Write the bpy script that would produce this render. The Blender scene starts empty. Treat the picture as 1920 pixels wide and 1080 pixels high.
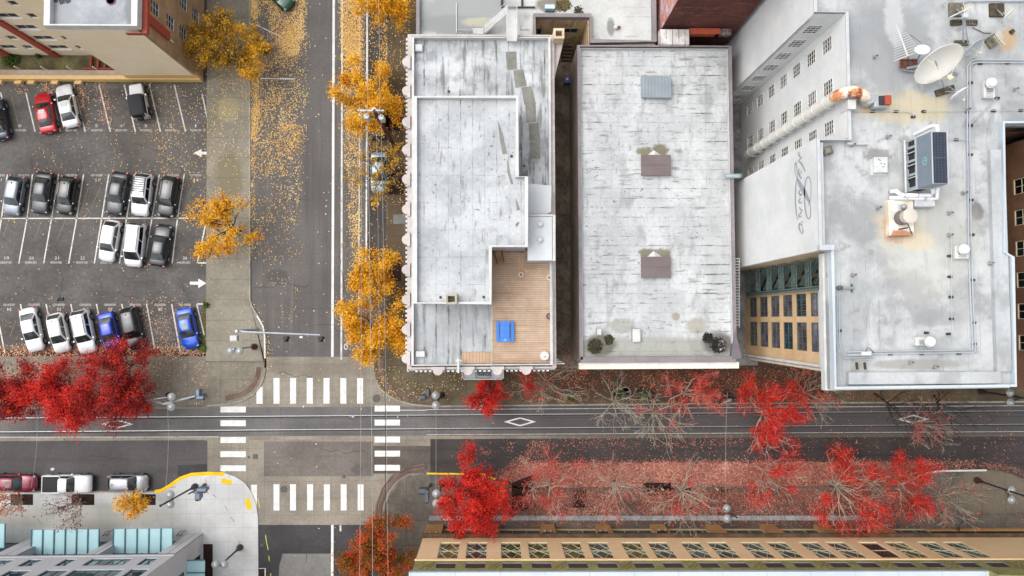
EXPO = 0.74
import bpy, bmesh, math, random
import numpy as np
from mathutils import Vector, Matrix, noise as mnoise
SC = bpy.context.scene
COL = SC.collection
RND = random.Random(7)
# ---------------------------------------------------------------- camera geometry
F, HC = 1400.0, 81.0          # focal length in photo pixels, drone height in metres
NX, NY = 928.0, 598.0         # photo pixel straight below the drone
def _nrm(v):
    v = np.array(v, float); return v / np.linalg.norm(v)
_n = _nrm(((NX - 960) / F, -(NY - 540) / F, -1))
_zc = -_n
_xc = np.array((1.0, 0.0042, 0.0)); _xc = _nrm(_xc - _zc * _xc.dot(_zc))
_yc = np.cross(_zc, _xc)
RW = np.array((_xc, _yc, _zc))          # camera -> world rotation
def ray(px, py):
    return RW @ np.array(((px - 960) / F, -(py - 540) / F, -1.0))
def P(px, py, z=0.0):
    d = ray(px, py); t = (z - HC) / d[2]
    return Vector((d[0] * t, d[1] * t, z))
def onX(px, py, x):
    d = ray(px, py); t = x / d[0]
    return Vector((x, d[1] * t, HC + d[2] * t))
def onY(px, py, y):
    d = ray(px, py); t = y / d[1]
    return Vector((d[0] * t, y, HC + d[2] * t))
def XW(px, z, py=540): return P(px, py, z).x
def YW(py, z, px=960): return P(px, py, z).y
def PL(pts, z=0.0): return [P(a, b, z) for a, b in pts]

# ---------------------------------------------------------------- mesh building
class MB:
    def __init__(s): s.v = []; s.f = []
    def add(s, vs, fs):
        n = len(s.v); s.v += [tuple(p) for p in vs]; s.f += [tuple(n + i for i in f) for f in fs]; return s
    def box(s, x0, x1, y0, y1, z0, z1):
        if x0 > x1: x0, x1 = x1, x0
        if y0 > y1: y0, y1 = y1, y0
        return s.add([(x0,y0,z0),(x1,y0,z0),(x1,y1,z0),(x0,y1,z0),(x0,y0,z1),(x1,y0,z1),(x1,y1,z1),(x0,y1,z1)],
                     [(3,2,1,0),(4,5,6,7),(0,1,5,4),(1,2,6,5),(2,3,7,6),(3,0,4,7)])
    def cbox(s, c, sx, sy, sz, rot=0.0, tilt=None):
        m = Matrix.Translation(c) @ (tilt if tilt else Matrix.Rotation(rot, 4, 'Z'))
        q = MB().box(-sx/2, sx/2, -sy/2, sy/2, -sz/2, sz/2)
        return s.add([m @ Vector(p) for p in q.v], q.f)
    def bbox(s, x0, x1, y0, y1, z0, z1, b=0.02):
        if x0 > x1: x0, x1 = x1, x0
        if y0 > y1: y0, y1 = y1, y0
        r = [(x0+b,y0),(x1-b,y0),(x1,y0+b),(x1,y1-b),(x1-b,y1),(x0+b,y1),(x0,y1-b),(x0,y0+b)]
        i = [(x0+b,y0+b),(x1-b,y0+b),(x1-b,y0+b),(x1-b,y1-b),(x1-b,y1-b),(x0+b,y1-b),(x0+b,y1-b),(x0+b,y0+b)]
        s.loft([[(x,y,z0) for x,y in r],[(x,y,z1-b) for x,y in r],[(x,y,z1) for x,y in i]], cap=True); return s
    def prism(s, poly, z0, z1):
        a = sum(poly[i][0]*poly[(i+1)%len(poly)][1]-poly[(i+1)%len(poly)][0]*poly[i][1] for i in range(len(poly)))
        if a < 0: poly = poly[::-1]
        n = len(poly)
        return s.add([(p[0],p[1],z0) for p in poly]+[(p[0],p[1],z1) for p in poly],
                     [tuple(range(n-1,-1,-1)), tuple(range(n,2*n))]+[(i,(i+1)%n,n+(i+1)%n,n+i) for i in range(n)])
    def sheet(s, poly, z):
        a = sum(poly[i][0]*poly[(i+1)%len(poly)][1]-poly[(i+1)%len(poly)][0]*poly[i][1] for i in range(len(poly)))
        if a < 0: poly = poly[::-1]
        return s.add([(p[0],p[1],z) for p in poly],[tuple(range(len(poly)))])
    def quad(s, a, b, c, d): return s.add([a,b,c,d],[(0,1,2,3)])
    def loft(s, rings, cap=True, closed=True):
        n = len(rings[0]); vs = [p for r in rings for p in r]; fs = []
        for k in range(len(rings)-1):
            for i in range(n if closed else n-1):
                j = (i+1) % n
                fs.append((k*n+i, k*n+j, (k+1)*n+j, (k+1)*n+i))
        if cap:
            fs.append(tuple(range(n-1,-1,-1))); fs.append(tuple((len(rings)-1)*n+i for i in range(n)))
        return s.add(vs, fs)
    def tube(s, pts, r, n=6, r1=None, cap=True):
        pts = [Vector(p) for p in pts]; rings = []; u = None
        for i, p in enumerate(pts):
            d = (pts[min(i+1,len(pts)-1)] - pts[max(i-1,0)])
            if d.length < 1e-9: d = Vector((0,0,1))
            d.normalize()
            if u is None:
                up = Vector((0,0,1)) if abs(d.z) < .9 else Vector((1,0,0)); u = d.cross(up).normalized()
            else: u = (u - d*u.dot(d)).normalized()
            w = d.cross(u)
            rr = r if r1 is None else r + (r1-r)*i/max(1,len(pts)-1)
            rings.append([p + (u*math.cos(t)+w*math.sin(t))*rr for t in (2*math.pi*k/n for k in range(n))])
        return s.loft(rings, cap)
    def lathe(s, c, prof, n=16, axis=None):
        """prof: (radius, height) pairs; axis: matrix for other directions"""
        m = Matrix.Translation(c) @ (axis if axis else Matrix.Identity(4))
        return s.loft([[m @ Vector((max(r,1e-4)*math.cos(2*math.pi*k/n), max(r,1e-4)*math.sin(2*math.pi*k/n), h)) for k in range(n)] for r,h in prof], True)
    def ribbon(s, pts, w, z, closed=False):
        """flat strip of width w along xy points"""
        n = len(pts); L = []; R = []
        for i in range(n):
            a = Vector(pts[i-1][:2]) if (i or closed) else Vector(pts[i][:2])
            b = Vector(pts[(i+1)%n][:2]) if (i < n-1 or closed) else Vector(pts[i][:2])
            d = (b-a); d = d.normalized() if d.length > 1e-9 else Vector((1,0)); nn = Vector((-d.y,d.x))*w/2
            p = Vector(pts[i][:2]); L.append((*(p+nn),z)); R.append((*(p-nn),z))
        m = n if closed else n-1
        return s.add(L+R,[(n+i,n+(i+1)%n,(i+1)%n,i) for i in range(m)])
    def wall(s, pts, w, z0, z1, closed=False):
        """upright band of thickness w along xy points"""
        a = MB().ribbon(pts, w, z1, closed); n = len(pts); m = n if closed else n-1
        s.add(a.v, a.f)
        b = len(s.v)-2*n
        s.v += [(p[0],p[1],z0) for p in a.v]
        o = b+2*n
        for i in range(m):
            j = (i+1)%n
            s.f.append((b+i, b+j, o+j, o+i)); s.f.append((b+n+j, b+n+i, o+n+i, o+n+j))
        if not closed:
            s.f.append((b, o, o+n, b+n)); s.f.append((b+n-1, b+2*n-1, o+2*n-1, o+n-1))
        return s
    def mesh(s, name, mats, smooth=False, mi=None):
        me = bpy.data.meshes.new(name); me.from_pydata(s.v, [], s.f)
        for m in (mats if isinstance(mats,(list,tuple)) else [mats]): me.materials.append(m)
        if mi is not None: me.polygons.foreach_set('material_index', mi)
        if smooth:
            me.polygons.foreach_set('use_smooth', [True]*len(me.polygons))
            me.update()
            try: me.set_sharp_from_angle(angle=math.radians(smooth if smooth is not True else 40))
            except Exception: pass
        me.update(); return me

def np_mesh(name, verts, loops, sizes, mat, mi=None, smooth=False):
    me = bpy.data.meshes.new(name)
    verts = np.asarray(verts, np.float32); loops = np.asarray(loops, np.int32); sizes = np.asarray(sizes, np.int32)
    me.vertices.add(len(verts)); me.vertices.foreach_set('co', verts.ravel())
    me.loops.add(len(loops)); me.loops.foreach_set('vertex_index', loops)
    me.polygons.add(len(sizes)); st = np.concatenate(([0], np.cumsum(sizes)[:-1])).astype(np.int32)
    me.polygons.foreach_set('loop_start', st); me.polygons.foreach_set('loop_total', sizes)
    for m in (mat if isinstance(mat,(list,tuple)) else [mat]): me.materials.append(m)
    if mi is not None: me.polygons.foreach_set('material_index', np.asarray(mi,np.int32))
    if smooth: me.polygons.foreach_set('use_smooth', np.ones(len(sizes),bool))
    me.update(calc_edges=True); return me

def quads_mesh(name, cen, a, b, mat):
    """leaf quads: centre, half-axis a, half-axis b (N x 3); pointed leaf outline"""
    n = len(cen)
    v = np.empty((n,4,3)); v[:,0] = cen-a; v[:,1] = cen+b*.9-a*.1; v[:,2] = cen+a; v[:,3] = cen-b*.9-a*.1
    return np_mesh(name, v.reshape(-1,3), np.arange(4*n), np.full(n,4), mat)

# ---------------------------------------------------------------- objects
WORLD = {}          # roots whose children are given in world coordinates
def thing(name, label, cat, loc, group=None, rz=0.0, local=False):
    o = bpy.data.objects.new(name, None); COL.objects.link(o)
    o.empty_display_size = .3
    o.location = loc; o.rotation_euler = (0,0,rz)
    o['label'] = label; o['category'] = cat
    if group: o['group'] = group
    if not local: WORLD[o] = (Matrix.Translation(loc) @ Matrix.Rotation(rz,4,'Z')).inverted()
    return o
def put(name, me, parent=None, label=None, loc=None, mat4=None):
    o = bpy.data.objects.new(name, me); COL.objects.link(o)
    if loc is not None: o.location = loc
    if mat4 is not None: o.matrix_basis = mat4
    if parent is not None:
        o.parent = parent
        if parent in WORLD: o.matrix_parent_inverse = WORLD[parent]; 
        if parent in WORLD or getattr(parent,'_',None):
            pass
    if label: o['label'] = label
    return o
def obj(name, mb, mat, parent=None, smooth=False, label=None, loc=None, mat4=None, mi=None):
    me = mb if isinstance(mb, bpy.types.Mesh) else mb.mesh(name, mat, smooth, mi)
    return put(name, me, parent, label, loc, mat4)
def islands(name, mb, mat, parent=None, smooth=False):
    """one object for every separate piece of the mesh"""
    p = list(range(len(mb.v)))
    def find(a):
        while p[a] != a: p[a] = p[p[a]]; a = p[a]
        return a
    for f in mb.f:
        for q in f[1:]: p[find(q)] = find(f[0])
    g = {}
    for f in mb.f: g.setdefault(find(f[0]), []).append(f)
    for fs in g.values():
        ids = sorted({i for f in fs for i in f}); ix = {q:i for i,q in enumerate(ids)}
        obj(name, MB().add([mb.v[i] for i in ids], [tuple(ix[i] for i in f) for f in fs]), mat, parent, smooth)
def tag(o, label, cat, group=None):
    o['label'] = label; o['category'] = cat
    if group: o['group'] = group
    return o
def struct(name, mb, mat, smooth=False):
    o = obj(name, mb, mat, None, smooth); o['kind'] = 'structure'; return o
def stuff(name, me, label, cat='leaves'):
    o = put(name, me); o['kind'] = 'stuff'; o['label'] = label; o['category'] = cat; return o
def dup(root, loc, rz=0.0, label=None, group=None, scale=None):
    r = root.copy(); COL.objects.link(r); r.location = loc; r.rotation_euler = (0,0,rz)
    if label: r['label'] = label
    if group: r['group'] = group
    if scale: r.scale = (scale,)*3
    for ch in list(root.children):
        c = ch.copy(); COL.objects.link(c); c.parent = r
        for g in list(ch.children):
            d = g.copy(); COL.objects.link(d); d.parent = c
    return r

# ---------------------------------------------------------------- materials
KA = 0.80
def lin(c): return c/12.92 if c <= .04045 else ((c+.055)/1.055)**2.4
def rgb(r, g, b, k=KA): return (lin(r/255)*k, lin(g/255)*k, lin(b/255)*k, 1)
class NT:
    def __init__(s, name):
        s.m = bpy.data.materials.new(name); s.m.use_nodes = True; s.t = s.m.node_tree; s.t.nodes.clear()
        s.out = s.n('ShaderNodeOutputMaterial'); s.b = s.n('ShaderNodeBsdfPrincipled')
        s.l(s.b.outputs[0], s.out.inputs['Surface'])
        s._pos = None
    def n(s, t, **kw):
        o = s.t.nodes.new(t)
        for k, v in kw.items(): setattr(o, k, v)
        return o
    def l(s, a, b): s.t.links.new(a, b)
    def set(s, sock, v):
        if isinstance(v, bpy.types.NodeSocket): s.l(v, sock)
        else: sock.default_value = v
    @property
    def pos(s):
        if s._pos is None: s._pos = s.n('ShaderNodeNewGeometry').outputs['Position']
        return s._pos
    def math(s, op, a, b=0.0, clamp=False):
        o = s.n('ShaderNodeMath', operation=op, use_clamp=clamp); s.set(o.inputs[0], a); s.set(o.inputs[1], b); return o.outputs[0]
    def vmath(s, op, a, b):
        o = s.n('ShaderNodeVectorMath', operation=op); s.set(o.inputs[0], a); s.set(o.inputs[1], b)
        return o.outputs['Value'] if op in ('LENGTH','DISTANCE','DOT_PRODUCT') else o.outputs[0]
    def noise(s, scale, detail=4.0, rough=.55, vec=None, stretch=None, off=None):
        o = s.n('ShaderNodeTexNoise'); v = vec if vec is not None else s.pos
        if stretch: v = s.vmath('MULTIPLY', v, stretch)
        if off: v = s.vmath('ADD', v, off)
        s.l(v, o.inputs['Vector']); o.inputs['Scale'].default_value = scale; o.inputs['Detail'].default_value = detail; o.inputs['Roughness'].default_value = rough
        return o.outputs['Fac']
    def sstep(s, x, lo, hi, a=0.0, b=1.0):
        o = s.n('ShaderNodeMapRange', interpolation_type='SMOOTHSTEP'); s.set(o.inputs['Value'], x)
        o.inputs['From Min'].default_value = lo; o.inputs['From Max'].default_value = hi
        o.inputs['To Min'].default_value = a; o.inputs['To Max'].default_value = b
        return o.outputs['Result']
    def mix(s, f, a, b, mode='MIX'):
        o = s.n('ShaderNodeMix', data_type='RGBA', blend_type=mode); s.set(o.inputs[0], f); s.set(o.inputs[6], a); s.set(o.inputs[7], b); return o.outputs[2]
    def sep(s, v):
        o = s.n('ShaderNodeSeparateXYZ'); s.l(v, o.inputs[0]); return o.outputs
    def ramp(s, f, stops, interp='LINEAR'):
        o = s.n('ShaderNodeValToRGB'); o.color_ramp.interpolation = interp; e = o.color_ramp.elements
        while len(e) < len(stops): e.new(.5)
        for i,(p,c) in enumerate(stops): e[i].position = p; e[i].color = c
        s.l(f, o.inputs[0]); return o.outputs[0]
    def fin(s, col, rough=.85, metal=0.0, spec=None, bump=None, bstr=.2):
        s.set(s.b.inputs['Base Color'], col); s.set(s.b.inputs['Roughness'], rough); s.b.inputs['Metallic'].default_value = metal
        if spec is not None: s.b.inputs['Specular IOR Level'].default_value = spec
        if bump is not None:
            o = s.n('ShaderNodeBump'); o.inputs['Strength'].default_value = bstr; o.inputs['Distance'].default_value = .05
            s.l(bump, o.inputs['Height']); s.l(o.outputs[0], s.b.inputs['Normal'])
        return s.m
_MC = {}
def plain(name, c, rough=.6, metal=0.0, var=.12, sc=2.0, spec=None, k=KA):
    """slightly uneven paint / metal / plastic"""
    if name in _MC: return _MC[name]
    t = NT(name); base = rgb(*c, k)
    if var:
        n = t.noise(sc, 5)
        f = t.sstep(n, .3, .7, 1-var, 1+var*.6)
        g = t.n('ShaderNodeCombineColor'); [t.l(f, g.inputs[i]) for i in range(3)]
        col = t.mix(1.0, base, g.outputs[0], 'MULTIPLY')
    else: col = base
    _MC[name] = t.fin(col, rough, metal, spec); return _MC[name]

def surf(name, c1, c2, sc=.25, lo=.35, hi=.65, fine=.22, fsc=3.0, joints=(), blots=(), rough=.9, spec=.3, grains=None, streaks=(), bstr=0.0):
    """weathered surface in world coordinates.
    joints: (axis, spacing, offset, half width, colour, break-up threshold or None)
    blots: (x, y, rx, ry, colour, strength, wobble); streaks: (stretch xyz, scale, lo, hi, colour, strength)"""
    t = NT(name); A = rgb(*c1); B = rgb(*c2)
    n = t.noise(sc, 7, .6); col = t.mix(t.sstep(n, lo, hi), A, B)
    f = t.noise(fsc, 6, .65); f = t.sstep(f, .25, .75, 1-fine, 1+fine)
    g = t.n('ShaderNodeCombineColor'); [t.l(f, g.inputs[i]) for i in range(3)]
    col = t.mix(1.0, col, g.outputs[0], 'MULTIPLY')
    if grains:
        gsc, glo, gc, gs = grains
        q = t.noise(gsc, 2, .5); col = t.mix(t.math('MULTIPLY', t.sstep(q, glo, glo+.08), gs), col, rgb(*gc))
    for (st, ssc, slo, shi, scol, sstr) in streaks:
        q = t.noise(ssc, 5, .6, stretch=st, off=(ssc*3.1,7.7,1.3)); col = t.mix(t.math('MULTIPLY', t.sstep(q, slo, shi), sstr), col, rgb(*scol))
    for (bx, by, rx, ry, bc, bs, wob) in blots:
        d = t.vmath('SUBTRACT', t.pos, (bx, by, 0)); d = t.vmath('MULTIPLY', d, (1/rx, 1/ry, 0))
        L = t.vmath('LENGTH', d, (0,0,0)); w = t.noise(1.6/max(.4,min(rx,ry)), 5, .6, off=(bx*3,by*5,0))
        L = t.math('ADD', L, t.math('MULTIPLY', t.math('SUBTRACT', w, .5), wob))
        col = t.mix(t.math('MULTIPLY', t.sstep(L, .55, 1.0, 1.0, 0.0), bs), col, rgb(*bc))
    if joints:
        S = t.sep(t.pos)
        for (ax, sp, off, hw, jc, brk) in joints:
            x = S['XYZ'.index(ax)]
            q = t.math('DIVIDE', t.math('SUBTRACT', x, off), sp); fr = t.math('SUBTRACT', q, t.math('ROUND', q))
            d = t.math('MULTIPLY', t.math('ABSOLUTE', fr), sp)
            if brk is not None:
                o = 'XYZ'.index(ax); stv = [.42,.42,.42]; stv[o] = 2.2
                nb = t.noise(1.3, 8, .72, stretch=tuple(stv)); nb = t.math('ADD', nb, t.math('MULTIPLY', t.math('SUBTRACT', t.noise(.16, 3), .5), .35)); wv = t.sstep(nb, brk, brk+.22, 0.0, 1.0)
                wd = t.math('ADD', t.math('MULTIPLY', wv, hw), hw*.25)
                m = t.math('SUBTRACT', 1.0, t.math('DIVIDE', d, wd), True)
                m = t.math('MULTIPLY', m, t.math('ADD', t.math('MULTIPLY', wv, .75), .24)); m = t.math('MULTIPLY', m, 1.3, True)
            else: m = t.sstep(d, hw*.6, hw*1.3, 1.0, 0.0)
            col = t.mix(t.math('MULTIPLY', m, jc[3] if len(jc) > 3 else 1.0), col, rgb(*jc[:3]))
    return t.fin(col, rough, 0, spec, bump=f if bstr else None, bstr=bstr or .1)

def leafmat(name, stops, trans=.25, rough=.6, pos_sc=.8, pos_amt=.35):
    """random hue for every leaf, drifting in clumps through the crown"""
    t = NT(name); r = t.n('ShaderNodeNewGeometry').outputs['Random Per Island']
    n = t.noise(pos_sc, 3); v = t.math('ADD', t.math('MULTIPLY', r, 1-pos_amt), t.math('MULTIPLY', t.sstep(n,.3,.7), pos_amt), True)
    col = t.ramp(v, [(p, rgb(*c, KA)) for p, c in stops])
    t.fin(col, rough, 0, .25)
    if trans:
        tr = t.n('ShaderNodeBsdfTranslucent'); t.l(col, tr.inputs['Color']); mx = t.n('ShaderNodeMixShader'); mx.inputs[0].default_value = trans
        t.l(t.b.outputs[0], mx.inputs[1]); t.l(tr.outputs[0], mx.inputs[2]); t.l(mx.outputs[0], t.out.inputs['Surface'])
    return t.m
def glass(name, c, rough=.06, spec=.8, k=KA):
    if name in _MC: return _MC[name]
    t = NT(name); n = t.noise(.9, 2); col = t.mix(t.sstep(n,.35,.65), rgb(*c,k), rgb(*(int(x*.6) for x in c),k))
    _MC[name] = t.fin(col, rough, 0, spec); return _MC[name]
# ================================================================ ground, streets, pavements
def arcpx(cx, cy, r, a0, a1, n=10, ry=None):
    ry = ry or r
    return [(cx + r*math.cos(math.radians(a0+(a1-a0)*i/n)), cy + ry*math.sin(math.radians(a0+(a1-a0)*i/n))) for i in range(n+1)]
m_base = surf('dull_ground', (92,88,82), (78,74,68), rough=.95)
m_lot = surf('worn_lot_asphalt', (102,99,96), (84,81,79), sc=.22, fine=.2, fsc=2.5, grains=(9,.66,(150,140,128),.5),
             streaks=[((.25,1.2,1),.35,.52,.75,(70,66,63),.55), ((1,1,1),.12,.55,.7,(116,108,100),.5)], rough=.95)
m_ns = surf('street_asphalt', (110,106,103), (95,92,89), sc=.12, fine=.14, fsc=4, streaks=[((1.4,.06,1),.9,.5,.7,(84,81,79),.55),((2.6,.1,1),.7,.55,.72,(126,121,116),.45)],
            joints=[('Y',7.3,1.2,.03,(70,66,62),.45)], grains=(14,.68,(150,146,140),.25), rough=.93,
            blots=[(XW(520,0),YW(517,0),1.6,1.0,(88,85,83),.8,.4)])
m_lane = surf('dark_lane_asphalt', (80,76,73), (66,62,60), sc=.3, fine=.2, rough=.95, streaks=[((1.4,.1,1),.8,.5,.7,(58,54,52),.5)])
m_eww = surf('transit_street_asphalt', (92,89,89), (80,77,77), sc=.15, fine=.14, fsc=4, streaks=[((.06,1.4,1),.8,.5,.7,(70,67,67),.5)], grains=(14,.68,(130,128,126),.25), rough=.93)
m_ewe = surf('damp_street_asphalt', (72,67,66), (58,54,53), sc=.15, fine=.18, fsc=4, streaks=[((.06,1.4,1),.8,.5,.7,(48,44,44),.5)], grains=(14,.68,(110,104,100),.2), rough=.9)
m_south = surf('fresh_street_asphalt', (74,73,74), (60,59,60), sc=.25, fine=.15, rough=.93, grains=(14,.68,(100,98,96),.2))
m_patch = surf('grey_street_patch', (128,126,123), (112,110,107), sc=.3, fine=.12, rough=.93)
m_int = surf('crossing_concrete', (151,143,130), (130,122,111), sc=.25, fine=.14, fsc=3.5, rough=.92, grains=(10,.68,(100,92,84),.4),
             joints=[('X',1.78,.3,.022,(96,88,78,.7),.3),('Y',1.78,.55,.022,(96,88,78,.7),.3)], streaks=[((.1,1,1),.6,.5,.72,(118,110,100),.5)])
m_trk = surf('track_setts', (116,113,111), (97,94,93), sc=.2, fine=.3, fsc=16, rough=.93, joints=[('X',2.9,.2,.03,(76,73,71,.6),.35)], streaks=[((.05,1.6,1),.9,.5,.7,(84,81,80),.5)], blots=[(34,-10.6,44,6,(74,71,71),.75,.4)])
m_band = surf('track_edge_concrete', (150,143,128), (128,121,108), sc=.3, fine=.15, rough=.92, blots=[(36,-11,42,6,(84,76,70),.8,.4)])
m_apron = surf('pavement_concrete', (146,140,126), (126,121,108), sc=.2, fine=.13, rough=.92, joints=[('Y',2.2,YW(560,.1),.02,(84,78,66,.75),None)], grains=(9,.7,(110,104,90),.5),
               blots=[(XW(428,0),YW(330,0),1.9,3.4,(120,110,84),.7,.6),(XW(425,0),YW(205,0),1.5,1.9,(170,158,122),.7,.2)])
m_nw = surf('corner_concrete', (138,131,117), (118,112,100), sc=.25, fine=.14, rough=.92, joints=[('X',1.75,.4,.02,(86,80,70,.7),None),('Y',1.75,YW(678,.1),.02,(86,80,70,.7),.2)], streaks=[((1,1,1),.5,.55,.75,(104,100,90),.5)])
m_ne = surf('mossy_pavement', (114,104,84), (84,72,56), sc=.16, fine=.2, fsc=3, rough=.95, joints=[('X',1.75,.4,.025,(66,58,46,.7),.2),('Y',1.75,.3,.025,(66,58,46,.7),.2)],
            streaks=[((.5,1,1),.3,.5,.72,(74,58,46),.6)], blots=[(XW(1300,0),YW(720,0),20,3.2,(72,54,46),.75,.5),(XW(735,0),YW(300,0),2,18,(92,76,58),.6,.5)])
m_plaza = surf('pale_plaza_concrete', (212,213,213), (194,194,191), sc=.2, fine=.05, fsc=3, rough=.85, joints=[('X',1.5,.2,.016,(160,160,158,.75),None),('Y',1.5,.5,.016,(160,160,158,.75),None)],
               streaks=[((1,1,1),.5,.56,.8,(180,178,172),.55)], blots=[(XW(170,0),YW(960,0),13,1.8,(176,174,164),.75,.6)], grains=(5,.72,(150,148,140),.35))
m_se = surf('grey_brown_pavement', (112,106,98), (90,84,76), sc=.22, fine=.18, rough=.94, joints=[('X',2.6,XW(808,.1),.025,(66,60,54,.7),None),('Y',2.6,YW(974,.1),.025,(66,60,54,.7),None)],
            blots=[(XW(1360,0),YW(960,0),26,2.4,(84,68,62),.7,.5),(XW(1850,0),YW(930,0),6,3,(124,116,100),.8,.5)])  # dull grey-brown slabs with a browner and a paler blotch
m_kerb = surf('kerb_concrete', (166,160,148), (140,134,122), sc=.8, fine=.15, rough=.9)
m_kerbd = surf('worn_dark_kerb', (116,104,92), (88,78,68), sc=.8, fine=.25, rough=.92, grains=(4,.62,(150,120,80),.5))
m_brick = surf('brick_band', (122,100,90), (98,80,72), sc=.8, fine=.22, fsc=10, rough=.92)
m_white = surf('road_paint', (232,233,230), (212,212,208), sc=.9, fine=.09, fsc=6, rough=.75, grains=(6,.66,(160,156,148),.6), streaks=[((1,1,1),1.3,.58,.72,(186,182,174),.6)])
m_wornw = surf('worn_road_paint', (216,214,208), (176,172,166), sc=1.2, lo=.45, hi=.7, fine=.14, fsc=5, rough=.8, grains=(5,.60,(120,114,108),.75))
m_yel = surf('yellow_kerb_paint', (252,206,20), (238,186,14), sc=1, fine=.06, rough=.7, grains=(6,.72,(190,150,40),.5))
m_soil = surf('dark_soil', (58,40,36), (42,30,27), sc=2, fine=.3, fsc=8, rough=1)
m_mossy = surf('kerbside_moss', (96,100,52), (74,70,44), sc=.8, fine=.3, fsc=6, rough=1)
m_iron = plain('cast_iron', (92,88,84), .7, .2, .25, 6)
m_steel = plain('rail_steel', (165,165,165), .4, .7, .1, 3)
m_groove = plain('rail_groove', (52,50,50), .9, 0, .2)

def gsheet(name, pts, z, m): return struct(name, MB().sheet(PL(pts, 0), z), m)
def gslab(name, pts, m, h=.12): return struct(name, MB().prism([(p.x,p.y) for p in PL(pts, h)], -.02, h), m)

struct('ground', MB().quad((-400,-400,0),(400,-400,0),(400,400,0),(-400,400,0)), m_base)
gsheet('parking_lot', [(-200,148),(389,148),(387,667),(-200,669)], .004, m_lot)
gsheet('street', [(466,-220),(735,-220),(729,700),(480,700),(466,560)], .004, m_ns)
gsheet('parking_lane', [(689,-220),(735,-220),(729,560),(689,560)], .008, m_lane)
gsheet('intersection', [(380,670),(480,669),(720,669),(812,700),(812,905),(760,920),(716,985),(440,985),(388,940)], .008, m_int)
gsheet('transit_street_west', [(-200,826),(389,826),(389,935),(-200,935)], .012, m_eww)
gsheet('transit_street_east', [(807,822),(2150,816),(2150,925),(807,925)], .012, m_ewe)
gsheet('crossing_lane', [(495,828),(700,828),(700,893),(495,893)], .012, surf('worn_crossing_asphalt',(122,114,108),(104,97,92),sc=.2,fine=.15,streaks=[((.06,1.4,1),.8,.5,.7,(92,85,80),.5)],joints=[('X',3.5,.3,.02,(86,80,74,.6),.3)],rough=.92))
gsheet('crossing_lane', [(700,836),(807,836),(807,888),(700,888)], .012, surf('dim_crossing_asphalt',(106,98,92),(88,80,75),sc=.2,fine=.15,streaks=[((.06,1.4,1),.8,.5,.7,(74,68,64),.5)],rough=.92))
gsheet('tram_track_bed', [(-200,766),(2150,757),(2150,812),(-200,820)], .014, m_trk)
gsheet('track_edge_strip', [(-200,820.5),(2150,812.5),(2150,817),(-200,828)], .016, m_band)
gsheet('track_edge_strip', [(-200,762),(388,762),(388,766.5),(-200,767)], .016, m_band)
gsheet('south_street', [(483,984),(722,984),(722,1250),(483,1250)], .010, m_south)
gsheet('street_patch', [(530,1038),(624,1038),(624,1250),(512,1250),(524,1060)], .014, m_patch)
gsheet('street_patch', [(478,505),(526,505),(526,530),(478,530)], .008, m_ns)
gsheet('street_patch', [(334,872),(388,870),(388,892),(334,905)], .016, m_south)
# pavements: real slabs with kerbs
NWK = [(468,-220),(468,560),(471,572),(482,592),(493,612),(496,630),(497,690),(494,708),(487,724),(474,740),(455,751),(425,758),(388,761)]
gslab('pavement_west', [(389,-220)]+NWK[:7]+[(497,678),(386,678)], m_apron)
gslab('pavement_northwest', [(-200,668),(386,668),(386,679),(497,679)]+NWK[6:]+[(-200,764)], m_nw)
NEK = [(729,-220),(727,300),(724,560),(714,640),(700,672),(700,695),(703,710),(712,728),(726,741),(748,752),(775,759),(810,762),(1300,757),(2150,752)]
gslab('pavement_northeast', NEK+[(2150,560),(900,560),(900,-220)], m_ne)
SWK = [(-200,923),(290,922),(302,920),(318,911),(338,897),(358,890),(388,888),(420,889),(440,895),(458,907),(470,924),(478,945),(482,970),(483,1250)]
gslab('pavement_southwest', SWK+[(-200,1250)], m_plaza)
SEK = [(722,1250),(721,980),(724,950),(733,925),(748,906),(770,893),(800,888),(905,889),(930,899),(960,912),(990,918),(1130,916),(1670,912),(1692,908),(1715,896),(1738,887),(1765,883),(1870,882),(1900,889),(1925,905),(1945,930),(1960,1250)]
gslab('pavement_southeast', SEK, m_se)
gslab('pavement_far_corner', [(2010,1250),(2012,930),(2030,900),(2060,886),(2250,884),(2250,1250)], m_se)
def kerb(pts, m, w=.16, h=.125, name='kerb'):
    return struct(name, MB().wall([(p.x,p.y) for p in PL(pts,h)], w, 0, h), m)
kerb(NWK[:4], m_kerb); kerb(NWK[3:7]+[(497,672)], m_white); kerb([(497,672)]+NWK[6:], m_kerb)
kerb(NEK[:5], m_kerbd); kerb(NEK[4:], m_kerb)
kerb(SWK[:2], m_kerb); kerb(SWK[7:], m_plaza, .2)
kerb(SWK[1:8], m_yel, .36, .13, 'painted_kerb')
kerb(SEK[:6], m_kerbd, .3); kerb(SEK[6:9], m_yel, .16, .128, 'painted_kerb'); kerb(SEK[8:13], m_kerbd)
kerb(SEK[13:17]+[(1850,882)], m_white, .18, .128, 'painted_kerb'); kerb([(1851,882)]+SEK[17:], m_kerbd)
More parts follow.
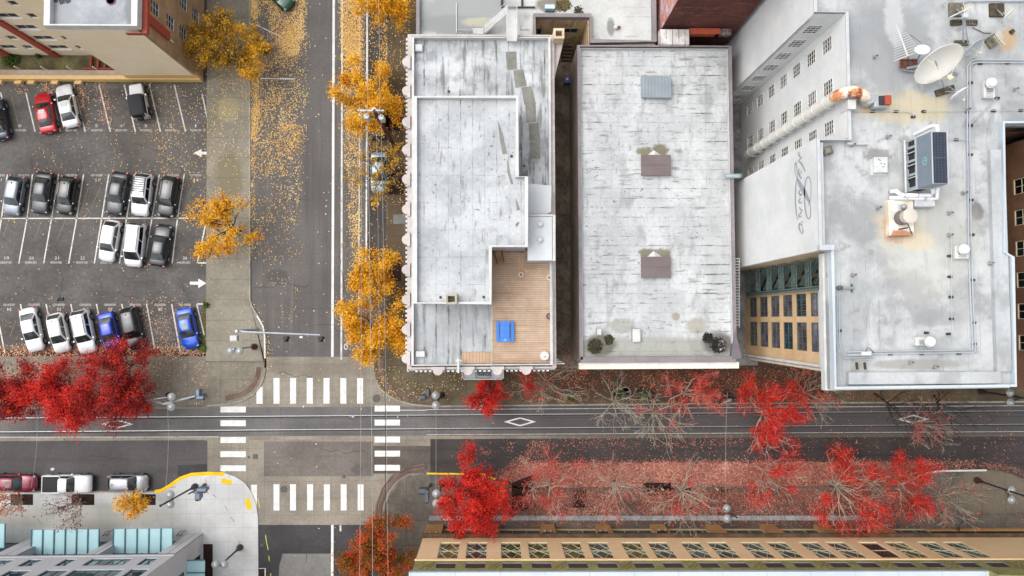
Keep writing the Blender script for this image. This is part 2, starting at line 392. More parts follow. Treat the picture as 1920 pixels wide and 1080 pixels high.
# brick warning bands around the corners
def offs(pts, d):
    out = []
    for i,(x,y) in enumerate(pts):
        a = pts[max(i-1,0)]; b = pts[min(i+1,len(pts)-1)]; L = math.hypot(b[0]-a[0],b[1]-a[1]); out.append((x-(b[1]-a[1])/L*d, y+(b[0]-a[0])/L*d))
    return out
def band(pts, w, z, m, name='brick_band'):
    return struct(name, MB().ribbon([(p.x,p.y) for p in PL(pts,.12)], w, z), m)
band(offs(NWK[6:-1],11), .55, .126, m_brick)
band(offs([(700,672),(700,695),(703,710),(712,728),(726,741),(748,752),(775,759),(808,762)],-13), .6, .126, m_brick)
band(offs(SEK[1:7],-11), .35, .126, m_brick); band(offs(SEK[1:7],-18), .18, .126, m_brick)
# tactile pads and tree pits on the plaza
def rpx(cx, cy, w, h, a):
    ca, sa = math.cos(math.radians(a)), math.sin(math.radians(a))
    return [(cx+x*ca-y*sa, cy+x*sa+y*ca) for x,y in ((-w/2,-h/2),(w/2,-h/2),(w/2,h/2),(-w/2,h/2))]
for cx, cy, a in ((425,903,14),(466,945,76)): struct('tactile_paving', MB().sheet(PL(rpx(cx,cy,20,9.5,a),.12), .126), m_yel)
for x0,x1 in ((20,62),(135,177),(250,292)):
    struct('tree_pit', MB().sheet(PL([(x0,926.5),(x1,926.5),(x1,947),(x0,947)],.12), .125), m_soil)
for pts in ([(1205,905),(1258,905),(1258,930),(1205,930)],[(1250,915),(1295,915),(1295,944),(1250,944)],[(960,905),(1000,890),(1000,958),(960,958)],[(1075,920),(1100,918),(1100,952),(1075,952)],[(1330,918),(1365,918),(1365,940),(1330,940)],[(1150,735),(1165,733),(1165,745),(1150,745)],[(1195,725),(1228,725),(1228,748),(1195,748)],[(724,488),(752,488),(752,527),(724,527)],[(724,220),(752,220),(752,245),(724,245)],[(729,318),(757,318),(757,365),(729,365)]):
    struct('tree_pit', MB().sheet(PL(pts,.12), .125), m_soil)
struct('planting_bed', MB().sheet(PL([(381,1020),(399,1020),(399,1250),(381,1250)],.12), .126), m_soil)
struct('verge', MB().sheet(PL([(382,562),(390,560),(388,664),(375,668),(376,640)],0), .012), m_mossy)
struct('verge', MB().sheet(PL([(-200,656),(330,656),(386,664),(386,668),(-200,669)],0), .012), m_soil)
struct('verge', MB().sheet(PL([(60,150),(380,150),(380,157),(60,157)],0), .012), m_mossy)
struct('paved_patch', MB().sheet(PL([(737,402),(765,402),(765,420),(737,420)],.12), .126), m_patch)
# alley floors
gsheet('alley_ground', [(960,-20),(1150,-20),(1100,690),(1000,690)], .125, surf('dark_alley',(132,118,104),(98,86,74),sc=.5,fine=.3,rough=1))
gsheet('alley_ground', [(1330,-20),(1420,-20),(1420,685),(1330,685)], .126, surf('pale_alley',(150,150,150),(110,108,106),sc=.5,fine=.2,rough=.95))
# lower-left yard beside the apartments
gsheet('yard_grass', [(-200,95),(250,95),(250,142),(-200,142)], .02, surf('rough_grass',(126,122,84),(84,74,56),sc=.4,fine=.35,fsc=6,rough=1))
# ---------------------------------------------------------------- rails
for y0,y1 in ((780.8,773.0),(806.2,798.5)):
    a, b = P(-200,y0+.9,0), P(2150,y1-1.0,0)
    ym = (a.y+b.y)/2
    struct('tram_rail', MB().box(a.x,b.x,ym-.035,ym+.035,-.02,.024), m_steel)
    struct('rail_groove', MB().sheet([(a.x,ym-.17),(b.x,ym-.17),(b.x,ym-.04),(a.x,ym-.04)], .018), m_groove)
# ---------------------------------------------------------------- painted markings
class Marks(MB):
    def q(s, pts, z=.02): return s.sheet(PL(pts,0), z)
    def line(s, pts, wpx, z=.02): return s.ribbon([(p.x,p.y) for p in PL(pts,0)], wpx*HC/F, z)
def bar(s, x0,x1,y0,y1,z=.022): s.q([(x0,y0),(x1,y0),(x1,y1),(x0,y1)],z)
k = Marks(); k.q([(481,732),(486.5,725),(492.5,725),(492.5,757),(481,757)],.022)
for x in (513,544,575.3,606.7,638.2,669.6): bar(k,x,x+11.2,708.8,756.8)
struct('crosswalk_marking', k, m_white)
k = Marks()
k.q([(471,909),(482,909),(482,957),(478,950),(474,932),(471,926)],.022)
for x in (513,544,576,607.5,639,670.7): bar(k,x,x+11,908,957)
struct('crosswalk_marking', k, m_white)
k = Marks()
for y in (762.2,788,819.5,846,872.4): bar(k,413.5,461,y,y+11)
struct('crosswalk_marking', k, m_white)
k = Marks()
for y in (760.5,786.8,818.6,845,871.5): bar(k,702.5,750,y,y+11)
struct('crosswalk_marking', k, m_white)
struct('lane_marking', Marks().line([(626.5,-220),(625.8,0),(623.2,669)], 4.6, .014).line([(623.2,984),(622.5,1250)], 4.6,.018), m_white)
struct('lane_marking', Marks().line([(642.6,-220),(641.6,0),(640,674)], 3.4, .014).line([(638.5,985),(638.4,996)], 3,.018), m_wornw)
struct('lane_marking', Marks().line([(675.5,-220),(675,0),(672.5,600)], 2.0, .014), m_wornw)
struct('lane_marking', Marks().line([(689,-220),(688.5,0),(686.5,530)], 2.8, .014), m_white)
struct('lane_marking', Marks().line([(480,46),(528,70)], 1.8, .014).line([(488,147),(552,148)], 2.4,.014), m_wornw)
struct('lane_marking', Marks().line([(-200,820),(410,819)], 1.0, .02).line([(750,769),(800,769)],1.2,.02).line([(800,768),(2150,759)], .9, .02).line([(800,815),(2150,808)], .8, .02), m_wornw)
for cx,cy in ((220.5,795),(975,790.8),(1712,786)):
    k = Marks(); o = [(cx-30.5,cy),(cx,cy-8.6),(cx+30.5,cy),(cx,cy+8.6)]; i = [(cx-21.5,cy),(cx,cy-5.9),(cx+21.5,cy),(cx,cy+5.9)]
    for a in range(4): b=(a+1)%4; k.q([o[a],o[b],i[b],i[a]],.02)
    struct('diamond_marking', k, m_white)
# bike symbol
def ringpx(k, cx, cy, r, w, z, ry=None):
    k.ribbon([(p.x,p.y) for p in PL(arcpx(cx,cy,r,0,360,14,ry)[:-1],0)], w*HC/F, z, True)
k = Marks(); ringpx(k,648.5,650,3.0,1.5,.014,5.2); ringpx(k,655,640,3.0,1.4,.014,4.6); k.line([(649,648),(654,633),(655,640)],1.5,.014); k.line([(651,640),(656,646)],1.3,.014); k.line([(653,633),(657,631)],1.2,.014)
struct('bike_lane_marking', k, m_white)
# car park bays
k = Marks()
k.line([(1,173),(19.5,247)],2.5); k.line([(49,175),(66,247)],2.5); k.line([(96,170),(113.5,247)],2.5)
for a,b in (((138.5,159),(160,247)),((186,159),(207,247)),((233,159),(254,247)),((280,158),(301,247)),((327,159),(348,247)),((379,176),(393,243))): k.line([a,b],2.4)
k.line([(-200,410),(366,409)],2.2)
for a,b,c in ((14,3,-11),(61,51,35.5),(110,97,82),(157,144,129),(204,191,177),(252,237.5,224),(299,285,271),(345.5,333,323),(391,388,370)): k.line([(a,327),(b,409),(c,494)],2.3)
k.line([(-33,327),(-45,409),(-58,494)],2.3)
for a,b in (((-9,570),(9,661)),((38.5,570),(56,660)),((86.5,570),(104,655)),((133,570),(150,655)),((181,570),(198,655)),((228.5,570),(246,655)),((275,570),(290,653)),((322,570),(338,660)),((369,570),(383,628))): k.line([a,b],2.4)
k.line([(370,493),(388,493)],2.4); k.line([(369,570),(387,570)],2.4)
struct('parking_bay_marking', k, m_wornw)
for pts in ([(363,287),(378,279.5),(378,284.5),(394,284.5),(394,289.8),(378,289.8),(378,294.5)],[(387,531),(372,522.5),(372,528),(356,528),(356,533.8),(372,533.8),(372,540)]):
    struct('arrow_marking', Marks().q(pts,.02), m_white)
_TX = {}
def text_verts(s):
    if s not in _TX:
        cu = bpy.data.curves.new('lettering','FONT'); cu.body = s; cu.resolution_u = 2
        ob = bpy.data.objects.new('lettering',cu); COL.objects.link(ob); bpy.context.view_layer.update()
        me = bpy.data.meshes.new_from_object(ob); v = [tuple(p.co) for p in me.vertices]; f = [tuple(p.vertices) for p in me.polygons]
        x0=min(p[0] for p in v);x1=max(p[0] for p in v);y0=min(p[1] for p in v);y1=max(p[1] for p in v)
        v=[((p[0]-(x0+x1)/2)/(x1-x0),(p[1]-(y0+y1)/2)/(y1-y0)) for p in v]
        bpy.data.objects.remove(ob); bpy.data.curves.remove(cu); bpy.data.meshes.remove(me); _TX[s]=(v,f)
    return _TX[s]
def stencil(k, s, px, py, w, h, flip=False, z=.02):
    v,f = text_verts(s); c = P(px,py,0); q = HC/F; sg = -1 if flip else 1
    k.add([(c.x+a*w*q*sg, c.y+b*h*q*sg, z) for a,b in v], f)
k = Marks()
for i,x in enumerate((368,321,274,228,182,134,86,38.5,-9)):
    stencil(k,'RESERVED',x,244.3,21,4.0); stencil(k,str(i+1),x-1,236,5.5 if i else 2.2,5.4)
for i,x in enumerate((366.6,324,276,229,181,134,87,45,-2)):
    stencil(k,'RESERVED',x,328.6,21,4.0,True); stencil(k,str(11+i),x+1,337.5,8,5.4,True)
for i,x in enumerate((12,58.5,105.6,154,199,248,297,346)):
    stencil(k,'RESERVED',x,492.3,21,4.0); stencil(k,str(19+i),x+1,483.8,8,5.4)
for i,x in enumerate((16.6,63.5,110,160,206,253,300,347)):
    stencil(k,'RESERVED',x,571.4,21,4.0,True); stencil(k,str(34-i),x+1,580,8,5.4,True)
struct('bay_number_marking', k, m_wornw)
# faint faded diagonal lines of an older layout
k = Marks()
for a,b in (((22,180),(36,240)),((165,355),(150,400)),((188,350),(170,395)),((366,340),(350,372)),((388,345),(372,378)),((16,415),(6,445)),((78,415),(64,452)),((123,413),(108,448)),((30,600),(20,628)),((290,470),(275,500))): k.line([a,b],1.0,.017)
struct('faded_marking', k, surf('faded_yellow_paint',(150,138,100),(124,116,92),sc=1,rough=.9,fine=.2))
# ironwork
def manhole(px,py,r,label,z=.02,sq=False,rot=0):
    c = P(px,py,0); mb = MB()
    if sq: mb.cbox((c.x,c.y,z/2+.004),r,r,z,rot)
    else: mb.lathe((c.x,c.y,0),[(r,0),(r,z),(r*.9,z+.006),(r*.86,z),(r*.3,z),(r*.3,z+.006),(0,z+.006)],20)
    tag(obj('manhole_cover',mb,m_iron), label,'manhole cover','ironwork in the street')
manhole(706,747,.42,'dark round manhole cover at the northeast corner by the crosswalk',.03)
manhole(532.5,917,.38,'round manhole cover between two bars of the lower crosswalk',.03)
manhole(669,880,.95,'square dark iron plate set diagonally in the intersection',.03,True,.78)
manhole(479,856,.5,'small square grate beside the left crosswalk',.03,True)
manhole(466.5,857,.13,'tiny round cover beside a square street grate',.03)
manhole(645,893,.2,'small round cover above the lower crosswalk',.03)
manhole(491,1022,.16,'small pale round cover in the fresh asphalt by the plaza kerb',.03)
manhole(1416,696,.3,'small pale round cover in brown pavement below the yellow brick wall',.15)
struct('diamond_frame', MB().wall([(p.x,p.y) for p in PL([(532.5,903),(544,916),(532.5,929),(521,916)],0)],.06,0,.02,True), m_iron)
# spray marks and litter on the plaza and the street
k = MB()
for a,b in (((386,898),(387,910)),((388,922),(391,926)),((398,927),(405,932)),((422,949),(427,957)),((432,969),(440,979)),((447,1014),(452,1026)),((319,914),(330,913)),((358,915),(366,912))):
    k.ribbon([(p.x,p.y) for p in PL([a,b],.12)], .05, .126)
struct('survey_marking', k, plain('red_spray',(196,60,60),.8))
k = Marks()
for a,b in (((498,1003),(500,1018)),((500,1018),(503,1031)),((504,1042),(505,1052)),((484,935),(487,952)),((417,880),(424,888)),((508,1075),(507,1085))): k.line([a,b],1.2,.018)
struct('survey_marking', k, plain('yellow_spray',(214,214,70),.8))
# cracks in the asphalt
k = Marks(); rr = random.Random(3)
for x,y,a,n in ((475,541,0,16),(500,128,2,12),(505,258,-3,12),(520,370,4,9),(560,60,80,10),(300,290,35,12),(150,300,100,12),(60,300,70,10),(210,545,5,18),(120,520,110,8),(330,520,60,8),(30,540,20,10),(240,380,80,8),(100,460,60,9),(600,840,5,14),(520,700,8,10),(900,855,3,16),(1300,855,-2,16),(150,860,2,14),(560,1010,70,7),(640,470,88,12),(590,610,30,9),(1600,845,4,14),(250,270,10,10)):
    pts=[(x,y)]
    for i in range(n):
        b=math.radians(a+rr.uniform(-38,38)); pts.append((pts[-1][0]+7*math.cos(b),pts[-1][1]+7*math.sin(b)))
    k.line(pts,.75,.0185)
struct('asphalt_crack', k, plain('dark_crack',(58,54,51),.95,0,.2))
# ================================================================ buildings
m_stw = surf('white_painted_wall', (230,231,230), (217,219,219), sc=.3, fine=.04, rough=.8, streaks=[((2,2,.25),1.2,.6,.8,(206,206,202),.5)], joints=[('Z',.24,0,.012,(206,206,204,.5),.45)])
m_pink = surf('pale_pink_stucco', (204,194,190), (186,177,173), sc=.8, fine=.06, rough=.85)
m_coping = surf('white_coping', (212,212,210), (196,197,195), sc=.8, fine=.04, rough=.6)
m_mauve = surf('mauve_metal_coping', (146,138,140), (130,124,126), sc=.5, fine=.06, rough=.6, joints=[('X',3,0,.015,(110,104,106,.8),None),('Y',3,0,.015,(110,104,106,.8),None)])
m_tanw = surf('tan_stucco', (252,236,204), (246,226,192), sc=.25, fine=.04, rough=.88, joints=[('Z',.6,0,.012,(206,182,146,.6),.35)])
m_tanl = surf('ochre_stucco', (232,196,138), (222,186,126), sc=.25, fine=.06, rough=.88)
m_redt = plain('oxide_red_paint', (168,70,52), .7, 0, .1, 1)
m_brownb = surf('tan_brown_brick', (196,166,128), (168,138,104), sc=.5, fine=.16, fsc=8, rough=.9, joints=[('Z',.22,0,.018,(120,96,70,.6),.3)])
m_redb = surf('red_brick', (108,64,54), (82,48,42), sc=.4, fine=.2, fsc=7, rough=.9, joints=[('Z',.24,0,.02,(96,48,42,.8),.25)], streaks=[((.6,1,3),1.0,.55,.72,(172,128,112),.5)])
m_yelb = surf('yellow_brick', (218,186,146), (202,168,128), sc=.4, fine=.1, fsc=6, rough=.9, joints=[('Z',.3,0,.02,(190,146,100,.7),.2)], streaks=[((1,1,.5),.5,.58,.8,(180,130,84),.5)])
m_dkb = surf('dark_brown_brick', (136,100,76), (112,82,62), sc=.4, fine=.14, fsc=7, rough=.9, joints=[('Z',.24,0,.02,(96,70,54,.7),.25)])
m_court = surf('stained_court_wall', (222,204,170), (190,160,120), sc=.5, fine=.12, rough=.92, streaks=[((2.5,2.5,.35),1.0,.5,.72,(120,88,60),.65)])
m_beige = surf('beige_side_wall', (178,164,150), (150,138,126), sc=.4, fine=.1, rough=.9)
m_peach = surf('peach_stucco', (250,214,170), (242,204,158), sc=.25, fine=.04, rough=.88)
m_olive = surf('olive_panel', (160,156,104), (138,134,88), sc=.8, fine=.14, rough=.8)
m_olived = surf('brown_pier', (206,158,106), (186,140,92), sc=.8, fine=.1, rough=.9, joints=[('Z',.5,.1,.015,(130,92,60,.8),None)])
m_ledge = surf('weathered_ledge', (104,82,62), (78,62,48), sc=.8, fine=.3, fsc=6, rough=.95)
m_gpan = surf('grey_cladding', (206,206,209), (196,196,200), sc=.2, fine=.03, rough=.7)
m_gtrim = plain('pale_grey_trim', (204,204,208), .6, 0, .05, 1)
m_dseam = plain('dark_seam', (84,84,92), .7, 0, .1)
m_gl = glass('office_glass', (54,72,84)); m_gld = glass('dark_window_glass', (40,42,46)); m_glt = glass('teal_window_glass', (76,104,108),.12,.6); m_glo = glass('olive_window_glass', (116,116,74),.15,.5); m_glw = glass('mauve_window_glass', (104,98,108))
m_canopy = plain('canopy_glass', (176,213,219), .15, 0, .04, .5); m_canfr = plain('canopy_frame', (70,110,122), .5, .3, .08)
m_wf = plain('white_window_frame', (232,230,224), .6, 0, .06); m_gf = plain('grey_window_frame', (150,148,146), .6, 0, .1); m_grf = plain('green_window_frame', (84,96,88), .6, 0, .15); m_crf = plain('cream_lattice', (222,214,180), .6, 0, .06); m_dkf = plain('dark_window_frame', (48,48,50), .6, 0, .1)
m_green = plain('green_iron', (104,126,122), .6, .2, .2, 3)
m_lgrey = plain('light_grey_metal', (196,200,202), .5, .1, .1, 1.2)
# roofs
def seam(x, z): return XW(x, z)
m_r1 = surf('white_roll_roof', (194,197,199), (172,176,178), sc=.3, fine=.08, rough=.85,
    joints=[('X',1.06,seam(795,16),.13,(100,99,96),.515),('Y',2.4,.6,.05,(140,141,140),.46)], streaks=[((1,1,1),.5,.52,.7,(152,155,156),.6),((3.0,.45,1),.9,.58,.70,(112,111,108),.6),((1,1,1),1.6,.62,.72,(136,137,136),.5)], grains=(3.4,.66,(84,83,80),.7))
m_r1l = surf('grey_streaked_roof', (202,206,208), (168,172,175), sc=.28, fine=.07, rough=.88,
    joints=[('X',1.14,seam(795,11.3),.18,(98,97,93),.46)], streaks=[((1,1,1),.55,.46,.64,(140,143,143),.7),((2.4,.3,1),.8,.53,.66,(106,105,101),.7),((1,1,1),1.5,.6,.7,(120,121,119),.5)], grains=(3,.68,(86,86,84),.6),
    blots=[(XW(840,11.3),YW(620,11.3),7,5,(176,180,182),.5,.6)])
B2Z = 7.9
m_r2 = surf('white_torchdown_roof', (204,206,207), (182,185,186), sc=.28, fine=.09, rough=.88,
    joints=[('Y',.945,YW(123,B2Z),.12,(96,95,92),.485),('X',4.7,2.2,.03,(150,152,152,.7),.42)], streaks=[((1.6,.6,1),.6,.5,.7,(148,150,150),.65),((.5,3.0,1),.9,.57,.70,(108,107,103),.6),((1,1,1),1.7,.61,.72,(132,133,131),.5),((3,.35,1),.8,.6,.74,(140,142,141),.5)], grains=(3.6,.66,(80,79,75),.7),
    blots=[(XW(1212,B2Z),YW(283.5,B2Z),1.0,.55,(124,118,92),.9,1.1),(XW(1240,B2Z),YW(281,B2Z),1.1,.75,(116,110,84),.9,1.1),(XW(1215,B2Z),YW(477,B2Z),1.1,.75,(112,108,80),.85,1.1),(XW(1242,B2Z),YW(477,B2Z),1.1,.7,(116,110,84),.85,1.1),
           (XW(1225,B2Z),YW(655,B2Z),15,1.5,(150,150,138),.65,.5),(XW(1345,B2Z),YW(645,B2Z),2.0,1.4,(70,68,60),.75,.5),(XW(1125,B2Z),YW(648,B2Z),2.0,1.4,(92,90,72),.8,.5),(XW(1165,B2Z),YW(612,B2Z),1.6,.9,(148,146,132),.6,.5),(XW(1305,B2Z),YW(613,B2Z),1.3,1.1,(158,154,138),.7,.5),(XW(1267,B2Z),YW(595,B2Z),.5,.5,(150,142,122),.8,.4),
           (XW(1345,B2Z),YW(440,B2Z),1.5,7,(180,182,182),.55,.7),(XW(1100,B2Z),YW(110,B2Z),1.5,4,(196,198,196),.5,.6)])
B3Z = 23.9
m_r3 = surf('grey_membrane_roof', (190,192,192), (164,167,168), sc=.2, lo=.4, hi=.6, fine=.07, fsc=2, rough=.85,
    joints=[('X',.985,XW(1600,B3Z),.03,(140,142,143,.8),.42)], streaks=[((1,1,1),.25,.5,.64,(144,146,146),.75),((1,.4,1),.45,.58,.72,(212,213,213),.6),((1,1,1),.9,.57,.70,(128,129,127),.55),((2.5,.4,1),.7,.6,.72,(136,136,132),.5)],
    blots=[(XW(1705,B3Z),YW(200,B3Z),4.6,1.6,(196,182,146),.7,1.3),(XW(1690,B3Z),YW(425,B3Z),2.6,2.2,(188,176,150),.75,1.2),(XW(1672,B3Z),YW(425,B3Z),.75,1.5,(172,122,72),.85,1.1),(XW(1690,B3Z),YW(446,B3Z),1.4,.55,(164,104,54),.85,1.1),(XW(1722,B3Z),YW(455,B3Z),1.7,.9,(212,190,150),.7,.5),(XW(1640,B3Z),YW(195,B3Z),1.2,.8,(196,146,84),.75,.6),
           (XW(1675,B3Z),YW(90,B3Z),4.4,4.6,(148,151,152),.8,1.2),(XW(1560,B3Z),YW(70,B3Z),1.6,3,(172,175,177),.7,.6),(XW(1905,B3Z),YW(70,B3Z),.9,1.2,(186,152,102),.7,1.1),(XW(1835,B3Z),YW(398,B3Z),.7,.9,(112,110,106),.9,.6),(XW(1755,B3Z),YW(600,B3Z),2.5,.8,(146,148,148),.6,.6),(XW(1800,B3Z),YW(560,B3Z),.9,3.5,(158,160,159),.6,.6),(XW(1650,B3Z),YW(290,B3Z),1.4,.7,(122,121,118),.7,1.2),(XW(1715,B3Z),YW(687,B3Z),5,.5,(150,147,140),.7,.5),(XW(1740,B3Z),YW(440,B3Z),5,6,(196,194,182),.4,.6),(XW(1860,B3Z),YW(165,B3Z),1.6,1.8,(170,172,174),.6,.5),(XW(1690,B3Z),YW(30,B3Z),1.0,2.6,(206,208,208),.5,1.2)])
m_r7 = surf('patched_roof', (206,209,206), (186,189,186), sc=.3, fine=.06, rough=.9, joints=[('Y',1.0,.2,.04,(150,152,150),.45)], streaks=[((1,1,1),.4,.55,.7,(150,153,150),.6)],
    blots=[(XW(880,7.6),YW(25,7.6),6.5,3.2,(150,154,153),.9,.5),(XW(850,7.6),YW(48,7.6),5,1.3,(142,146,145),.85,.5),(XW(1032,7.6),YW(8,7.6),1.6,1.0,(96,88,66),.75,.5),(XW(1150,7.6),YW(50,7.6),.5,1.2,(120,122,120),.8,.5),(XW(905,7.6),YW(42,7.6),2.6,.6,(184,182,160),.8,.4)])
m_r6 = surf('grey_flat_roof', (172,176,180), (150,154,158), sc=.4, fine=.07, rough=.9, joints=[('X',2.4,0,.03,(150,152,154),.45),('Y',1.8,0,.03,(150,152,154),.45)], blots=[(XW(240,15),YW(20,15),1.0,2.0,(124,128,130),.8,.5),(XW(110,15),YW(25,15),.8,1.6,(160,164,166),.8,.5)])
m_r4 = surf('pale_blue_roof', (198,207,214), (186,196,204), sc=.2, fine=.03, rough=.7, joints=[('X',3.9,.4,.03,(160,170,178,.8),None)])
m_deck = surf('wood_deck', (197,174,151), (177,154,131), sc=.35, fine=.1, rough=.8, joints=[('Y',.205,.05,.022,(142,106,78,.85),.18)], streaks=[((.3,6,1),.9,.5,.68,(166,128,98),.6)])
m_deckv = surf('wood_deck_strip', (196,166,138), (178,150,122), sc=.35, fine=.1, rough=.8, joints=[('X',.3,.05,.022,(140,104,76,.85),.18)])

# ---- walls with real openings
ANG = {'W':(math.pi/2,1), 'S':(math.pi,-1), 'E':(-math.pi/2,-1), 'N':(0.0,1)}
_WM = {}
def window_meshes(w, h, cols, rows, fm, gm, lattice=False, fw=.06, mw=.035, dep=.08):
    key = (round(w,2),round(h,2),cols,rows,fm.name,gm.name,lattice)
    if key in _WM: return _WM[key]
    mb = MB(); a, b = w/2, h/2
    mb.box(-a,a,0,dep,-b,-b+fw).box(-a,a,0,dep,b-fw,b).box(-a,-a+fw,0,dep,-b+fw,b-fw).box(a-fw,a,0,dep,-b+fw,b-fw)
    if lattice:
        for (p,q) in (((-a,0),(0,b)),((0,b),(a,0)),((-a,0),(0,-b)),((0,-b),(a,0)),((-a,b*.52),(a,-b*.52)),((-a,-b*.52),(a,b*.52))):
            mb.tube([(p[0],.05,p[1]),(q[0],.05,q[1])], mw*.85, 4)
        mb.box(-a+fw,a-fw,.02,.06,-.05,.05)
    else:
        for i in range(1,cols): x=-a+w*i/cols; mb.box(x-mw/2,x+mw/2,.012,dep-.02,-b+fw,b-fw)
        for i in range(1,rows): z=-b+h*i/rows; mb.box(-a+fw,a-fw,.01,dep-.024,z-mw/2,z+mw/2)
    g = MB().quad((-a,.02,-b),(-a,.02,b),(a,.02,b),(a,.02,-b))
    _WM[key] = (mb.mesh('window',fm), g.mesh('pane',gm)); return _WM[key]
def facade(parent, side, at, lo, hi, z0, z1, rows, mat, th=.28, name='wall', rec=.14):
    """wall plane x=at (W,E) or y=at (N,S) from lo to hi along the other axis; rows: (za, zb, [(a,b,style)...])
    style = (cols, rows, frame mat, glass mat, lattice)"""
    ang, s = ANG[side]
    M = Matrix.Translation((at,0,0) if side in 'WE' else (0,at,0)) @ Matrix.Rotation(ang,4,'Z')
    u0, u1 = (lo, hi) if s > 0 else (-hi, -lo)
    mb = MB(); zc = z0; wins = []
    for (za, zb, ws) in sorted(rows, key=lambda r: r[0]):
        if za > zc: mb.box(u0,u1,-th,0,zc,za)
        iv = sorted([((a,b) if s > 0 else (-b,-a)) + (st,) for a,b,st in ws], key=lambda q:q[0]); c = u0
        for a,b,st in iv:
            if a > c: mb.box(c,a,-th,0,za,zb)
            c = b; wins.append((a,b,za,zb,st))
        if c < u1: mb.box(c,u1,-th,0,za,zb)
        zc = zb
    if zc < z1: mb.box(u0,u1,-th,0,zc,z1)
    o = MB().add([M @ Vector(p) for p in mb.v], mb.f)
    w = obj(name, o, mat, parent)
    for a,b,za,zb,st in wins:
        if st is None: continue
        fm, gm = window_meshes(b-a, zb-za, *st)
        wo = put('window', fm, parent, mat4=M @ Matrix.Translation(((a+b)/2,-rec,(za+zb)/2)))
        put('pane', gm, wo)
    return w
ob_ring = lambda pts: [(p[0],p[1]) for p in pts]

# ---------------------------------------------------------------- ornate white building with the roof deck
bx0,bx1,by0,by1 = XW(771,11.3),XW(1036,11.3),YW(686,11.3),YW(71,11.3)
b1 = thing('ornate_building','white ornate building with scalloped cornice, raised white roof and timber roof deck','building',((bx0+bx1)/2,(by0+by1)/2,0))
obj('core_wall', MB().box(bx0+.3,bx1,by0+.3,by1,0,11.2), m_pink, b1)
ow=(2,2,m_wf,m_gld)
facade(b1,'W',bx0,by0,by1,0,11.2,[(za,zb,[(by0+1.2+j*3.1,by0+2.9+j*3.1,ow) for j in range(10) if by0+3.2+j*3.1<by1]) for za,zb in ((.8,3.2),(4.6,6.8),(7.9,10.0))],m_pink,.28)
facade(b1,'S',by0,bx0+.28,bx1,0,11.2,[(za,zb,[(bx0+1.2+j*2.9,bx0+2.8+j*2.9,ow) for j in range(5)]) for za,zb in ((.8,3.4),(5.4,7.0),(7.9,10.0))],m_pink,.28)
obj('roof', MB().box(bx0+.1,bx1-.1,by0+.1,by1-.1,11.2,11.3), m_r1l, b1)
obj('parapet', MB().wall([(bx0+.2,by0+.15),(bx1-.2,by0+.15),(bx1-.2,by1-.2),(bx0+.2,by1-.2)],.22,11.25,11.95,True), m_coping, b1)
obj('cornice', MB().wall([(bx0-.15,by0-.15),(bx1+.1,by0-.15),(bx1+.1,by1+.15),(bx0-.15,by1+.15)],.42,10.9,11.5,True), m_pink, b1)
k = MB()
k.wall([(bx0-.32,by0-.3),(bx1+.2,by0-.3)],.2,10.4,10.95); k.wall([(bx0-.32,by0-.5),(bx0-.32,by1+.2)],.2,10.4,10.95)
n = 0
yy = by0+.4
while yy < by1-.3: k.box(bx0-.52,bx0-.36,yy,yy+.22,11.0,11.42); yy += .42
xx = bx0+.4
while xx < bx1-.3: k.box(xx,xx+.22,by0-.52,by0-.36,11.0,11.42); xx += .42
obj('bracket_course', k, m_coping, b1)
def shell(cx, cy, ax):
    mb = MB(); h = 13
    pr = [(-.62,0)]+[(-.46,-.0)]+[(.46*math.cos(math.radians(180+180*i/10)), .5*math.sin(math.radians(180+180*i/10))) for i in range(11)]+[(.62,0),(.62,.28),(-.62,.28)]
    if ax == 'S': pts = [(cx+a, cy+b) for a,b in pr]
    else: pts = [(cx+b, cy+a) for a,b in pr]
    return mb.prism(pts, 10.7, 11.85)
for y in (117,171,229,281,336,392,449,505,561,617,671): obj('shell_ornament', shell(bx0-.32,YW(y,11.8),'W'), m_pink, b1)
for x in (821,877,932,986): obj('shell_ornament', shell(XW(x,11.8),by0-.3,'S'), m_pink, b1)
U = PL([(779,182),(969.5,182),(969.5,331.5),(987,331.5),(987,461.5),(919.5,461.5),(919.5,568),(779,568)],16.4)
obj('penthouse_wall', MB().prism(ob_ring(U),11.3,15.9), m_pink, b1)
Ui = PL([(781,184),(967.5,184),(967.5,333.5),(985,333.5),(985,459.5),(917.5,459.5),(917.5,566),(781,566)],16.4)
obj('penthouse_roof', MB().prism(ob_ring(Ui),15.9,15.96), m_r1, b1)
obj('penthouse_parapet', MB().wall(ob_ring(U),.3,15.6,16.5,True), m_coping, b1)
bh = PL([(989,404),(1041,404),(1041,489),(989,489)],14.3)
obj('stair_bulkhead', MB().prism(ob_ring(bh),11.3,14.2), m_pink, b1)
bi = PL([(990,406),(1035,406),(1035,488),(990,488)],14.3)
obj('bulkhead_roof', MB().prism(ob_ring(bi),14.2,14.3), plain('pale_grey_roofing',(206,211,213),.8,0,.06,.8), b1)
obj('bulkhead_coping', MB().prism(ob_ring(PL([(1036.5,403),(1041.5,403),(1041.5,489),(1036.5,489)],14.6)),14.2,14.6).prism(ob_ring(PL([(989,402),(1036,402),(1036,405),(989,405)],14.4)),14.2,14.45), m_coping, b1)
ca = PL([(990,344),(1034,348),(1033,397),(1026,401),(990,401)],13)
obj('canopy', MB().prism(ob_ring(ca),12.8,13.0), plain('pale_grey_awning',(208,213,215),.6,0,.04,.6), b1)
obj('deck', MB().box(XW(923,11.5),XW(1036,11.5),by0+.26,YW(473,11.5),11.3,11.5), m_deck, b1)
obj('deck_strip', MB().box(XW(866,11.45),XW(921.5,11.45),by0+.28,YW(660,11.45),11.3,11.45), m_deckv, b1)
